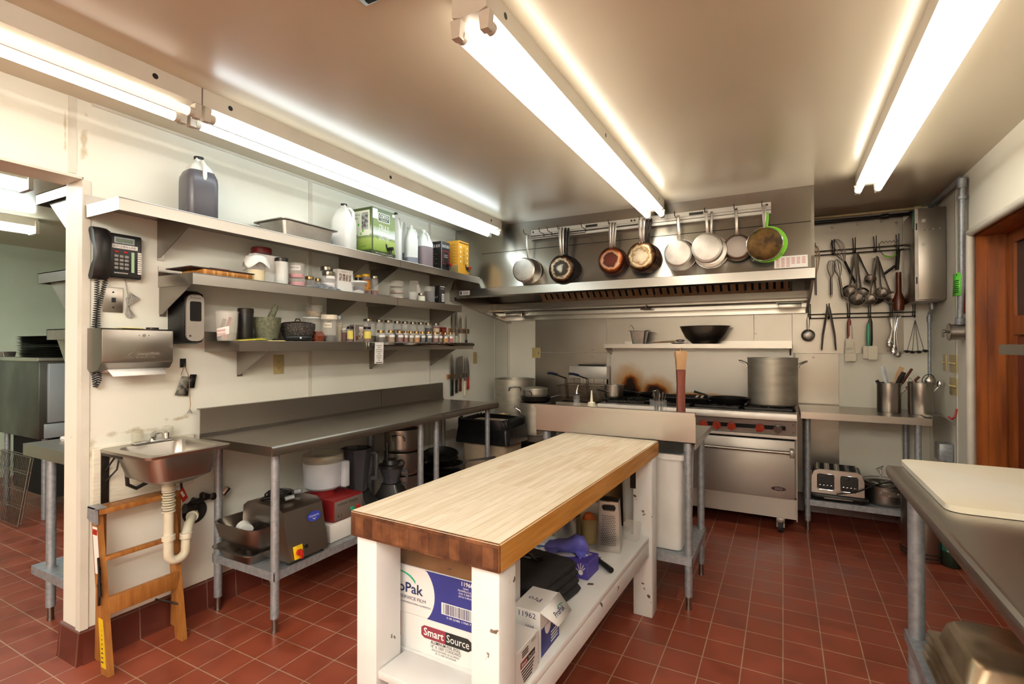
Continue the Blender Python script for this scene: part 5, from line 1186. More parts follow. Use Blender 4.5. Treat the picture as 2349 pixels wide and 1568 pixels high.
t = carton('yellow boxed wine carton at the far end of the top shelf', 'wine box', .13, .288, 3.63, 3.79, S1, .285, 'yellowbox', 'wine_box')
b = MB().m('brownp').text if False else None
M['brownp'] = mat('brown_print', '7a4f1c', .6); b = MB(); F = .289
b.m('brownp').text('BOTA BOX', .030, (F + .0003, 3.71, .16), (0, 0, 1), (0, -1, 0), w=.15).box(.288, 3.635, .262, F, 3.785, .275); b.m('cream')
for yy in (3.66, 3.762):
    for k in range(4): b.prism([(yy + .008 * math.cos(R_(a)), .105 + k * .042 + .010 * math.sin(R_(a))) for a in range(0, 360, 45)], 'x', .288, F)
b.m('brownp')
for k in range(20): b.box(.15, 3.6294, .09 + k * .0085, .27 - .02 * (k % 3), 3.63, .0925 + k * .0085)
b.m('tanprint').box(.135, 3.6292, .005, .283, 3.63, .075); b.build('printed_face', t); spigot(t, F, 3.755, .055, True)

# ---- middle shelf
t = thing('cutting_board', 'striped bamboo board lying at the near end of the middle shelf', 'cutting board', (0, 0, S2))
M['bamboo'] = mat('bamboo_stripes', 'c9924e', .45, 0, '9c6428', 7, (1, 6, .1), p0=.45, p1=.5)
b = MB().m('bamboo').rbox(.09, 1.455, .001, .275, 1.72, .028, .008); b.build('board', t)
o = MB().m('darkmetal').rbox(.05, 1.402, .030, .20, 1.56, .035, .001); o.m('dred2' if 'dred2' in M else 'dred').rbox(.06, 1.50, .0305, .27, 1.76, .036, .001)
M['binder'] = mat('dark_binder', '3a2a24', .5); o = MB().m('binder').rbox(.05, 1.402, 1.7885, .265, 1.74, 1.7945, .002); o.m('whitep').box(.10, 1.60, 1.7946, .27, 1.765, 1.7956).box(.12, 1.52, 1.7957, .235, 1.60, 1.7965).box(.08, 1.68, 1.7957, .25, 1.79, 1.7965)
o.m('dred').box(.20, 1.50, 1.7966, .262, 1.70, 1.7976); tag(o.build('binder'), 'thin dark binder with loose papers lying on the bamboo board', 'binder')
x_, y_, r_, z_ = fit(578, 622, 569, 'x', .07)
jar('clear jar with a wide red lid behind the cloth covered jar', x_, y_, S2, r_ * 1.05, z_ - S2, 'c8bca8', .3, 'dred', cat='jar', lidh=.03, neck=False)
t = carton('white carton with a barcode behind the cloth covered jar', 'carton', .13, .19, 1.79, 1.985, S2, .165, 'whitep')
b = MB().m('black')
for k in range(12): b.box(.1902, 1.93 + k * .0038, .035, .1906, 1.93 + k * .0038 + (.0022 if k % 3 else .0012), .075)
for k in range(3): b.text('5 9000', .010, (.1906, 1.95, .015 + k * .0), (0, 1, 0)) if k == 0 else b.box(.1902, 1.935, .09 + k * .012, .1906, 1.975, .094 + k * .012)
b.build('barcode', t)
x_, y_, r_, z_ = fit(566, 610, 598, 'x', .235)
t = jar('jar of cream coloured starter covered with a white cloth', x_, y_, S2, r_, .125, 'e2d6ac', .58, 'milk', cat='jar', neck=False)
b = MB().m('whitep'); n = 32; R0 = r_ * 1.02
def clo(u, v):
    a = 2 * math.pi * u; k = v; rad = R0 * (k * 1.02 if k < .5 else 1.02 + (k - .5) * (.5 + .55 * abs(math.sin(a * 2 + .6)))); zz = .142 - (0 if k < .45 else (k - .45) * (.07 + .075 * (math.sin(a * 2 + .6) ** 2))) + .004 * math.sin(a * 5) * k
    return (rad * math.cos(a) * (1 + .05 * math.sin(7 * a) * k), rad * math.sin(a), zz)
b.grid(clo, 49, 12); b.build('cloth_cover', t, sharp=80, solid=.0015)
x_, y_, r_, z_ = fit(630, 661, 592, 'x', .21)
t = jar('cream plastic tub with a flat black lid on the middle shelf', x_, y_, S2, r_, z_ - S2, 'd8ccb8', 0, 'black', paper=('whitep', .15, .68, (-75, -20)), glass='creamtub' if 'creamtub' in M else 'white', cat='tub', name='plastic_tub', lidh=.018, neck=False)
for k, (u0, u1, v0, hh, lab, f) in enumerate(((662, 701, 636, .05, 'lower pink filled deli tub on the middle shelf', .85), (662, 699, 604, .095, 'upper pink filled deli tub with a handwritten label, on the lower one', .3))):
    x_, y_, r_, z_ = fit(u0, u1, v0, 'x', .20)
    jar(lab, x_, y_, S2 + (.0 if k == 0 else .0535), r_, .052 if k == 0 else z_ - S2 - .0535, 'd98a94', f, 'clearp', paper=(('whitep', .5, .8, (-95, -10)) if k else None), glass='clearp', cat='tub', name='deli_container', neck=False, lidh=.008, text='SHIROI KIKU' if k else None, content2='cf7a86')
fjar('squat gold lidded jar left of the pair of tin lidded jars', 698, 722, 634, .16, S2, 'd8d4c8', .4, 'gold')
fjar('smaller gold lidded jar just left of the tin lidded jars', 722, 737, 638, .14, S2, 'c8bca0', .5, 'gold')
fjar('tall tin lidded jar at the back, behind the one with white powder', 733, 765, 612, .12, S2, 'cfc4ae', .3, 'lid', lidh=.02)
fjar('tin lidded jar half full of white powder with a paper label', 737, 770, 623, .20, S2, 'e6dcd8', .52, 'lid', paper=('whitep', .62, .76, (-60, 20)), lidh=.02)
M['foil'] = mat('silver_packet', 'c2c4c8', .3, .4, '6a7488', 60)
o = MB().m('foil').loft([[(.22 + dx, 2.10 + .23 * k + dy * 0, S2 + .001 + zz * hgt) for dx, zz in ((-.05, 0), (.05, 0), (.06, .5), (.02, 1), (-.03, .8))] for k, hgt, dy in ((0, .004, 0), (.25, .025, 0), (.5, .038, 0), (.8, .03, 0), (1, .004, 0))]); tag(o.build('plastic_packet'), 'crumpled silver plastic packet at the front edge of the middle shelf', 'packet')
t = carton('pale carton with photo windows beside the white powder jar', 'carton', .18, .225, 2.345, 2.475, S2, .15, 'creamcarton' if 'creamcarton' in M else 'whitep')
M['darkphoto'] = mat('dark_photo_print', '4a2a20', .5, 0, 'c8bcae', 60)
b = MB().m('darkphoto')
for k in range(4): b.box(.2252, 2.355 + k * .028, .075, .2258, 2.377 + k * .028, .12)
b.m('keygrey').text('Apple Pie', .014, (.226, 2.40, .135), (0, 1, 0)); b.tube([(.226, 2.455 + .01 * math.cos(R_(a)), .135 + .01 * math.sin(R_(a))) for a in range(0, 360, 30)], .001, 4, True); b.build('printed_face', t)
carton('small dark carton at the back beside the lidded translucent bowl', 'carton', .14, .20, 2.52, 2.60, S2, .055, 'navybox' if 'navybox' in M else 'navy')
x_, y_, r_, z_ = fit(801, 843, 645, 'x', .235)
t = thing('deli_bowl', 'translucent plastic bowl with a white snap lid on the middle shelf', 'bowl', (x_, y_, S2)); hh = z_ - S2
MB().m('clearp').lathe([(.001, 0), (r_ * .68, 0), (r_ * .72, .004), (r_ * .95, hh - .012)], 28).build('bowl_body', t); MB().m('milk').lathe([(r_ * .96, hh - .014), (r_ * 1.02, hh - .010), (r_ * 1.02, hh - .002), (r_ * .9, hh), (.001, hh - .002)], 28).build('lid', t); MB().m('whitep').lathe([(.001, .004), (r_ * .6, .004), (r_ * .66, .02), (.001, .03)], 20).build('contents', t)
M['ylid'] = mat('yellow_lid', 'd8a51c', .4); M['orangel'] = mat('orange_label', 'e0901c', .5, 0, '7a3a10', 50)
fjar('dark jar with a yellow lid behind the orange labelled one', 813, 831, 631, .10, S2, '2a1a14', .9, 'ylid', glass='glassd')
fjar('orange labelled jar with a yellow lid on the middle shelf', 829, 850, 629, .18, S2, '5a2a10', .95, 'ylid', paper=('orangel', .25, .72, (-100, 30)))
fjar('clear bottle a third full of red syrup on the middle shelf', 850, 868, 633, .20, S2, '6a1c12', .33, 'lid', cat='bottle', name='glass_bottle')
for k in range(3):
    x_, y_, r_, z_ = fit(893, 927, 640, 'x', .17)
    jar(('lowest of three stacked deli cups on the far middle shelf', 'middle of three stacked deli cups on the far middle shelf', 'topmost of three stacked deli cups, nearly empty')[k], x_, y_, S2 + k * .0475, r_ * (1 - .02 * k), .046, ('b09a86', '8a6a58', 'cfc4b6')[k], (.8, .7, .1)[k], 'clearp', glass='clearp', cat='deli cup', name='deli_container', neck=False, lidh=.007, group='stacked deli cups', content2='c4b09c')
t = thing('snack_bag', 'clear crinkled bag with a white stripe standing on the far middle shelf', 'bag', (.14, 3.10, S2))
x_, y_, r_, z_ = fit(938, 962, 645, 'x', .14); t.location = (x_, y_, S2)
MB().m('clearbag' if 'clearbag' in M else 'clearp').loft([[(-.02, -r_, 0), (.02, -r_, 0), (.02, r_, 0), (-.02, r_, 0)], [(-.025, -r_ * 1.1, .06), (.03, -r_, .06), (.03, r_, .06), (-.025, r_, .06)], [(-.004, -r_ * 1.1, z_ - S2), (.004, -r_ * 1.1, z_ - S2), (.004, r_ * 1.1, z_ - S2 + .01), (-.004, r_ * 1.1, z_ - S2 + .01)]]).build('bag_body', t)
MB().m('whitep').add([(.031, 0, .004), (.032, r_, .004), (.031, r_ * 1.1, .08), (.012, r_ * 1.1, z_ - S2 - .02), (.012, r_ * .4, z_ - S2 - .03)], [(0, 1, 2, 3, 4)]).build('white_stripe', t)
x_, y_, r_, z_ = fit(936, 958, 670, 'x', .23)
o = MB().m('clearp'); o.T = MT(x_, y_, S2); o.lathe([(.001, 0), (r_ * .75, 0), (r_, z_ - S2), (r_ * .96, z_ - S2), (r_ * .7, .003)], 22); tag(o.build('portion_cup'), 'small open clear cup in front of the clear bag', 'cup')
fjar('tiny jar with a metal lid left of the dark deli container', 958, 976, 672, .24, S2, 'e6e0cc', .9, 'lid')
fjar('smoky clear deli container of dark contents beside the black salt box', 973, 998, 657, .20, S2, '3e3c40', .8, 'clearp', glass='clearp', cat='deli cup', name='deli_container', neck=False, lidh=.008)
t = carton('black salt box with a white printed panel at the end of the middle shelf', 'salt box', .17, .255, 3.40, 3.475, S2, .152, 'blackbox', 'salt_box')
b = MB().m('whitep').box(.2551, 3.43, .02, .2556, 3.465, .085).text('KOSHER', .012, (.2556, 3.437, .125), (0, 1, 0), w=.04).text('SALT', .022, (.212, 3.3994, .055), w=.05).box(.2551, 3.41, .14, .2556, 3.47, .147); b.m('black')
for k in range(6): b.box(.2557, 3.433, .026 + k * .009, .2559, 3.462, .030 + k * .009)
b.build('printed_face', t)

# ---- lowest shelf
x_, y_, r_, z_ = fit(493, 548, 714, 'x', .185)
t = thing('deli_container', 'clear plastic tub holding a red handled tool, near end of the lowest shelf', 'tub', (x_, y_, S3)); hh = z_ - S3
MB().m('clearp').lathe([(.001, 0), (r_ * .8, 0), (r_ * .98, hh - .008), (r_ * 1.03, hh - .006), (r_ * 1.03, hh), (r_ * .96, hh), (r_ * .78, .004)], 26).build('tub_body', t)
b = MB().m('red').tube([(.01, -.02, .01), (.0, .02, hh * .8)], .008, 8); b.build('red_handle', t); b = MB().m('darkmetal').tube([(-.02, -.03, .01), (-.02, .0, hh * .75)], .01, 8); b.build('dark_handle', t)
b = MB(); b.m('whitep'); a0 = R_(-70)
for i in range(8): A, B = R_(-100 + i * 10), R_(-90 + i * 10); b.add([(r_ * .87 * math.cos(A), r_ * .87 * math.sin(A), .02 + i * .002), (r_ * .87 * math.cos(B), r_ * .87 * math.sin(B), .022 + i * .002), (r_ * .92 * math.cos(B), r_ * .92 * math.sin(B), .062 + i * .002), (r_ * .92 * math.cos(A), r_ * .92 * math.sin(A), .06 + i * .002)], [(0, 1, 2, 3)])
b.m('red'); b.text('BANDAID', .016, (r_ * .935 * math.cos(R_(-62)), r_ * .935 * math.sin(R_(-62)), .052), (-math.sin(R_(-62)), math.cos(R_(-62)), .15), (0, 0, 1), w=.045).text('BANDAID', .014, (r_ * .925 * math.cos(R_(-62)), r_ * .925 * math.sin(R_(-62)), .034), (-math.sin(R_(-62)), math.cos(R_(-62)), .15), (0, 0, 1), w=.045); b.build('paper_label', t)
o = MB(); M['ylw'] = mat('yellow_paper', 'd8cf45', .7); o.m('ylw').add([(.20, 1.66, S3 + .003), (.285, 1.64, S3 + .002), (.29, 1.79, S3 + .008), (.22, 1.80, S3 + .018)], [(0, 1, 2, 3)]); tag(o.build('yellow_packet', solid=.003), 'bright yellow packet lying in front of the clear tub', 'packet')
o = MB().m('note').box(.235, 1.80, S3 + .0005, .293, 1.90, S3 + .004); tag(o.build('sticky_note'), 'pale yellow note pad lying at the shelf edge below the mortar', 'note')
fjar('black canister with a grey screw lid left of the mortar', 545, 582, 707, .16, S3, '141414', 0, 'darkmetal', glass='black', cat='canister', name='canister', lidh=.022, neck=False)
x_, y_, r_, z_ = fit(580, 646, 728, 'x', .155)
t = thing('mortar', 'green grey granite mortar with its pestle standing in it', 'mortar', (x_, y_, S3)); hh = z_ - S3
M['granite'] = mat('green_granite', '6f705c', .6, 0, '4f5240', 90, bump=.3); M['basalt'] = mat('dark_basalt', '2e2a28', .7, 0, '6a625a', 110, bump=.4, p0=.5, p1=.7)
MB().m('granite').lathe([(.001, .001), (r_ * .78, .001), (r_ * .76, .02), (r_ * .82, .035), (r_ * .98, hh * .7), (r_, hh), (r_ * .86, hh), (r_ * .75, hh * .5), (.001, hh * .25)], 32).build('bowl', t)
b = MB().m('granite').tube([(-.01, -.01, hh * .3), (.0, .01, hh * .8), (.01, .045, hh + .06), (.012, .052, hh + .075)], .02, 14, rs=[.02, .021, .016, .010]); b.build('pestle', t)
x_, y_, r_, z_ = fit(642, 724, 742, 'x', .165)
t = thing('stone_bowl', 'dark speckled stone bowl with a lid on the lowest shelf', 'bowl', (x_, y_, S3)); hh = z_ - S3
MB().m('basalt').lathe([(.001, .001), (r_ * .6, .001), (r_ * .85, hh * .3), (r_ * 1.0, hh * .75), (r_, hh), (r_ * .9, hh), (r_ * .8, hh * .5), (.001, .02)], 36).build('bowl', t)
MB().m('darkmetal').lathe([(r_ * .88, hh), (r_ * .85, hh + .006), (.001, hh + .016)], 32).tube([(0, -.02, hh + .014), (0, -.012, hh + .028), (0, .012, hh + .028), (0, .02, hh + .014)], .003, 6).build('lid', t)
t = thing('slicer', 'black rounded plastic handle of a tool lying at the shelf edge', 'kitchen tool', (.255, 0, S3))
b = MB().m('black').loft([[(.02 * w * math.cos(R_(a)), y, .018 + .017 * w * math.sin(R_(a))) for a in range(0, 360, 45)] for y, w in ((1.93, .5), (1.95, .95), (2.0, 1), (2.06, 1), (2.10, .9), (2.115, .4))]); b.build('handle', t, sharp=60)
MB().m('whitep').cyl((.019, 2.02, .02), (.0215, 2.02, .02), .006, n=14).build('logo_dot', t); MB().m('darkmetal').box(-.015, 1.86, .0, .01, 1.935, .012).build('blade', t)
x_, y_, r_, z_ = fit(694, 738, 727, 'x', .10)
jar('tall empty clear deli container with a white rim, under the nut tub', x_, y_, S3, r_, z_ - S3, 'cfc6b4', .15, 'milk', glass='clearp', cat='deli cup', name='deli_container', neck=False, lidh=.006)
zz = z_ + .001; x2, y2, r2, z2 = fit(700, 740, 702, 'x', .10)
jar('clear tub of dried mushrooms standing on another deli container', x2, y2, zz, r2, z2 - zz + .008, 'a98c58', .55, 'clearp', glass='clearp', cat='deli cup', name='deli_container', neck=False, lidh=.007, content2='3e2c16', ns=120)
fjar('clear pot with a cream lid and TAMARI handwritten on tape', 737, 774, 722, .20, S3, '14100e', .25, 'creamp', paper=('creamp', .52, .70, (-85, -25)), glass='clearp', cat='tub', name='deli_container', neck=False, lidh=.025, text='Tamari')
fjar('tall translucent bottle right of the tamari pot', 770, 786, 724, .13, S3, 'cdbfa0', .75, 'galv', paper=('creamp', .6, .72, (-70, 10)), glass='clearp', cat='bottle', name='plastic_bottle', lidh=.02, text='A.M.A')
o = MB().m('jarb' if 'jarb' in M else 'c_2a1a14'); M['chili'] = mat('dried_chili_bag', '8a4428', .4, 0, '5a2a1c', 70, alpha=.97)
o = MB().m('chili').loft([orect(.19, 2.165, .24, 2.225, .012, S3 + .001), orect(.185, 2.16, .245, 2.23, .012, S3 + .035), orect(.205, 2.17, .225, 2.225, .008, S3 + .062)]); tag(o.build('spice_bag'), 'small bag of reddish dried spice in front of the tall deli container', 'bag')
M['yell'] = mat('yellow_jar_label', 'd9c765', .5, 0, '6a8a3a', 35, p0=.6, p1=.7)
fjar('small red sauce jar behind the yellow labelled jar', 784, 796, 752, .17, S3, '6a2a18', .9, 'whitep')
fjar('amber jar with a yellow label left of the grey tin', 795, 811, 748, .23, S3, '5c2412', .95, 'darkmetal', paper=('yell', .18, .72, (-95, 20)))
t = carton('grey printed carton between the two yellow labelled jars', 'carton', .19, .24, 2.475, 2.56, S3, .115, 'cardgrey' if 'cardgrey' in M else 'facep')
b = MB().m('darkphoto').box(.2401, 2.515, .02, .2406, 2.55, .085).m('whitep').box(.2401, 2.515, .088, .2406, 2.55, .102).m('chili').prism([(2.495 + .012 * math.cos(R_(a)), .025 + .016 * math.sin(R_(a))) for a in range(0, 360, 40)], 'x', .2401, .2405); b.build('printed_face', t)
fjar('amber jar with a yellow label, first right of the grey carton', 833, 852, 749, .24, S3, '6a3a14', .95, 'darkmetal', paper=('yell', .22, .70, (-95, 20)))
GB, GF = 'spice jars in the back row', 'spice jars in the front row'
back = [(832, 860, 731, 'a89a84', .2), (861, 879, 733, 'd2c8b4', .25), (881, 902, 734, 'b8a88c', .3), (903, 920, 736, '4a3626', .7), (921, 938, 737, '9c8a68', .6), (939, 956, 738, 'b09c6e', .5), (957, 974, 739, '8c846a', .55), (974, 991, 740, '1c1614', .85), (992, 1009, 741, 'd8c9a0', .85)]
names = ['largest clear', 'clear pale', 'wide pale', 'dark brown', 'olive tan', 'tan seeded', 'greyish green', 'black seeded', 'cream powder']
for k, (u0, u1, vt, c, f) in enumerate(back):
    fjar('%s spice jar in the back row, %s' % (names[k], ('first from the left', 'second from the left', 'third from the left', 'fourth from the left', 'fifth from the left', 'fourth from the right', 'third from the right', 'second from the right', 'last on the right')[k]), u0, u1, vt, .13, S3, c, f, 'lid', paper=('whitep', .38, .55, (-75, 25)) if k != 0 else None, group=GB, cat='spice jar', name='spice_jar')
front = [(864, 884, 757, '4a3a2a', .5), (888, 906, 757, '9c7850', .6), (908, 926, 758, '6a3a22', .8), (925, 936, 758, '8a3a1c', .8), (936, 949, 759, '7a6a44', .5), (948, 963, 759, 'c07a1c', .5), (963, 976, 760, '2e2a1c', .6), (976, 991, 760, '1e1a18', .7), (991, 1006, 761, '8a4a2c', .6), (1005, 1015, 761, '6a5a2c', .6), (1016, 1027, 762, 'd08a1c', .6), (1028, 1039, 762, 'b03018', .75)]
ords = ['first from the left', 'second from the left', 'third from the left', 'fourth from the left', 'fifth from the left', 'sixth from the left', 'sixth from the right', 'fifth from the right', 'fourth from the right', 'third from the right', 'second from the right', 'last on the right']
fn = ['brown peppercorn', 'light brown', 'reddish brown', 'narrow rust red', 'narrow olive', 'golden yellow', 'dark olive', 'black', 'copper brown', 'slim olive brown', 'bright yellow', 'bright red']
for k, (u0, u1, vt, c, f) in enumerate(front):
    fjar('%s spice jar in the front row, %s' % (fn[k], ords[k]), u0, u1, vt, .235, S3, c, f, 'gold', paper=('whitep', .42, .62, (-70, 30)), group=GF, cat='spice jar', name='spice_jar')
for k, (yy, lab) in enumerate(((3.50, 'dark red tea carton with a white panel behind the spice jars'), (3.585, 'plain red carton at the far end of the spice jars'))):
    t = carton(lab, 'carton', .10, .15, yy, yy + .06, S3, .135, 'dredbox' if 'dredbox' in M else 'dred'); b = MB()
    if k == 0: b.m('whitep').box(.1501, yy + .005, .03, .1505, yy + .04, .10)
    else: b.m('lgreen').box(.1501, yy + .02, .03, .1505, yy + .04, .05).m('tanprint').text('Rooibos', .012, (.1505, yy + .03, .11), (0, 1, 0), w=.045)
    b.build('printed_face', t)
o = MB().m('whitep'); o.T = basis((.3205, 2.62, 1.365), (0, 1, 0), (.03, 0, 1)); o.box(-.042, -.075, -.0005, .042, .07, .0005); o.m('keygrey')
for k, w in enumerate((.05, .03, .06, .055, .03, .05, .045, .02)): o.box(-w / 2, .045 - k * .014, .0005, w / 2, .050 - k * .014, .0008)
o.m('black').box(-.03, -.07, .0005, .03, -.065, .0008); tag(o.build('receipt'), 'printed white ticket hanging from the shelf rail below the spice jars', 'receipt')

# ================================================================ BACK CORNER AND RANGE TOP
x_, y_, r_, z_ = fit(1133, 1225, 868, 'y', 4.66)
M['alud'] = mat('weathered_aluminium', 'b9b4a8', .48, .8, 'a8a294', 5, (1, 1, 4), det=2)
stockpot('stock_pot', 'tallest aluminium stock pot in the far left corner', x_, y_ + .02, .572, r_, z_ - .572, 'alud', hz=.82, ang=(-62, 118), hs=1.3)
stockpot('stock_pot', 'aluminium stock pot behind the pass table splash, dark pot on top of it', .655, 4.395, .572, .145, .30, 'alud', hz=.75, ang=(-150, 30), hs=1.2)
t = thing('double_boiler', 'dark rimmed pan nested on top of the front stock pot', 'pan', (.66, 4.395, .874)); MB().m('darkmetal').lathe([(.001, 0), (.11, 0), (.14, .02), (.145, .05), (.15, .052), (.14, .052), (.1, .01), (.001, .01)], 32).build('pan_body', t)
MB().m('steeld').tube([(.14, .03, .045), (.2, .06, .065), (.30, .10, .07), (.36, .10, .05)], .008, 8).build('handle', t)
stockpot('saucepan', 'lidded aluminium pot topmost on the front stock pot', .655, 4.395, .928, .115, .075, 'alud', hz=.55, ang=(-100, 80, ), hs=.9, lid=True)
t = thing('bouillon_can', 'yellow cardboard can with red print beside the stock pots', 'can', (.30, 4.385, .572))
M['yelcan'] = mat('yellow_can_print', 'dcb52c', .5, 0, 'd2a81f', 9); M['tealink'] = mat('teal_ink', '1f5e50', .6)
MB().m('yelcan').lathe([(.001, 0), (.072, 0), (.072, .16), (.001, .16)], 28).build('can_body', t); MB().m('alu').lathe([(.073, .157), (.074, .165), (.068, .165), (.066, .158), (.001, .158)], 28).tube([(.073 * math.cos(R_(a)), .073 * math.sin(R_(a)), .003) for a in range(0, 360, 15)], .002, 5, True).build('rim', t)
b = MB(); cc = Vector((math.cos(R_(-45)), math.sin(R_(-45)), 0)); ee = Vector((-math.sin(R_(-45)), math.cos(R_(-45)), 0)); b.T = basis(cc * .0735, ee, (0, 0, 1))
b.m('red').add([(.042 * math.cos(R_(a)) , .09 + .026 * math.sin(R_(a)), -abs(math.cos(R_(a))) ** 2 * .012 + .001) for a in range(0, 360, 20)], [tuple(range(18))]); b.m('tealink').text('BOUILLON', .022, (0, .03, .001), (1, 0, 0), (0, 1, 0), w=.07).m('red').text('SUPERIOR', .014, (0, .14, .001), (1, 0, 0), (0, 1, 0), w=.06); b.build('print', t)
stockpot('stock_pot', 'wide dark pot on the undershelf of the corner table', .45, 4.42, .242, .17, .17, 'steeld', hz=.85, ang=(-120, 60), hs=1.2)
stockpot('stock_pot', 'black enamelled pot on the corner undershelf by the fryer', .76, 4.62, .242, .13, .24, 'black', hz=.8, ang=(-90, 90))
# on the range
GZ = .9455
x_, y_, r_, z_ = fit(1388, 1429, 884, 'y', 4.42)
t = stockpot('saucepan', 'steel saucepan on the left front burner beside the fry baskets', x_, y_, GZ, r_ * 1.05, z_ - GZ + .008, 'steel', ang=())
b = MB().m('steeld').tube([(-.03, -r_, (z_ - GZ) * .55), (-.05, -r_ - .05, (z_ - GZ) * .65), (-.10, -r_ - .11, (z_ - GZ) * .8)], .008, 8); b.build('handle', t)
stockpot('stock_pot', 'large aluminium stock pot on the right end of the range', 2.675, 4.52, GZ, .178, .372, 'alud', hz=.86, ang=(180, 0), hs=1.3)
t = flat_pan('cast iron skillet on the range in front of the large stock pot', 2.365, 4.42, GZ, .155, .05, 165, hl=.13, hm='iron', name='skillet', outm='iron')
flat_pan('black crepe pan on the back burner behind the jar of spoons', 1.69, 4.72, GZ, .13, .03, 205, hl=.17, hm='iron', outm='iron')
flat_pan('small black pan on the back burner by the first scorch mark', 1.42, 4.74, GZ, .12, .03, 80, hl=.13, hm='iron', outm='iron')
t = thing('griddle_pan', 'black rectangular grill pan on the range behind the pepper mill', 'griddle pan', (2.0, 4.50, GZ), R_(4))
b = MB().m('iron'); b.loft([orect(-.19, -.15, .19, .15, .03, 0), orect(-.21, -.17, .21, .17, .03, .035), orect(-.20, -.16, .20, .16, .03, .035), orect(-.185, -.145, .185, .145, .03, .012)])
for k in range(10): b.box(-.17 + k * .035, -.13, .012, -.163 + k * .035, .13, .018)
b.build('pan', t); MB().m('steeld').box(.10, -.08, .036, .12, .12, .039).box(.14, -.08, .036, .16, .12, .039).build('steel_strip', t); MB().m('iron').tube([(-.21, -.03, .03), (-.26, -.025, .03), (-.26, .025, .03), (-.21, .03, .03)], .006, 6).build('handle', t)
# on the shelf above
t = thing('bain_marie_pan', 'small square steel insert with a ladle hook on the range shelf', 'steam pan', (1.535, 4.86, 1.4295))
MB().m('alu').loft([orect(-.055, -.05, .055, .05, .015, 0), orect(-.075, -.07, .075, .07, .015, .125), orect(-.09, -.085, .09, .085, .015, .13), orect(-.09, -.085, .09, .085, .015, .126), orect(-.07, -.065, .07, .065, .015, .12), orect(-.05, -.045, .05, .045, .015, .004)]).build('pan', t)
o = MB().m('steeld').tube([(1.53, 4.84, 1.44), (1.49, 4.83, 1.57), (1.47, 4.825, 1.605), (1.455, 4.82, 1.61), (1.45, 4.82, 1.59)], .004, 6); tag(o.build('ladle'), 'hooked ladle handle sticking out of the small steel insert', 'ladle')
x_, y_, r_, z_ = fit(1559, 1674, 748, 'y', 4.87)
o = MB().m('steeld'); o.T = MT(x_, y_, 1.4295); h_ = z_ - 1.4295; o.lathe([(.001, 0), (r_ * .5, .001), (r_ * .78, h_ * .35), (r_ * .93, h_ * .75), (r_, h_ - .003), (r_ * 1.03, h_), (r_ * .97, h_ - .002), (r_ * .88, h_ * .7), (r_ * .7, h_ * .35), (.001, .006)], 48)
tag(o.build('mixing_bowl'), 'wide steel mixing bowl on the shelf above the range', 'bowl')
t = thing('serving_spoon', 'wooden handled spoon lying on the range shelf left of the bowl', 'spoon', (1.78, 4.80, 1.4295))
M['lwood'] = mat('pale_wood', 'c6a27c', .5, 0, 'b08a62', 9); MB().m('lwood').tube([(-.10, -.02, .012), (.10, .0, .022)], .008, 8).build('handle', t); b = MB().m('steeld'); b.sphere((.14, .01, .028), .035, 14, (1.2, .8, .35)); b.build('spoon_bowl', t)
o = MB().m('white'); o.T = MT(1.90, 4.81, 1.4295); o.lathe([(.001, 0), (.04, .0), (.065, .010), (.06, .011), (.001, .004)], 28); tag(o.build('small_plate'), 'small white plate under the spoon on the range shelf', 'plate')

# on the pass table
PZ = .9005
x_, y_, r_, z_ = fit(1314, 1332, 882, 'y', 3.05)
t = thing('oil_bottle', 'clear oil bottle with a steel pour spout on the pass table', 'bottle', (x_, y_, PZ)); h_ = z_ - PZ
MB().m('glass').lathe([(.001, 0), (r_ * 1.25, 0), (r_ * 1.3, .01), (r_ * 1.3, h_ * .42), (r_ * .9, h_ * .55), (r_ * .8, h_ * .75)], 20).build('bottle_body', t); M['oliveoil'] = mat('pale_oil', 'a8a878', .2, alpha=.8); MB().m('oliveoil').lathe([(.001, .003), (r_ * 1.2, .003), (r_ * 1.2, h_ * .35), (.001, h_ * .35)], 18).build('contents', t)
MB().m('black').cyl((0, 0, h_ * .66), (0, 0, h_ * .78), r_ * .8, n=16).build('collar', t); MB().m('chrome').tube([(0, 0, h_ * .78), (.0, 0, h_ * .86), (.006, 0, h_ * .95), (.012, 0, h_)], .006, 8, rs=[.009, .006, .005, .004]).build('pour_spout', t)
x_, y_, r_, z_ = fit(1345, 1369, 895, 'y', 3.05)
t = thing('squeeze_bottle', 'white squeeze bottle with a pointed tip on the pass table', 'bottle', (x_, y_, PZ)); h_ = z_ - PZ
MB().m('creamp').loft([orect(-r_, -r_, r_, r_, r_ * .3, 0), orect(-r_, -r_, r_, r_, r_ * .3, h_ * .52), orect(-r_ * .8, -r_ * .8, r_ * .8, r_ * .8, r_ * .4, h_ * .57)]).build('bottle_body', t); MB().m('creamp').lathe([(r_ * .7, h_ * .57), (r_ * .72, h_ * .67), (r_ * .3, h_ * .69), (r_ * .1, h_), (.001, h_)], 18).build('nozzle_cap', t)
x_, y_, r_, z_ = fit(1549, 1574, 800, 'y', 2.98)
t = thing('pepper_mill', 'tall dark red wooden pepper mill with a pale wooden head on the pass table', 'pepper mill', (x_, y_, PZ), R_(20)); h_ = z_ - PZ - .012; r_ *= .88
M['redwood'] = mat('red_stained_wood', '7a3c2c', .45, 0, '5e2a20', 6, (6, 6, .7)); sq = lambda w, z: orect(-w, -w, w, w, w * .15, z, 2)
MB().m('redwood').loft([sq(r_ * 1.15, 0), sq(r_ * 1.05, .03), sq(r_ * .82, h_ * .35), sq(r_ * .8, h_ * .6), sq(r_ * .92, h_ * .78)]).build('body', t); MB().m('lwood').loft([sq(r_ * .95, h_ * .785), sq(r_ * 1.05, h_ * .9), sq(r_ * 1.25, h_ * .97), sq(r_ * 1.2, h_)]).build('head', t)
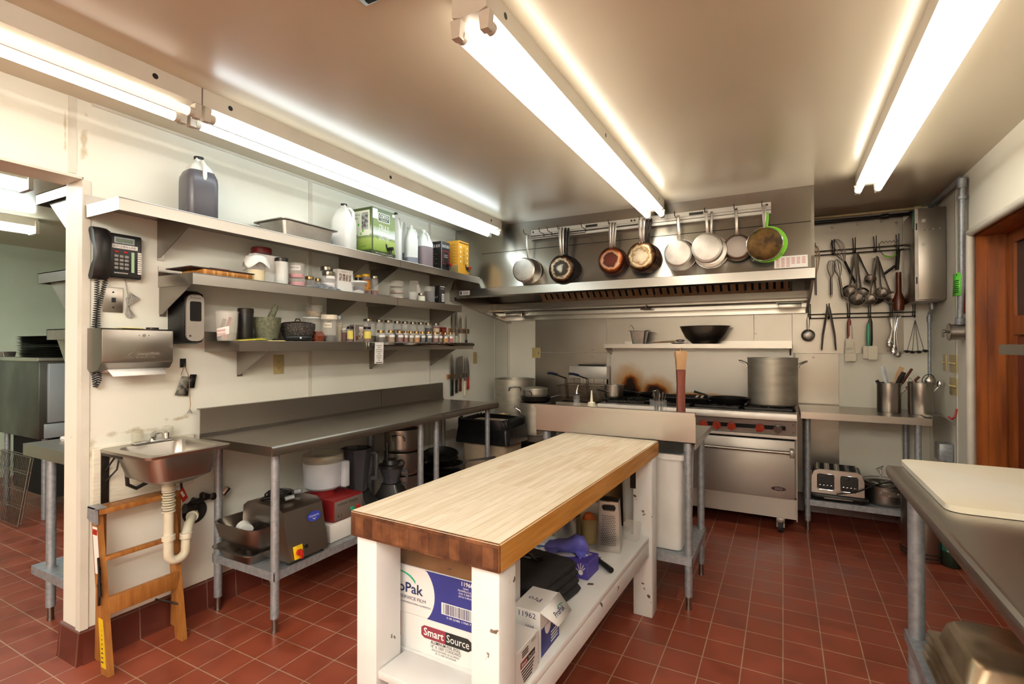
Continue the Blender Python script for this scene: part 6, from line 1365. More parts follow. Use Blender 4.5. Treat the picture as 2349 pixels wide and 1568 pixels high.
b = MB().m('gold'); b.sphere((0, 0, h_ + .012), .007, 10); b.cyl((0, 0, h_), (0, 0, h_ + .008), .008, n=12); b.build('finial', t)
x_, y_, r_, z_ = fit(1490, 1530, 912, 'y', 3.10)
t = thing('spoon_jar', 'short glass jar of tasting spoons on the pass table', 'jar', (x_, y_, PZ)); h_ = z_ - PZ - .012
MB().m('glass').lathe([(.001, 0), (r_ * .95, 0)] + [(r_ * (1 if k % 2 else .96), .012 + k * (h_ - .012) / 9) for k in range(10)], 24).build('jar_body', t)
o.name = 'small_plate'
for k in range(8):
    a = k * 2.4; s = MB().m('chrome' if k % 3 else 'alu'); c_, s_ = math.cos(a) * r_ * .45, math.sin(a) * r_ * .45; top = h_ + .045 + .01 * (k % 3); e = (1.7 if k else 2.4)
    s.T = MT(x_, y_, PZ); s.loft([[(c_ * q + w * math.cos(a + 1.57), s_ * q + w * math.sin(a + 1.57), z), (c_ * q + .0015, s_ * q + .0015, z), (c_ * q - w * math.cos(a + 1.57), s_ * q - w * math.sin(a + 1.57), z), (c_ * q - .0015, s_ * q - .0015, z)] for q, w, z in ((.4, .003, .01), (.9, .003, h_ * .6), (e * .8, .010, top - .012), (e * .85, .008, top))])
    tag(s.build('teaspoon'), 'steel tasting spoon standing handle up in the glass jar on the pass table' if k else 'tallest tasting spoon, leaning right out of the glass jar on the pass table', 'spoon', 'spoons in the glass jar')
# white bin under the pass table
t = thing('storage_bin', 'tall white plastic bin on the undershelf of the pass table', 'bin', (0, 0, .2865))
b = MB().m('white'); b.loft([orect(1.93, 2.885, 2.255, 3.30, .03, .002), orect(1.92, 2.875, 2.265, 3.31, .03, .50), orect(1.905, 2.86, 2.28, 3.325, .03, .50), orect(1.905, 2.86, 2.28, 3.325, .03, .53), orect(1.925, 2.88, 2.26, 3.305, .03, .53), orect(1.935, 2.89, 2.25, 3.295, .03, .02)]); b.build('bin_body', t)
M['cardb'] = mat('kraft_cardboard', 'a08a68', .8, 0, '947e5c', 4)
o = MB().m('cardb').rbox(1.50, 2.87, .2865, 1.86, 3.28, .72, .004); o.m('darkmetal').box(1.501, 2.8685, .63, 1.859, 2.8698, .636); tag(o.build('cardboard_box'), 'brown cardboard box under the pass table seen behind the grater', 'box')

# ================================================================ UTENSIL RAILS ON THE BACK WALL
def urail(label, x0, x1, z, hooks):
    t = thing('utensil_rail', label, 'utensil rail', (0, 0, 0), 0, 'wire utensil rails')
    b = MB().m('darkmetal')
    for zz in (z, z - .033): b.cyl((x0, 5.0, zz), (x1, 5.0, zz), .0045, n=8)
    for xx in (x0 + .12, x1 - .12): b.cyl((xx, 5.0, z), (xx, 5.037, z + .006), .006, n=8)
    b.build('wire_bars', t)
    for hx in hooks:
        b = MB().m('darkmetal'); b.tube([(hx - .008, 5.0, z - .03), (hx - .006, 4.985, z + .02), (hx - .012, 4.985, z + .085)], .0035, 6)
        b.tube([(hx + .008, 5.0, z - .03), (hx + .006, 4.985, z + .02), (hx + .006, 4.98, z + .09)], .0035, 6); b.tube([(hx, 4.99, z - .02), (hx, 4.965, z - .045), (hx, 4.955, z - .02)], .0035, 6); b.build('hook', t)
urail('upper wire utensil rail on the steel sheet, holding whisks and ladles', 2.99, 3.66, 2.21, (3.125, 3.27, 3.411, 3.558))
urail('lower wire utensil rail on the steel sheet, holding tongs and spatulas', 2.935, 3.67, 1.677, (2.95, 3.086, 3.229, 3.371, 3.513, 3.657))
def whisk(label, x, z, L, w, hm='steeld', tilt=0.0, y=4.955, up=False, group='whisks on the upper rail'):
    t = thing('whisk', label, 'whisk', (x, y, z), 0, group); t.rotation_euler = (0, R_(tilt), 0)
    s = 1 if up else -1; b = MB().m('steeld')
    for k in range(5):
        a = math.pi * k / 5; c_, q = math.cos(a) * w, math.sin(a) * w
        b.tube([(c_ * f * .9, q * f * .5, s * g * L * .5) for f, g in ((.1, 1.0), (.8, .62), (1, .3), (.6, .05), (0, 0), (-.6, .05), (-1, .3), (-.8, .62), (-.1, 1.0))], .0016, 5)
    b.build('wires', t)
    h = MB().m(hm); h.tube([(0, 0, s * L * .5), (0, 0, s * L)], .009, 10); h.tube([(0, 0, s * (L + .0)), (.006, 0, s * (L + .012)), (0, 0, s * (L + .02)), (-.006, 0, s * (L + .012))], .002, 5, True); h.build('handle', t); return t
whisk('largest whisk on the upper rail with its dark handle swinging right', 3.125, 2.29, .40, .055, 'rosew' if False else 'darkmetal', -22)
whisk('left small whisk hanging handle down from the first hook', 3.105, 2.12, .29, .035, 'steeld', 0, 4.94)
whisk('right small whisk hanging handle down from the first hook', 3.14, 2.12, .31, .033, 'steeld', -8, 4.925)
def ladle(label, x, z, L, r, tilt=0, y=4.94, m_='steel', group='ladles on the upper rail', bm_='steel'):
    t = thing('ladle', label, 'ladle', (x, y, z), 0, group); t.rotation_euler = (0, R_(tilt), 0)
    b = MB().m(m_); b.loft([[(-w, 0, zz), (0, -.004, zz), (w, 0, zz), (0, .003, zz)] for w, zz in ((.007, 0), (.010, -.05), (.006, -L * .5), (.007, -L * .8), (.012, -L + r * .6))]); b.build('handle', t)
    b = MB().m(bm_); b.T = MT(0, -.02, -L, R_(75)); b.lathe([(.001, -r * .8), (r * .55, -r * .68), (r * .88, -r * .35), (r, 0), (r * .96, 0), (r * .82, -r * .33), (.001, -r * .72)], 24); b.build('ladle_bowl', t); return t
for a in (('frontmost ladle of the left bunch with its bowl lowest', 3.275, 2.15, .36, .062, 0, 4.91), ('ladle at the left of the left bunch with a wide matte bowl', 3.262, 2.16, .31, .058, 6, 4.935), ('ladle at the back right of the left bunch', 3.28, 2.15, .32, .055, -6, 4.955), ('ladle swinging right off the left bunch', 3.28, 2.17, .24, .042, -22, 4.95),
          ('frontmost ladle of the right bunch, swinging left', 3.41, 2.12, .34, .052, 9, 4.91), ('middle ladle of the right bunch', 3.42, 2.12, .29, .048, -4, 4.935), ('ladle at the right of the right bunch with a dark bowl', 3.415, 2.13, .35, .05, -16, 4.955), ('rear ladle of the right bunch against the sheet', 3.40, 2.12, .33, .05, -2, 4.975)):
    ladle(*a, m_='steel', bm_='steeld')
t = thing('peeler', 'slim brown brush hanging from the last hook of the upper rail', 'brush', (3.555, 4.95, 2.17)); MB().m('darkmetal').tube([(0, 0, 0), (-.01, 0, -.16)], .014, 10).build('handle', t); M['amber'] = mat('amber_bottle', '5c2a12', .25); b = MB().m('amber'); b.T = MT(0, 0, -.48); b.lathe([(.001, 0), (.035, 0), (.042, .08), (.02, .14), (.018, .30), (.001, .30)], 20); b.build('brush_body', t)
t = thing('spiral_grater', 'green trimmed wire tool hanging beside the brown brush', 'kitchen tool', (3.50, 4.95, 2.20)); b = MB().m('darkmetal'); b.tube([(-.07, 0, .03), (-.065, 0, -.03), (-.03, 0, -.08), (.03, 0, -.08), (.06, 0, -.03)], .003, 6); b.tube([(-.06 + .012 * k, 0, .03 + .015 * (k % 2)) for k in range(11)], .003, 6); b.build('wire_frame', t); MB().m('lime').tube([(-.04, -.003, -.07), (0, -.003, -.088), (.04, -.003, -.07)], .006, 6).build('green_edge', t)
o = MB().m('black').tube([(3.46, 4.93, 1.98), (3.53, 4.925, 2.04)], .010, 8); tag(o.build('tool_handle'), 'black slanting tool handle behind the right ladle bunch', 'kitchen tool')
x_, y_, r_, z_ = fit(1839, 1869, 765, 'y', 4.95)
strainer('small round tea strainer hanging first on the lower rail', x_, 4.955, 1.50, r_, .02, 'darkmetal', 'steeld', 1.64, colour='steelmesh' if 'steelmesh' in M else 'alu', hw=.010, ring_w=.003)
t = thing('tongs', 'steel kitchen tongs hanging second on the lower rail', 'tongs', (3.086, 4.955, 1.735))
for s in (-1, 1): MB().m('steel').loft([[(s * dx - w, 0, z), (s * dx, -.006, z), (s * dx + w, 0, z), (s * dx, .004, z)] for dx, w, z in ((.004, .008, 0), (.020, .009, -.10), (.042, .008, -.24), (.05, .006, -.36))]).build('arm', t)
def spatula(label, x, z, hm, L, parts_, m2='creamp'):
    t = thing('spatula', label, 'spatula', (x, 4.95, z)); MB().m(hm).loft([[(w * math.cos(R_(a)), w * .7 * math.sin(R_(a)), zz) for a in range(0, 360, 45)] for w, zz in ((.006, 0), (.014, -.03), (.016, -L * .7), (.011, -L))]).build('handle', t)
    for (dx, dy, z0, z1, w) in parts_: MB().m(m2).prism(rrect(w, z1 - z0, .010, 3, dx, (z0 + z1) / 2), 'y', dy - .004, dy + .004).build('blade', t)
    return t
spatula('red handled rubber spatula on the lower rail with a white head', 3.229, 1.635, 'dred', .17, ((0, -.014, -.245, -.165, .055),))
spatula('cream spatula hanging behind the red handled one, middle of three heads', 3.232, 1.60, 'creamp', .12, ((0, .0, -.245, -.13, .055),))
spatula('longest cream spatula behind the red handled one', 3.236, 1.60, 'creamp', .18, ((0, .014, -.315, -.185, .075),))
spatula('black handled spatula with a curved cream head on the lower rail', 3.371, 1.635, 'black', .25, ((.014, -.01, -.335, -.225, .06),))
spatula('green collared spatula half hidden behind the black handled one', 3.36, 1.60, 'green2' if 'green2' in M else 'green', .19, ((-.008, .01, -.29, -.19, .06),))
t = thing('measuring_spoons', 'tangled bunch of steel measuring spoons on the lower rail', 'measuring spoons', (3.525, 4.95, 1.63))
for k in range(7):
    b = MB().m('chrome' if k % 2 else 'steeld'); a = (k - 3) * 5; zz = -.16 - .018 * k; dx = math.sin(R_(a)) * .1 - .01 * (k % 3); dy = -.01 * (k % 3)
    b.tube([(.0 + .01 * (k - 3), dy, 0), (dx * .5, dy, zz * .5), (dx, dy, zz)], .0035, 6); b.sphere((dx, dy - .002, zz - .018), .020, 12, (1, .4, 1.2)); b.tube([(.01 * (k - 3) + .016 * math.cos(R_(q)), dy - .003, .012 + .016 * math.sin(R_(q))) for q in range(0, 360, 40)], .002, 5, True); b.build('measuring_spoon', t)
t = thing('wire_scoops', 'set of long wire handled scoops at the right end of the lower rail', 'measuring scoops', (3.657, 4.95, 1.615))
for k, (dx, dz) in enumerate(((-.055, -.245), (-.02, -.25), (.02, -.248), (.06, -.24))):
    b = MB().m('darkmetal'); b.tube([(0, 0, 0), (dx * .35, 0, dz * .4), (dx * .9, 0, dz)], .0022, 5); b.T = MT(dx, -.01, dz - .0, R_(20)); b.lathe([(.001, -.012), (.014, -.010), (.022, .0), (.020, 0), (.001, -.009)], 16); b.build('scoop', t)
t = thing('whisk', 'copper tinted whisk hanging at the right side of the hood', 'whisk', (2.962, 4.30, 2.14)); b = MB().m('filter')
for k in range(5): a = math.pi * k / 5; b.tube([(math.cos(a) * .028 * f, math.sin(a) * .045 * f, -.0 - g * .22) for f, g in ((.1, 1.0), (.8, .62), (1, .3), (.6, .05), (0, 0), (-.6, .05), (-1, .3), (-.8, .62), (-.1, 1.0))], .0018, 5)
b.build('wires', t); MB().m('steeld').tube([(0, 0, -.21), (0, 0, -.36)], .008, 8).build('handle', t)
MB().m('darkmetal').tube([(0, 0, 0), (0, 0, .02), (-.022, 0, .02)], .003, 6).build('hook', t)

# ================================================================ CONTROL BOX, PIPES, RIGHT CORNER
t = thing('control_box', 'stainless fire system control box high in the right corner', 'control box', (0, 0, 0))
b = MB().m('panel').rbox(3.60, 4.64, 1.735, 3.772, 5.0, 2.40, .003); b.build('cabinet', t); b = MB().m('panel').rbox(3.618, 4.625, 1.745, 3.776, 4.64, 2.405, .003); b.build('door', t)
b = MB().m('alu').box(3.598, 4.622, 1.745, 3.618, 4.64, 2.405); b.m('darkmetal').box(3.604, 4.6205, 2.25, 3.612, 4.622, 2.30).box(3.604, 4.6205, 1.86, 3.612, 4.622, 1.91); b.build('hinge', t)
b = MB().m('alu')
for x, z in ((3.65, 2.315), (3.65, 2.145)): b.cyl((x, 4.6245, z), (x, 4.6225, z), .013, n=16)
b.m('black')
for x in (3.655, 3.685): b.cyl((x, 4.6245, 2.247), (x, 4.6238, 2.247), .0035, n=8)
b.m('chrome')
for x in (3.705, 3.74): b.cyl((x, 4.6245, 2.25), (x, 4.623, 2.25), .006, n=8)
b.build('door_stud', t)
o = MB().m('green').box(3.597, 4.66, 2.27, 3.5995, 4.70, 2.40); tag(o.build('green_tag'), 'small green tag on the left side of the control box', 'tag')
def pipe(name, label, pts, r, m_='galv', fit_=()):
    o = MB().m(m_).tube(pts, r, 12)
    for p, q in fit_: o.cyl(p, q, r * 1.45, n=12)
    tag(o.build(name), label, 'pipe'); return o
pipe('conduit', 'bright vertical conduit on the right wall by the doorway, running from the ceiling', [(3.745, 4.20, 1.555), (3.745, 4.15, 1.80), (3.745, 4.13, 2.44), (3.745, 4.16, 2.47), (3.745, 4.90, 2.475)], .0165, 'galv', (((3.745, 4.13, 2.40), (3.745, 4.13, 2.46)), ((3.745, 4.20, 1.55), (3.745, 4.19, 1.59)), ((3.745, 4.13, 2.33), (3.745, 4.13, 2.35))))
M['cpaint'] = mat('cream_painted_pipe', 'c6b891', .45, .2)
pipe('gas_pipe', 'cream painted pipe running from the hood to the control box under the ceiling', [(2.945, 4.97, 2.488), (3.69, 4.97, 2.485), (3.70, 4.965, 2.47), (3.70, 4.96, 2.40)], .011, 'cpaint', (((3.66, 4.97, 2.485), (3.705, 4.97, 2.485)), ((3.70, 4.962, 2.44), (3.70, 4.96, 2.47))))
pipe('black_pipe', 'black pipe running below the cream one from the hood to the control box', [(2.945, 4.985, 2.452), (3.66, 4.985, 2.45), (3.665, 4.985, 2.43), (3.665, 4.985, 2.40)], .013, 'black', (((3.45, 4.985, 2.45), (3.50, 4.985, 2.45)), ((3.63, 4.985, 2.45), (3.67, 4.985, 2.45))))
pipe('drop_conduit', 'thin conduit dropping from the control box behind the utensil canisters', [(3.74, 4.85, 1.733), (3.74, 4.85, 1.69), (3.745, 4.87, 1.675), (3.752, 4.98, 1.665), (3.752, 4.99, 1.64), (3.752, 4.99, 1.0), (3.752, 4.99, .925)], .012, 'galv', (((3.74, 4.85, 1.70), (3.74, 4.85, 1.733)), ((3.752, 4.99, 1.60), (3.752, 4.99, 1.64))))
o = MB().m('alu').cyl((3.70, 4.215, 1.50), (3.775, 4.215, 1.50), .05, n=28); o.m('steeld').cyl((3.692, 4.215, 1.50), (3.70, 4.215, 1.50), .056, n=28); o.tube([(3.69, 4.215, 1.50), (3.665, 4.215, 1.50), (3.665, 4.215, 1.465)], .007, 8); o.sphere((3.672, 4.215, 1.505), .012, 10)
tag(o.build('pull_station'), 'round metal pull station at the foot of the bright conduit', 'pull station')
t = thing('fire_sign', 'red sign with a white down arrow behind the bright conduit', 'sign', (0, 0, 0)); MB().m('red').box(3.772, 4.22, 1.62, 3.778, 4.36, 1.83).build('sign_panel', t)
b = MB().m('whitep').box(3.7712, 4.318, 1.665, 3.772, 4.33, 1.79); b.add([(3.7712, 4.338, 1.685), (3.7712, 4.310, 1.685), (3.7712, 4.324, 1.65)], [(0, 1, 2)]); b.text('FIRE', .03, (3.7712, 4.27, 1.75), (0, -1, 0), (0, 0, 1)); b.build('arrow_print', t)
t = thing('inspection_tag', 'bright green inspection tag tied to the conduit', 'tag', (3.722, 4.155, 1.80)); M['neon'] = mat('neon_green_card', '6bd24a', .6)
b = MB(); b.T = basis((0, 0, 0), (.45, -.89, 0), (0, 0, 1)); b.m('neon').add([(-.03, -.075, 0), (.03, -.07, 0), (.033, .06, 0), (.015, .075, 0), (-.025, .065, 0)], [(0, 1, 2, 3, 4)]); b.build('card', t, solid=.0015)
b = MB(); b.T = basis((0, 0, 0), (.45, -.89, 0), (0, 0, 1)); b.m('black').cyl((.0, .06, -.002), (0, .06, .0015), .004, n=8)
for k in range(7): b.box(-.018, .02 - k * .012, .001, .018 - .004 * (k % 2), .025 - k * .012, .0014)
b.build('print', t)
o = MB().m('red').tube([(3.776, 4.40, .99), (3.765, 4.40, .93), (3.755, 4.42, .915), (3.74, 4.44, .93)], .006, 8); tag(o.build('red_hook'), 'small red hook on the right wall beyond the side table', 'hook')
t = thing('junction_box', 'grey electrical box with a conduit on the right wall under the side table', 'junction box', (0, 0, 0)); MB().m('galv').rbox(3.70, 4.48, .615, 3.775, 4.60, .735, .004).build('box', t)
b = MB().m('keygrey').box(3.698, 4.485, .62, 3.70, 4.595, .73).cyl((3.696, 4.52, .675), (3.698, 4.52, .675), .014, n=16); b.build('cover', t); MB().m('galv').cyl((3.745, 4.54, .16), (3.745, 4.54, .615), .012, n=12).build('conduit', t)
def canister(label, u0, u1, vt, y, seed):
    x_, y_, r_, z_ = fit(u0, u1, vt, 'y', y); z0 = .9125; r_ *= .97
    o = MB().m('steel'); o.T = MT(x_, y_, z0); h = z_ - z0; o.lathe([(.001, 0), (r_ * .96, 0), (r_, .008), (r_, h - .006), (r_ * 1.03, h - .004), (r_ * 1.03, h), (r_ * .97, h), (r_ * .96, .01), (.001, .006)], 36)
    tag(o.build('utensil_canister'), label, 'canister', 'steel utensil canisters'); return x_, y_, z0, r_, h
c1 = canister('left steel canister of knives and spatulas on the side table', 2009, 2068, 877, 4.73, 1)
c2 = canister('right steel canister of ladles and whisks on the side table', 2080, 2143, 876, 4.68, 2)
def stick(name, label, c, ang, lean, L, r, hm, kind='round', L2=.0):
    x, y, z, rr, h = c; a = R_(ang); bx, by = -math.cos(a) * rr * .4, -math.sin(a) * rr * .4
    d = Vector((math.cos(a) * math.sin(R_(lean)), math.sin(a) * math.sin(R_(lean)), math.cos(R_(lean))))
    p0 = Vector((x + bx, y + by, z + .02)); o = MB(); e = p0 + d * L; mid = p0 + d * (L - L2)
    if kind == 'round': o.m('steeld').tube([p0, mid], .006, 8); o.m(hm).tube([mid, e], r, 10, rs=[r, r * .9])
    elif kind == 'flat':
        s = d.cross(Vector((0, 1, 0))).normalized(); o.m(hm).loft([[q - s * w, q + Vector((0, -.002, 0)), q + s * w, q + Vector((0, .002, 0))] for q, w in ((p0, .01), (mid, .012), (p0 + d * (L - L2 * .3), r), (e, r * .8))])
    elif kind == 'loop': o.m(hm).tube([p0, mid], .005, 6); s = d.cross(Vector((0, 1, 0))).normalized(); o.tube([mid + d * (L2 / 2) + d * math.sin(R_(q)) * L2 / 2 + s * math.cos(R_(q)) * r for q in range(0, 360, 24)], .003, 6, True)
    elif kind == 'bowl': o.m('steeld').tube([p0, mid], .005, 6); o.m(hm).sphere(e, r, 14, (1, .5, 1.1))
    return o, name, label
def fin(a, cat): o, n, l = a; tag(o.build(n), l, cat)
fin(stick('spatula', 'black handled tool leaning left out of the left canister', c1, 185, 26, .24, .013, 'black', L2=.07), 'spatula')
fin(stick('spreader', 'pale flat handled tool at the back left of the left canister', c1, 150, 12, .33, .014, 'galv', 'flat', .10), 'spreader')
fin(stick('turner', 'brown handled turner leaning right, higher of the two in the left canister', c1, 20, 32, .36, .010, 'rosew', L2=.13), 'turner')
fin(stick('turner', 'brown handled turner leaning right, lower of the two in the left canister', c1, -10, 40, .33, .010, 'rosew', L2=.12), 'turner')
fin(stick('grater_tool', 'pale wrapped rasp standing at the right of the left canister', c1, 10, 20, .34, .020, 'lwood', 'flat', .14), 'grater')
fin(stick('knife_tool', 'wide black handled knife at the right edge of the left canister', c1, -25, 24, .31, .018, 'black', 'flat', .16), 'knife')
fin(stick('whisk_tool', 'thin wire loop leaning left from the right canister', c2, 170, 22, .26, .02, 'steeld', 'loop', .08), 'whisk')
fin(stick('spoon_tool', 'dark spoon tips low in the middle of the right canister', c2, 200, 6, .20, .012, 'darkmetal', L2=.04), 'spoon')
fin(stick('masher', 'black loop handled masher standing in the right canister', c2, -15, 18, .285, .035, 'black', 'loop', .09), 'masher')
fin(stick('slotted_spoon', 'slotted steel spoon in the right canister next to the masher', c2, -30, 22, .24, .034, 'steel', 'bowl'), 'spoon')
fin(stick('serving_spoon', 'shiny steel spoon leaning right from the right canister', c2, 0, 36, .25, .026, 'chrome', 'bowl'), 'spoon')
# curled sheet
o = MB().m('steel').grid(lambda u, v: (3.62 + .15 * u, 4.42 + .32 * v, .914 + .03 * math.sin(u * 3.1) * (1 - v * .5) - .045 * u * u * (1 - v)), 14, 8); tag(o.build('curled_sheet', solid=.002), 'bent steel sheet lying from the side table towards the right wall', 'metal sheet')
# toaster on a panini press
t = thing('sandwich_press', 'black flat electric griddle under the toaster', 'griddle', (0, 0, .2365))
b = MB().m('black').loft([orect(2.945, 4.505, 3.29, 4.83, .03, .012), orect(2.93, 4.49, 3.305, 4.845, .035, .035), orect(2.94, 4.50, 3.295, 4.835, .03, .048)]); b.build('body', t)
b = MB().m('alu').box(3.02, 4.488, .026, 3.20, 4.4905, .032); b.build('trim_strip', t)
for x in (2.97, 3.26):
    for y in (4.53, 4.80): MB().m('rubber').cyl((x, y, .001), (x, y, .014), .012, n=8).build('foot', t)
t = thing('toaster', 'four slot black and steel toaster on the side table undershelf', 'toaster', (3.115, 4.66, .2855), R_(-3))
b = MB().m('black'); pts = [(-.165, 0.0), (.165, 0.0), (.165, .12), (.15, .165), (.12, .18), (-.12, .18), (-.15, .165), (-.165, .12)]; b.prism(pts, 'y', -.12, .14); b.build('body', t)
b = MB().m('steel'); pts2 = [(-.168, .004), (.168, .004), (.168, .12), (.152, .168), (.12, .183), (-.12, .183), (-.152, .168), (-.168, .12)]; b.prism(pts2, 'y', -.138, -.118); b.build('front_panel', t)
for s in (-.075, .075):
    b = MB().m('black').prism(rrect(.105, .115, .012, 3, s, .093), 'y', -.1405, -.138); b.build('control_window', t)
    b = MB().m('chrome').tube([(x, -.141, z) for x, z in rrect(.108, .118, .014, 3, s, .093)], .0025, 5, True)
    for k in range(4): b.tube([(s - .036 + k * .024 + .008 * math.cos(R_(a)), -.1415, .062 + .007 * math.sin(R_(a))) for a in range(0, 360, 40)], .0012, 4, True)
    b.build('chrome_trim', t)
    b = MB().m('black').rbox(s - .03, -.152, .125, s + .0, -.14, .137, .002); b.build('lever', t)
b = MB().m('blackm')
for k in range(4): b.box(-.115 + k * .066, -.10, .181, -.085 + k * .066, .12, .1835)
b.m('steeld')
for k in range(5): b.box(-.135 + k * .064, -.11, .181, -.128 + k * .064, .13, .185)
b.build('slots', t)
x_, y_, r_, z_ = fit(1976, 2082, 1082, 'y', 4.68)
t = stockpot('stock_pot', 'wide steel pot holding a wire basket on the side table undershelf', 3.43, 4.70, .237, .155, .135, 'steeld', ang=())
b = MB().m('steel').prism(rrect(.13, .035, .012, 3, 0, .095), 'y', -.160, -.155); b.T = I4
for x in (-.05, .05, 0): b.sphere((x, -.162, .10 if x else .083), .006, 8)
b.build('handle', t)
t = thing('wire_skimmer', 'round wire basket resting in the wide steel pot', 'strainer', (3.42, 4.70, .375)); b = MB().m('alu')
b.tube([(.135 * math.cos(R_(a)), .135 * math.sin(R_(a)), .02) for a in range(0, 360, 15)], .003, 6, True)
for k in range(-6, 7):
    q = .135 * math.sqrt(1 - (k / 6.5) ** 2); b.tube([(k * .02, -q, .02), (k * .02, 0, -.01), (k * .02, q, .02)], .0012, 4); b.tube([(-q, k * .02, .02), (0, k * .02, -.01), (q, k * .02, .02)], .0012, 4)
b.build('mesh', t); MB().m('steeld').tube([(.0, .13, .02), (.0, .15, .07), (.015, .15, .10), (-.03, .14, .075), (0, .13, .03)], .004, 6).build('handle', t)
o = MB().m('black').tube([(3.10, 4.50, .30), (3.22, 4.49, .33), (3.30, 4.50, .375), (3.35, 4.52, .40), (3.43, 4.55, .42), (3.50, 4.56, .40), (3.52, 4.60, .385)], .005, 6); o.tube([(3.34 + .03 * math.cos(R_(a)), 4.53, .41 + .02 * math.sin(R_(a))) for a in range(0, 360, 40)], .005, 6, True); tag(o.build('power_cord'), 'black toaster cord looped over the rim of the wide steel pot', 'cord')
# on the floor at the right
t = thing('metal_bin', 'steel cylinder bin on the floor between the counter and the side table', 'bin', (3.58, 4.30, 0)); MB().m('steel').lathe([(.001, .002), (.12, .002), (.125, .02), (.125, .45), (.12, .46), (.001, .46)], 32).build('bin_body', t); b = MB().m('rubber')
for z in (.03, .055): b.tube([(.127 * math.cos(R_(a)), .127 * math.sin(R_(a)), z) for a in range(0, 360, 12)], .004, 6, True)
b.build('band', t)
t = thing('gas_canister', 'green camping gas canister on the floor by the right wall', 'gas canister', (3.70, 4.20, 0)); M['dgreen'] = mat('dark_green_enamel', '1c2a1c', .35)
MB().m('dgreen').lathe([(.001, .002), (.048, .002), (.052, .012), (.052, .17), (.035, .20), (.014, .205), (.014, .215), (.001, .215)], 26).build('canister_body', t); b = MB(); b.m('lgreen'); b.T = I4
for i in range(10): A, B = R_(-170 + i * 14), R_(-156 + i * 14); (b.m('cream') if 3 <= i <= 6 else b.m('tealink')).add([(.053 * math.cos(A), .053 * math.sin(A), .10), (.053 * math.cos(B), .053 * math.sin(B), .10), (.053 * math.cos(B), .053 * math.sin(B), .155), (.053 * math.cos(A), .053 * math.sin(A), .155)], [(0, 1, 2, 3)])
b.m('red').text('PROPANE', .014, (.054 * math.cos(R_(-110)), .054 * math.sin(R_(-110)), .125), (-math.sin(R_(-110)), math.cos(R_(-110)), 0), w=.03); b.build('label', t)
MB().m('black').cyl((0, 0, .215), (0, 0, .24), .016, n=14).build('valve_cap', t)

# ================================================================ ON THE ISLAND SHELF
IZ = .4205
M['kraft'] = mat('brown_cardboard', '7c5a3c', .8, 0, '6a4a30', 8); M['boxw'] = mat('white_carton', 'd9d8d6', .6, 0, 'cfcecc', 3); M['boxblue'] = mat('blue_carton_print', '2a2f78', .5, 0, '252a6c', 6)
M['purple'] = mat('purple_carton_print', '4a3f96', .5, 0, '453a8c', 5); M['navyt'] = mat('dark_blue_ink', '1d2450', .6); M['maroonp'] = mat('maroon_print', '7a2838', .5); M['shiny'] = mat('film_wrap', '8a7a68', .12, .3, '3c2e22', 9, bump=1.0, bs=18, alpha=.9)
t = thing('foil_box', 'white aluminium foil roll box under the blue film box on the island shelf', 'box', (0, 0, IZ))
BX0, BX1, BY = 1.63, 1.965, 1.312
MB().m('boxw').rbox(BX0, BY, 0, BX1, 1.54, .115, .002, 1).build('box_body', t)
b = MB(); cxm = 1.812; F = BY - .0008
b.m('maroonp').add([(cxm - .095 + x, F, .072 + z) for x, z in ((0, -.012), (.012, -.02), (.095, -.02), (.095, .02), (.012, .02), (0, .012))], [tuple(range(6))])
b.m('black').add([(cxm + x, F, .072 + z) for x, z in ((0, -.02), (.085, -.02), (.097, -.012), (.097, .012), (.085, .02), (0, .02))], [tuple(range(6))])
b.m('whitep').text('Smart', .034, (cxm - .046, F - .0006, .072), w=.078, bold=True).text('Source', .034, (cxm + .047, F - .0006, .072), w=.084)
b.m('black').text('ALUMINUM FOIL ROLL', .014, (cxm, F, .045), w=.115, bold=True).text('18" X 1000\' STANDARD', .014, (cxm, F, .033), w=.115).text('ROLLO DE PAPEL DE ALUMINIO', .009, (cxm, F, .022), w=.105).text('18" X 1000\' ESTANDAR', .008, (cxm, F, .013), w=.08)
b.build('front_print', t)
t = thing('film_box', 'blue and white food film box with torn top, stacked on the foil box', 'box', (0, 0, IZ + .116))
MB().m('boxw').rbox(BX0 - .02, BY - .004, 0, BX1 + .0, 1.53, .155, .002, 1).build('box_body', t)
b = MB(); F = BY - .0048; cx, cz, R = 1.655, .075, .118
arc_ = [(cx + R * math.cos(R_(a)), cz + R * .95 * math.sin(R_(a))) for a in range(-60, 62, 6)]
arc_ = [(x, min(.154, max(.001, z))) for x, z in arc_]
b.m('boxblue').add([(x, F, z) for x, z in arc_] + [(BX1, F, .154), (BX1, F, .001)], [tuple(range(len(arc_))) + (len(arc_), len(arc_) + 1)])
b.m('navyt').text('ProPak', .046, (1.652, F - .0006, .083), w=.145, bold=True).text('FOODSERVICE FILM', .015, (1.66, F - .0006, .052), w=.155).text('PELICULA TRANSPARENTE PARA ALIMENTOS', .008, (1.672, F - .0006, .036), w=.17)
b.m('green'); sw = [(1.63 + .075 * math.cos(R_(a)), .088 + .048 * math.sin(R_(a))) for a in range(100, 20, -8)]
for i in range(len(sw) - 1): (x0, z0), (x1, z1) = sw[i], sw[i + 1]; wq = .003 + .008 * i / len(sw); b.add([(x0, F - .0006, z0), (x1, F - .0006, z1), (x1, F - .0006, z1 - wq), (x0, F - .0006, z0 - wq * .9)], [(0, 1, 2, 3)])
b.m('whitep').text('11960', .018, (1.895, F - .0006, .142), w=.042, bold=True)
for k, (s, w) in enumerate((('1664', .02), ('FILM/PELICULA', .055), ('18 IN. X 2000 FT.', .05), ('(45.7cm X 609.6m)', .05))): b.text(s, .008, (1.89, F - .0006, .129 - k * .009), w=w)
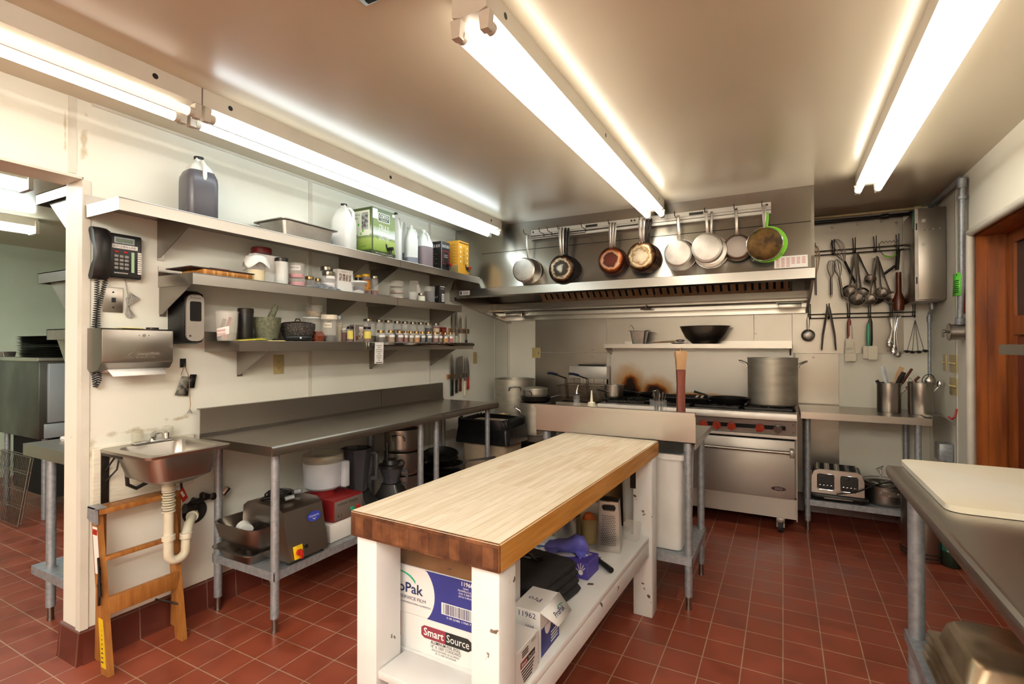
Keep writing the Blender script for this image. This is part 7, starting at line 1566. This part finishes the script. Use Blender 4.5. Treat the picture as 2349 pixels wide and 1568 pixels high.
b.box(1.80, F - .0006, .032, 1.925, F, .068); b.m('navyt'); rb = random.Random(2); x = 1.806
while x < 1.917: w = rb.choice((.0012, .002, .0032)); b.box(x, F - .001, .034, x + w, F - .0006, .066); x += w + rb.choice((.0015, .0025))
b.m('whitep').text('0 08 22486 11960 7', .009, (1.865, F - .0006, .024), w=.09); b.build('front_print', t)
b = MB().m('kraft'); b.add([(BX0 - .02, BY, .156), (BX1, BY, .156), (BX1, BY + .05, .235), (BX0 + .02, BY + .06, .25)], [(0, 1, 2, 3)]); b.box(BX0, BY + .07, .156, BX0 + .30, 1.51, .20)
b.build('torn_flap', t, solid=.003)
b = MB().m('shiny'); b.grid(lambda u, v: (1.67 + .30 * u, BY + .008 + .05 * v + .008 * math.sin(9 * u + 4 * v), .158 + .075 * v + .010 * math.sin(u * 14) * math.sin(3 * v)), 26, 8); b.build('film_wrap', t, sharp=60)
t = thing('carton', 'white film carton with an open ProPak flap beside the right front leg', 'box', (0, 0, IZ))
MB().m('boxw').rbox(1.905 + .005, 1.455 + .28, 0, 2.075, 1.735 + .01, .15, .002, 1) if False else None
MB().m('boxw').rbox(1.972, 1.456, 0, 2.072, 1.61, .148, .002, 1).build('box_body', t)
b = MB(); F = 2.0728; b.m('boxblue').box(2.072, 1.465, .003, F, 1.608, .09); b.m('whitep').add([(F + .0005, 1.515 + .026 * math.cos(R_(a)), .09 + .033 * math.sin(R_(a))) for a in range(180, 361, 20)], [tuple(range(10))])
for k in range(4): b.box(F, 1.54, .015 + k * .01, F + .0006, 1.595, .019 + k * .01)
b.text('1664', .018, (F + .0006, 1.57, .068), (0, 1, 0)); b.build('side_print', t)
b = MB().m('navyt').text('11962', .024, (2.025, 1.4552, .132), w=.06).text('1664', .016, (2.035, 1.4552, .096)).text('45.72 cm X 609.6 m', .014, (2.0, 1.4552, .080), w=.10); b.text('Pro', .035, (2.02, 1.53, .1487), (-1, 0, 0), (0, -1, 0)); b.build('front_print', t)
b = MB().m('boxw').add([(2.072, 1.456, .149), (2.072, 1.61, .149), (2.122, 1.60, .104), (2.122, 1.485, .104)], [(0, 1, 2, 3)]); b.build('open_flap', t, solid=.002)
b = MB(); ex = Vector((0, 1, 0)); ey = Vector((-.05, 0, .048)).normalized(); b.m('navyt').text('ProPak', .026, (2.1025, 1.54, .1235), ex, ey, w=.07, bold=True); b.m('green').tube([(2.103 - .0 + .0, 1.535 + .03 * math.cos(R_(a)), .136 + .01 * math.sin(R_(a))) for a in range(20, 120, 15)], .0015, 4); b.build('flap_print', t)
t = thing('small_foil_box', 'small white foil box at the front right corner of the island shelf', 'box', (0, 0, IZ))
MB().m('boxw').rbox(1.975, 1.275, 0, 2.083, 1.42, .118, .002, 1).build('box_body', t)
b = MB(); F = 2.0838; b.m('maroonp').box(2.083, 1.30, .060, F, 1.345, .078).m('black').box(2.083, 1.345, .060, F, 1.395, .078).m('whitep').text('Smart', .014, (F + .0005, 1.322, .069), (0, 1, 0), w=.036).text('Source', .014, (F + .0005, 1.37, .069), (0, 1, 0), w=.04)
b.m('black').text('18552', .014, (F, 1.385, .106), (0, 1, 0))
for k in range(5): b.box(2.083, 1.305 + .004 * k, .048 - k * .009, F, 1.39 - .004 * k, .052 - k * .009)
for k in range(3): b.box(2.083, 1.31, .088 + k * .007, F, 1.35, .091 + k * .007)
b.text('SALSA', .016, (2.03, 1.274, .10)); b.build('side_print', t)
t = thing('folded_apron', 'stack of folded black aprons on the island shelf', 'apron stack', (1.85, 1.815, IZ), R_(-8))
for k in range(4):
    w, d = .165 - .006 * k, .165 - .004 * (k % 2); z0 = .03 * k
    b = MB().m('blackfab'); b.loft([orect(-w + .01, -d + .01, w - .01, d - .01, .03, z0 + .001, 5), orect(-w, -d, w, d, .035, z0 + .015, 5), orect(-w + .01, -d + .01, w - .01, d - .01, .03, z0 + .03, 5)]); b.build('folded_layer', t, sharp=70)
MB().m('black').tube([(-.02 + .05 * math.cos(R_(a)), .06 + .02 * math.sin(R_(a) * 2), .125 + .004 * math.sin(R_(a) * 3)) for a in range(0, 330, 25)], .006, 6).build('strap', t)
t = thing('glove_box', 'purple box of disposable gloves on the island shelf', 'glove box', (1.90, 2.11, IZ), R_(-3))
MB().m('purple').rbox(-.125, -.062, 0, .125, .062, .072, .002, 1).build('box_body', t)
b = MB().m('whitep')
def hand(b, o, ex, ey, s):
    T = b.T; b.T = T @ basis(o, ex, ey); b.add([(s * .30 * math.cos(R_(a)), s * .32 * math.sin(R_(a)), 0) for a in range(0, 360, 30)], [tuple(range(12))])
    for a, l in ((150, .75), (112, 1.0), (90, 1.08), (68, 1.0), (48, .85)): c_, s_ = math.cos(R_(a)), math.sin(R_(a)); b.add([(s * (c_ * .38 - s_ * .05), s * (s_ * .38 + c_ * .05), 0), (s * (c_ * .38 + s_ * .05), s * (s_ * .38 - c_ * .05), 0), (s * (c_ * l + s_ * .045), s * (s_ * l - c_ * .045), 0), (s * (c_ * l - s_ * .045), s * (s_ * l + c_ * .045), 0)], [(0, 1, 2, 3)])
    b.T = T
hand(b, (.092, -.0628, .028), (1, 0, 0), (0, 0, 1), .036); hand(b, (.085, .012, .0727), (1, 0, 0), (0, 1, 0), .036)
b.add([(-.03 + .09 * math.cos(R_(a)) * .9, -.0626, .035 + .03 * math.sin(R_(a))) for a in range(0, 360, 20)], [tuple(range(18))]); b.add([(-.04 + .09 * math.cos(R_(a)), -.02 + .03 * math.sin(R_(a)), .0726) for a in range(0, 360, 20)], [tuple(range(18))])
b.m('navyt').text('DISPOSABLE GLOVES', .010, (-.04, -.02, .0732), (1, 0, 0), (0, 1, 0), w=.12).text('NITRILE', .016, (-.03, -.0634, .035), w=.07); b.build('printed_face', t)
t = thing('glove', 'violet nitrile glove crumpled on top of the glove box', 'glove', (1.90, 2.12, IZ + .0735), R_(15))
M['violet'] = mat('violet_nitrile', '6d6ec8', .5, 0, '5a5ab8', 20, bump=.3, bs=30); b = MB().m('violet'); rg = random.Random(4)
b.loft([[(x + w * .2 * math.sin(a * 3 + x * 30), w * math.cos(a) * (1 + .15 * math.sin(3 * a + 5 * x)), h * (1 + math.sin(a)) * .5 * (1 + .15 * math.sin(4 * a + x * 40)) + .001) for a in [2 * math.pi * i / 16 for i in range(16)]] for x, w, h in ((-.105, .012, .02), (-.09, .035, .035), (-.05, .042, .042), (0, .05, .05), (.04, .06, .07), (.07, .05, .062), (.09, .02, .02))]); b.build('palm', t, sharp=80)
for k, (dx, dy) in enumerate(((-.09, -.05), (-.07, -.065), (.06, -.055), (.075, -.04), (.05, .06))):
    MB().m('violet').tube([(dx * .6, dy * .5, .025), (dx, dy, .012 if dy > 0 else .004), (dx * 1.02, dy * 1.25, -.03 if dy < -.06 else .004)], .010, 8, rs=[.012, .010, .007]).build('finger', t)
t = thing('tool_handle', 'knife with a thick black handle lying on the island shelf', 'knife', (0, 0, IZ)); MB().m('black').tube([(2.00, 2.235, .014), (2.04, 2.20, .013), (2.088, 2.155, .014)], .013, 10, rs=[.010, .012, .013]).build('handle', t); MB().m('blade').box(1.87, 2.25, .004, 2.0, 2.285, .006).build('blade', t)
t = thing('utensil_cup', 'steel cup of tools standing on the island shelf under the block', 'cup', (1.80, 2.37, IZ)); MB().m('steel').lathe([(.001, 0), (.058, 0), (.062, .008), (.062, .145), (.065, .148), (.058, .148), (.056, .01), (.001, .006)], 32).build('cup_body', t)
o = MB().m('ylw').tube([(1.78, 2.36, IZ + .03), (1.76, 2.345, IZ + .19)], .014, 8); tag(o.build('spatula'), 'yellow handled tool standing in the steel cup on the island shelf', 'spatula')
M['plum'] = mat('plum_plastic', '3a2438', .4); o = MB().m('plum').tube([(1.80, 2.38, IZ + .03), (1.83, 2.40, IZ + .21)], .013, 8); tag(o.build('spoon'), 'dark plum handled tool standing in the steel cup on the island shelf', 'spoon')
stockpot('saucepan', 'small steel pot half hidden behind the cup on the island shelf', 1.70, 2.50, IZ, .065, .10, 'steel', ang=())
t = thing('tub_lid', 'white tub lid with a blue printed half on the island shelf', 'lid', (1.715, 2.235, IZ)); MB().m('white').lathe([(.001, .002), (.06, .002), (.062, .012), (.056, .012), (.054, .006), (.001, .006)], 32).build('lid_disc', t)
M['bluep'] = mat('blue_lid_print', '3a78a8', .5); MB().m('bluep').add([(.05 * math.cos(R_(a)), .05 * math.sin(R_(a)), .007) for a in range(-30, 151, 15)], [tuple(range(13))]).build('print', t)
M['cotton'] = mat('cotton_glove', 'b8aa98', .9, 0, 'a89a86', 60, bump=.3)
t = thing('cotton_glove', 'off white cotton glove lying between the lid and the aprons', 'glove', (1.735, 2.13, IZ)); 
for k in range(4): MB().m('cotton').tube([(-.05, .03 - .018 * k, .012), (0, .02 - .015 * k, .022), (.05 + .008 * (k % 2), -.01 - .020 * k, .012)], .011, 8, rs=[.012, .012, .008]).build('finger', t)
M['amberp'] = mat('yellowed_plastic', 'c9ac78', .3, 0, alpha=.6)
t = thing('measuring_jug', 'yellowed clear plastic jug beside the steel cup', 'jug', (1.88, 2.46, IZ)); MB().m('amberp').lathe([(.001, .001), (.04, .001), (.043, .01), (.058, .12), (.060, .125), (.056, .12), (.04, .012), (.001, .008)], 28).build('jug_body', t); MB().m('ylw').lathe([(.001, .002), (.039, .002), (.041, .012), (.001, .012)], 20).build('contents', t)
M['orangep'] = mat('orange_plastic', 'c8642a', .45); b = MB().m('orangep'); b.T = MT(.0, -.01, .09); b.lathe([(.035, 0), (.033, .03), (.02, .055), (.001, .062)], 16); b.build('juicer_cone', t)
t = thing('box_grater', 'steel box grater standing on the island shelf', 'grater', (2.0, 2.42, IZ), R_(10))
b = MB().m('steel'); pz = [(.055, .052, 0), (.055, .052, .015), (.044, .040, .24)]
b.loft([[(-a, -c, z), (a, -c, z), (a, c, z), (-a, c, z)] for a, c, z in pz], cap0=False, cap1=False); b.loft([[(-a + .002, -c + .002, z), (a - .002, -c + .002, z), (a - .002, c - .002, z), (-a + .002, c - .002, z)] for a, c, z in pz], cap0=False, cap1=False); b.build('body', t)
b = MB().m('blackm')
def fp(x, z, o=.0008): k = (z - .015) / .225; return (x * lerp(1, .8, k), -lerp(.052, .040, k) - o, z)
for r in range(17):
    for c in range(8): x = -.034 + c * .009 + (.0045 if r % 2 else 0); z = .035 + r * .0085; b.add([fp(x + .0026 * math.cos(R_(a)), z + .0026 * math.sin(R_(a))) for a in range(0, 360, 60)], [tuple(range(6))])
b.add([fp(x, z) for x, z in rrect(.078, .024, .0115, 4, 0, .21)], [tuple(range(20))]); b.build('grating_holes', t)
b = MB().m('chrome'); b.tube([fp(x, z, .001) for x, z in rrect(.082, .028, .013, 4, 0, .21)], .0016, 5, True); b.tube([(-.044, -.04, .24), (.044, -.04, .24), (.044, .04, .24), (-.044, .04, .24)], .003, 6, True); b.build('rim', t)
o = MB().m('clearp').loft([orect(2.03, 2.56, 2.10, 2.62, .01, IZ + .001), orect(2.025, 2.555, 2.105, 2.625, .01, IZ + .085)]); tag(o.build('clear_box'), 'small clear plastic box behind the grater', 'box')
o = MB().m('white').loft([orect(1.74, 2.60, 1.90, 2.64, .01, IZ + .001), orect(1.72, 2.58, 1.93, 2.645, .01, IZ + .16)]); tag(o.build('white_tub'), 'white plastic tub at the back of the island shelf', 'tub')
o = MB().m('orangep').rbox(1.93, 2.52, IZ + .05, 1.97, 2.60, IZ + .11, .004); o.m('tealink').rbox(1.90, 2.52, IZ + .001, 1.98, 2.61, IZ + .05, .003); tag(o.build('coloured_sponge'), 'orange and green carton half hidden left of the grater', 'carton')

# ================================================================ NEAR RIGHT COUNTER
t = thing('cutting_board', 'large white plastic cutting board on the near right counter', 'cutting board', (0, 0, .9015))
MB().m('board').prism([(x + 3.78, z + 2.375) for x, z in rrect(1.17, .735, .045, 5)], 'z', 0, .020).build('board', t)
def inv_pan(label, x, y, z, w, d, h, n_=0, rz=0, m_='steeld', group=None):
    t = thing('hotel_pan', label, 'steam pan', (x, y, z), R_(rz), group); w /= 2; d /= 2
    b = MB().m(m_); b.loft([orect(-w, -d, w, d, .012, 0), orect(-w, -d, w, d, .012, .004), orect(-w + .022, -d + .022, w - .022, d - .022, .03, .006), orect(-w + .026, -d + .026, w - .026, d - .026, .035, .012), orect(-w + .04, -d + .04, w - .04, d - .04, .05, h - .015), orect(-w + .055, -d + .055, w - .055, d - .055, .05, h)], cap0=False)
    b.build('pan', t, sharp=50); return t
UZ = .252
M['panst'] = mat('stained_pan_steel', 'c0ad92', .34, .9, 'a08a6a', 7, det=2)
L1 = ('lowest upside down steam pan of the left stack under the near counter', 'second upside down steam pan of the left stack under the near counter', 'third upside down steam pan of the left stack under the near counter', 'topmost upside down steam pan of the left stack with a bright corner')
for k in range(4): inv_pan(L1[k], 3.375 + .004 * k, 2.24 - .006 * k, UZ + .001 + k * .030, .33, .40, .028 if k < 3 else .085, m_='panst', group='upturned pans under the near counter')
L2 = ('lowest upturned pan of the taller right stack under the near counter', 'second upturned pan of the taller right stack under the near counter', 'third upturned pan of the taller right stack under the near counter', 'deep upturned pan crowning the taller right stack')
for k in range(4): inv_pan(L2[k], 3.535 + .006 * k, 1.82 - .008 * k, UZ + .001 + k * .042, .34, .40, .044 if k < 3 else .17, m_='panst', group='upturned pans under the near counter')
o = MB().m('green').rbox(3.26, 1.50, UZ + .0, 3.50, 1.605, UZ + .20, .006); tag(o.build('green_tub'), 'green plastic tub at the near end of the counter undershelf', 'tub')
t = thing('overshelf', 'steel overshelf end seen above the near counter by the cedar door', 'shelf', (0, 0, 0))
b = MB().m('panel').box(3.482, 1.0, 1.412, 3.90, 2.60, 1.416).box(3.482, 1.0, 1.378, 3.485, 2.60, 1.4119).box(3.486, 2.597, 1.378, 3.90, 2.60, 1.4119); b.build('shelf_board', t)
for y in (2.63, 2.67 + .0): pass
MB().m('galv').cyl((3.86, 2.52, .924), (3.86, 2.52, 1.41), .016, n=12).build('post', t)
MB().m('galv').cyl((3.86, 1.1, .903), (3.86, 1.1, 1.41), .016, n=12).build('post', t)
jar('small cream jar standing on the steel overshelf', 3.60, 2.52, 1.4165, .035, .035, 'e6dfca', .8, 'creamp', glass='creamp', neck=False, lidh=.01)

# ================================================================ SIDE ROOM
t = thing('convection_oven', 'steel convection oven with a glass door in the side room', 'oven', (0, 0, 0))
OX, OY = -2.50, 1.79
M['darksteel'] = mat('dark_oven_steel', '6d6c68', .32, 1, '4a4a48', 3, (1, 1, .6), r2=.45)
b = MB().m('darksteel').rbox(OX - .85, OY, .66, OX, OY + .95, 1.285, .004); b.m('steelh').rbox(OX - .86, OY - .01, 1.285, OX + .012, OY + .96, 1.315, .003); b.build('body', t)
M['odoor'] = mat('pale_oven_door', 'a9b2b8', .35, .5, 'a0aab2', 5); M['ogl'] = mat('oven_glass', '10251f', .08, 0, '1c3a30', 3)
b = MB().m('odoor').rbox(OX, OY + .05, .79, OX + .03, OY + .93, 1.268, .006); d = b.build('oven_door', t); MB().m('ogl').prism([(OY + .49 + y, 1.035 + z) for y, z in rrect(.56, .32, .03, 4)], 'x', OX + .03, OX + .032).build('door_glass', d)
MB().m('odoor').rbox(OX, OY + .03, .665, OX + .02, OY + .93, .78, .004).build('lower_panel', t)
b = MB().m('blackm').box(OX - .80, OY + .10, .16, OX - .05, OY + .90, .655); b.build('stand', t)  # solid black block: darkness of the cavity under the oven put into colour
for x, y in ((OX - .06, OY + .06), (OX - .8, OY + .06), (OX - .06, OY + .88), (OX - .8, OY + .88)): MB().m('galv').cyl((x, y, 0), (x, y, .66), .02, n=12).build('leg', t)
M['sheetp'] = mat('dark_sheet_pan', '3c3c3a', .4, .9, '6e6e6c', 30, (1, 1, 8))
for k in range(14):
    t = thing('sheet_pan', ('lowest', 'second', 'third', 'fourth', 'fifth', 'sixth', 'seventh', 'eighth', 'ninth', 'tenth', 'eleventh', 'twelfth', 'thirteenth', 'topmost')[k] + ' dark sheet pan ' + ('counting up the stack on the side room oven' if 0 < k < 13 else 'of the stack on the side room oven'), 'sheet pan', (OX - .42, OY + .33, 1.316 + k * .0128), R_((k * 37 % 5 - 2) * .4), 'sheet pans on the side room oven')
    MB().m('sheetp').loft([orect(-.30, -.21, .30, .21, .02, 0), orect(-.325, -.235, .325, .235, .02, .0105), orect(-.335, -.245, .335, .245, .02, .0115), orect(-.32, -.23, .32, .23, .02, .0105), orect(-.30, -.21, .30, .21, .02, .002)]).build('pan', t)
o = MB().m('steeld').loft([orect(OX - .86, OY + .02, OX - .77, OY + .10, .01, 1.316), orect(OX - .87, OY + .01, OX - .77, OY + .11, .01, 1.36)]); tag(o.build('small_tray'), 'small steel tray poking out left of the sheet pan stack', 'tray')
for r_i, (lab, x0, x1) in enumerate((('front wire oven rack leaning against the side room oven', -3.10, -2.47), ('rear wire oven rack leaning against the side room oven', -3.14, -2.52))):
    t = thing('oven_rack', lab, 'oven rack', (0, 0, 0), 0, 'oven racks on the floor'); b = MB().m('rackm' if 'rackm' in M else 'steeld'); y0, y1, zt = 1.66 + .035 * r_i, 1.735 + .035 * r_i, .53
    P = lambda x, k: (x, lerp(y0, y1, k), lerp(.012, zt, k)); b.tube([P(x0, 0), P(x1, 0), P(x1, 1), P(x0, 1)], .004, 6, True)
    for k in (.25, .5, .75): b.tube([P(x0, k), P(x1, k)], .003, 5)
    b.build('rack_frame', t); b = MB().m('steeld')
    for i in range(1, 20): x = lerp(x0, x1, i / 20); b.tube([P(x, 0), P(x, 1)], .0022, 4)
    b.build('rack_wires', t)
steel_table('steel work table behind the doorway post in the side room', -.765, 1.135, -.19, 2.35, .90, ((-.585, 1.19), (-.585, 2.28), (-.24, 1.19), (-.24, 2.28)), (.27, -.70, 1.15, -.20, 2.32), None, roll='none', th=.06)
for lab, y in (('white folded cloth on the side room table, farther one', 1.36), ('white folded cloth on the side room table, nearer one', 1.26)):
    o = MB().m('whitep').loft([orect(-.69, y, -.52, y + .05, .02, .9005), orect(-.695, y - .003, -.515, y + .053, .02, .914), orect(-.69, y, -.52, y + .05, .02, .922)]); tag(o.build('folded_cloth'), lab, 'cloth')
o = MB().m('black').tube([(-.50, 1.24, .912), (-.34, 1.20, .912)], .011, 8); tag(o.build('black_tool'), 'black tool handle on the side room table by the post', 'kitchen tool')
def back_shelf(label, z, d, m1='steeld'):
    t = thing('wall_shelf', label, 'shelf', (-.1675, 1.09, z), 0, 'side room wall shelves'); b = MB().m(m1).box(-d, 0, -.004, 0, 1.4, 0).box(-d, 0, -.05, -d + .004, 1.4, 0).box(-d, 0, -.05, 0, .003, 0); b.build('shelf_board', t)
    MB().m('alu').prism([(0, -.005), (-d * .75, -.005), (-d * .72, -.05), (0, -.24)], 'y', .02, .024).build('bracket', t)
back_shelf('upper shelf on the side room face of the doorway wall', 2.155, .33); back_shelf('middle shelf on the side room face of the doorway wall', 1.765, .30); back_shelf('lowest shelf bracket on the side room face of the doorway wall', 1.49, .20, 'alu')
o = MB().m('lime').rbox(-.47, 1.30, 2.158, -.40, 1.40, 2.20, .006); tag(o.build('green_box'), 'small green box on the upper side room shelf', 'box')
o = MB().m('milk'); o.T = MT(-.32, 1.28, 1.70, R_(180)); o.lathe([(.001, .03), (.07, .02), (.10, 0)], 20); tag(o.build('white_bowl'), 'pale upturned dome lamp below the middle side room shelf', 'lamp')
o = MB().m('lime'); o.T = MT(-1.6, 2.05, .42); o.sphere((0, 0, 0), .06, 14, (1, 1, .6)); o.m('darkmetal').cyl((0, 0, -.42), (0, 0, -.03), .02, n=10); tag(o.build('green_topped_stand'), 'small stand with a bright green top beyond the doorway post', 'stand')
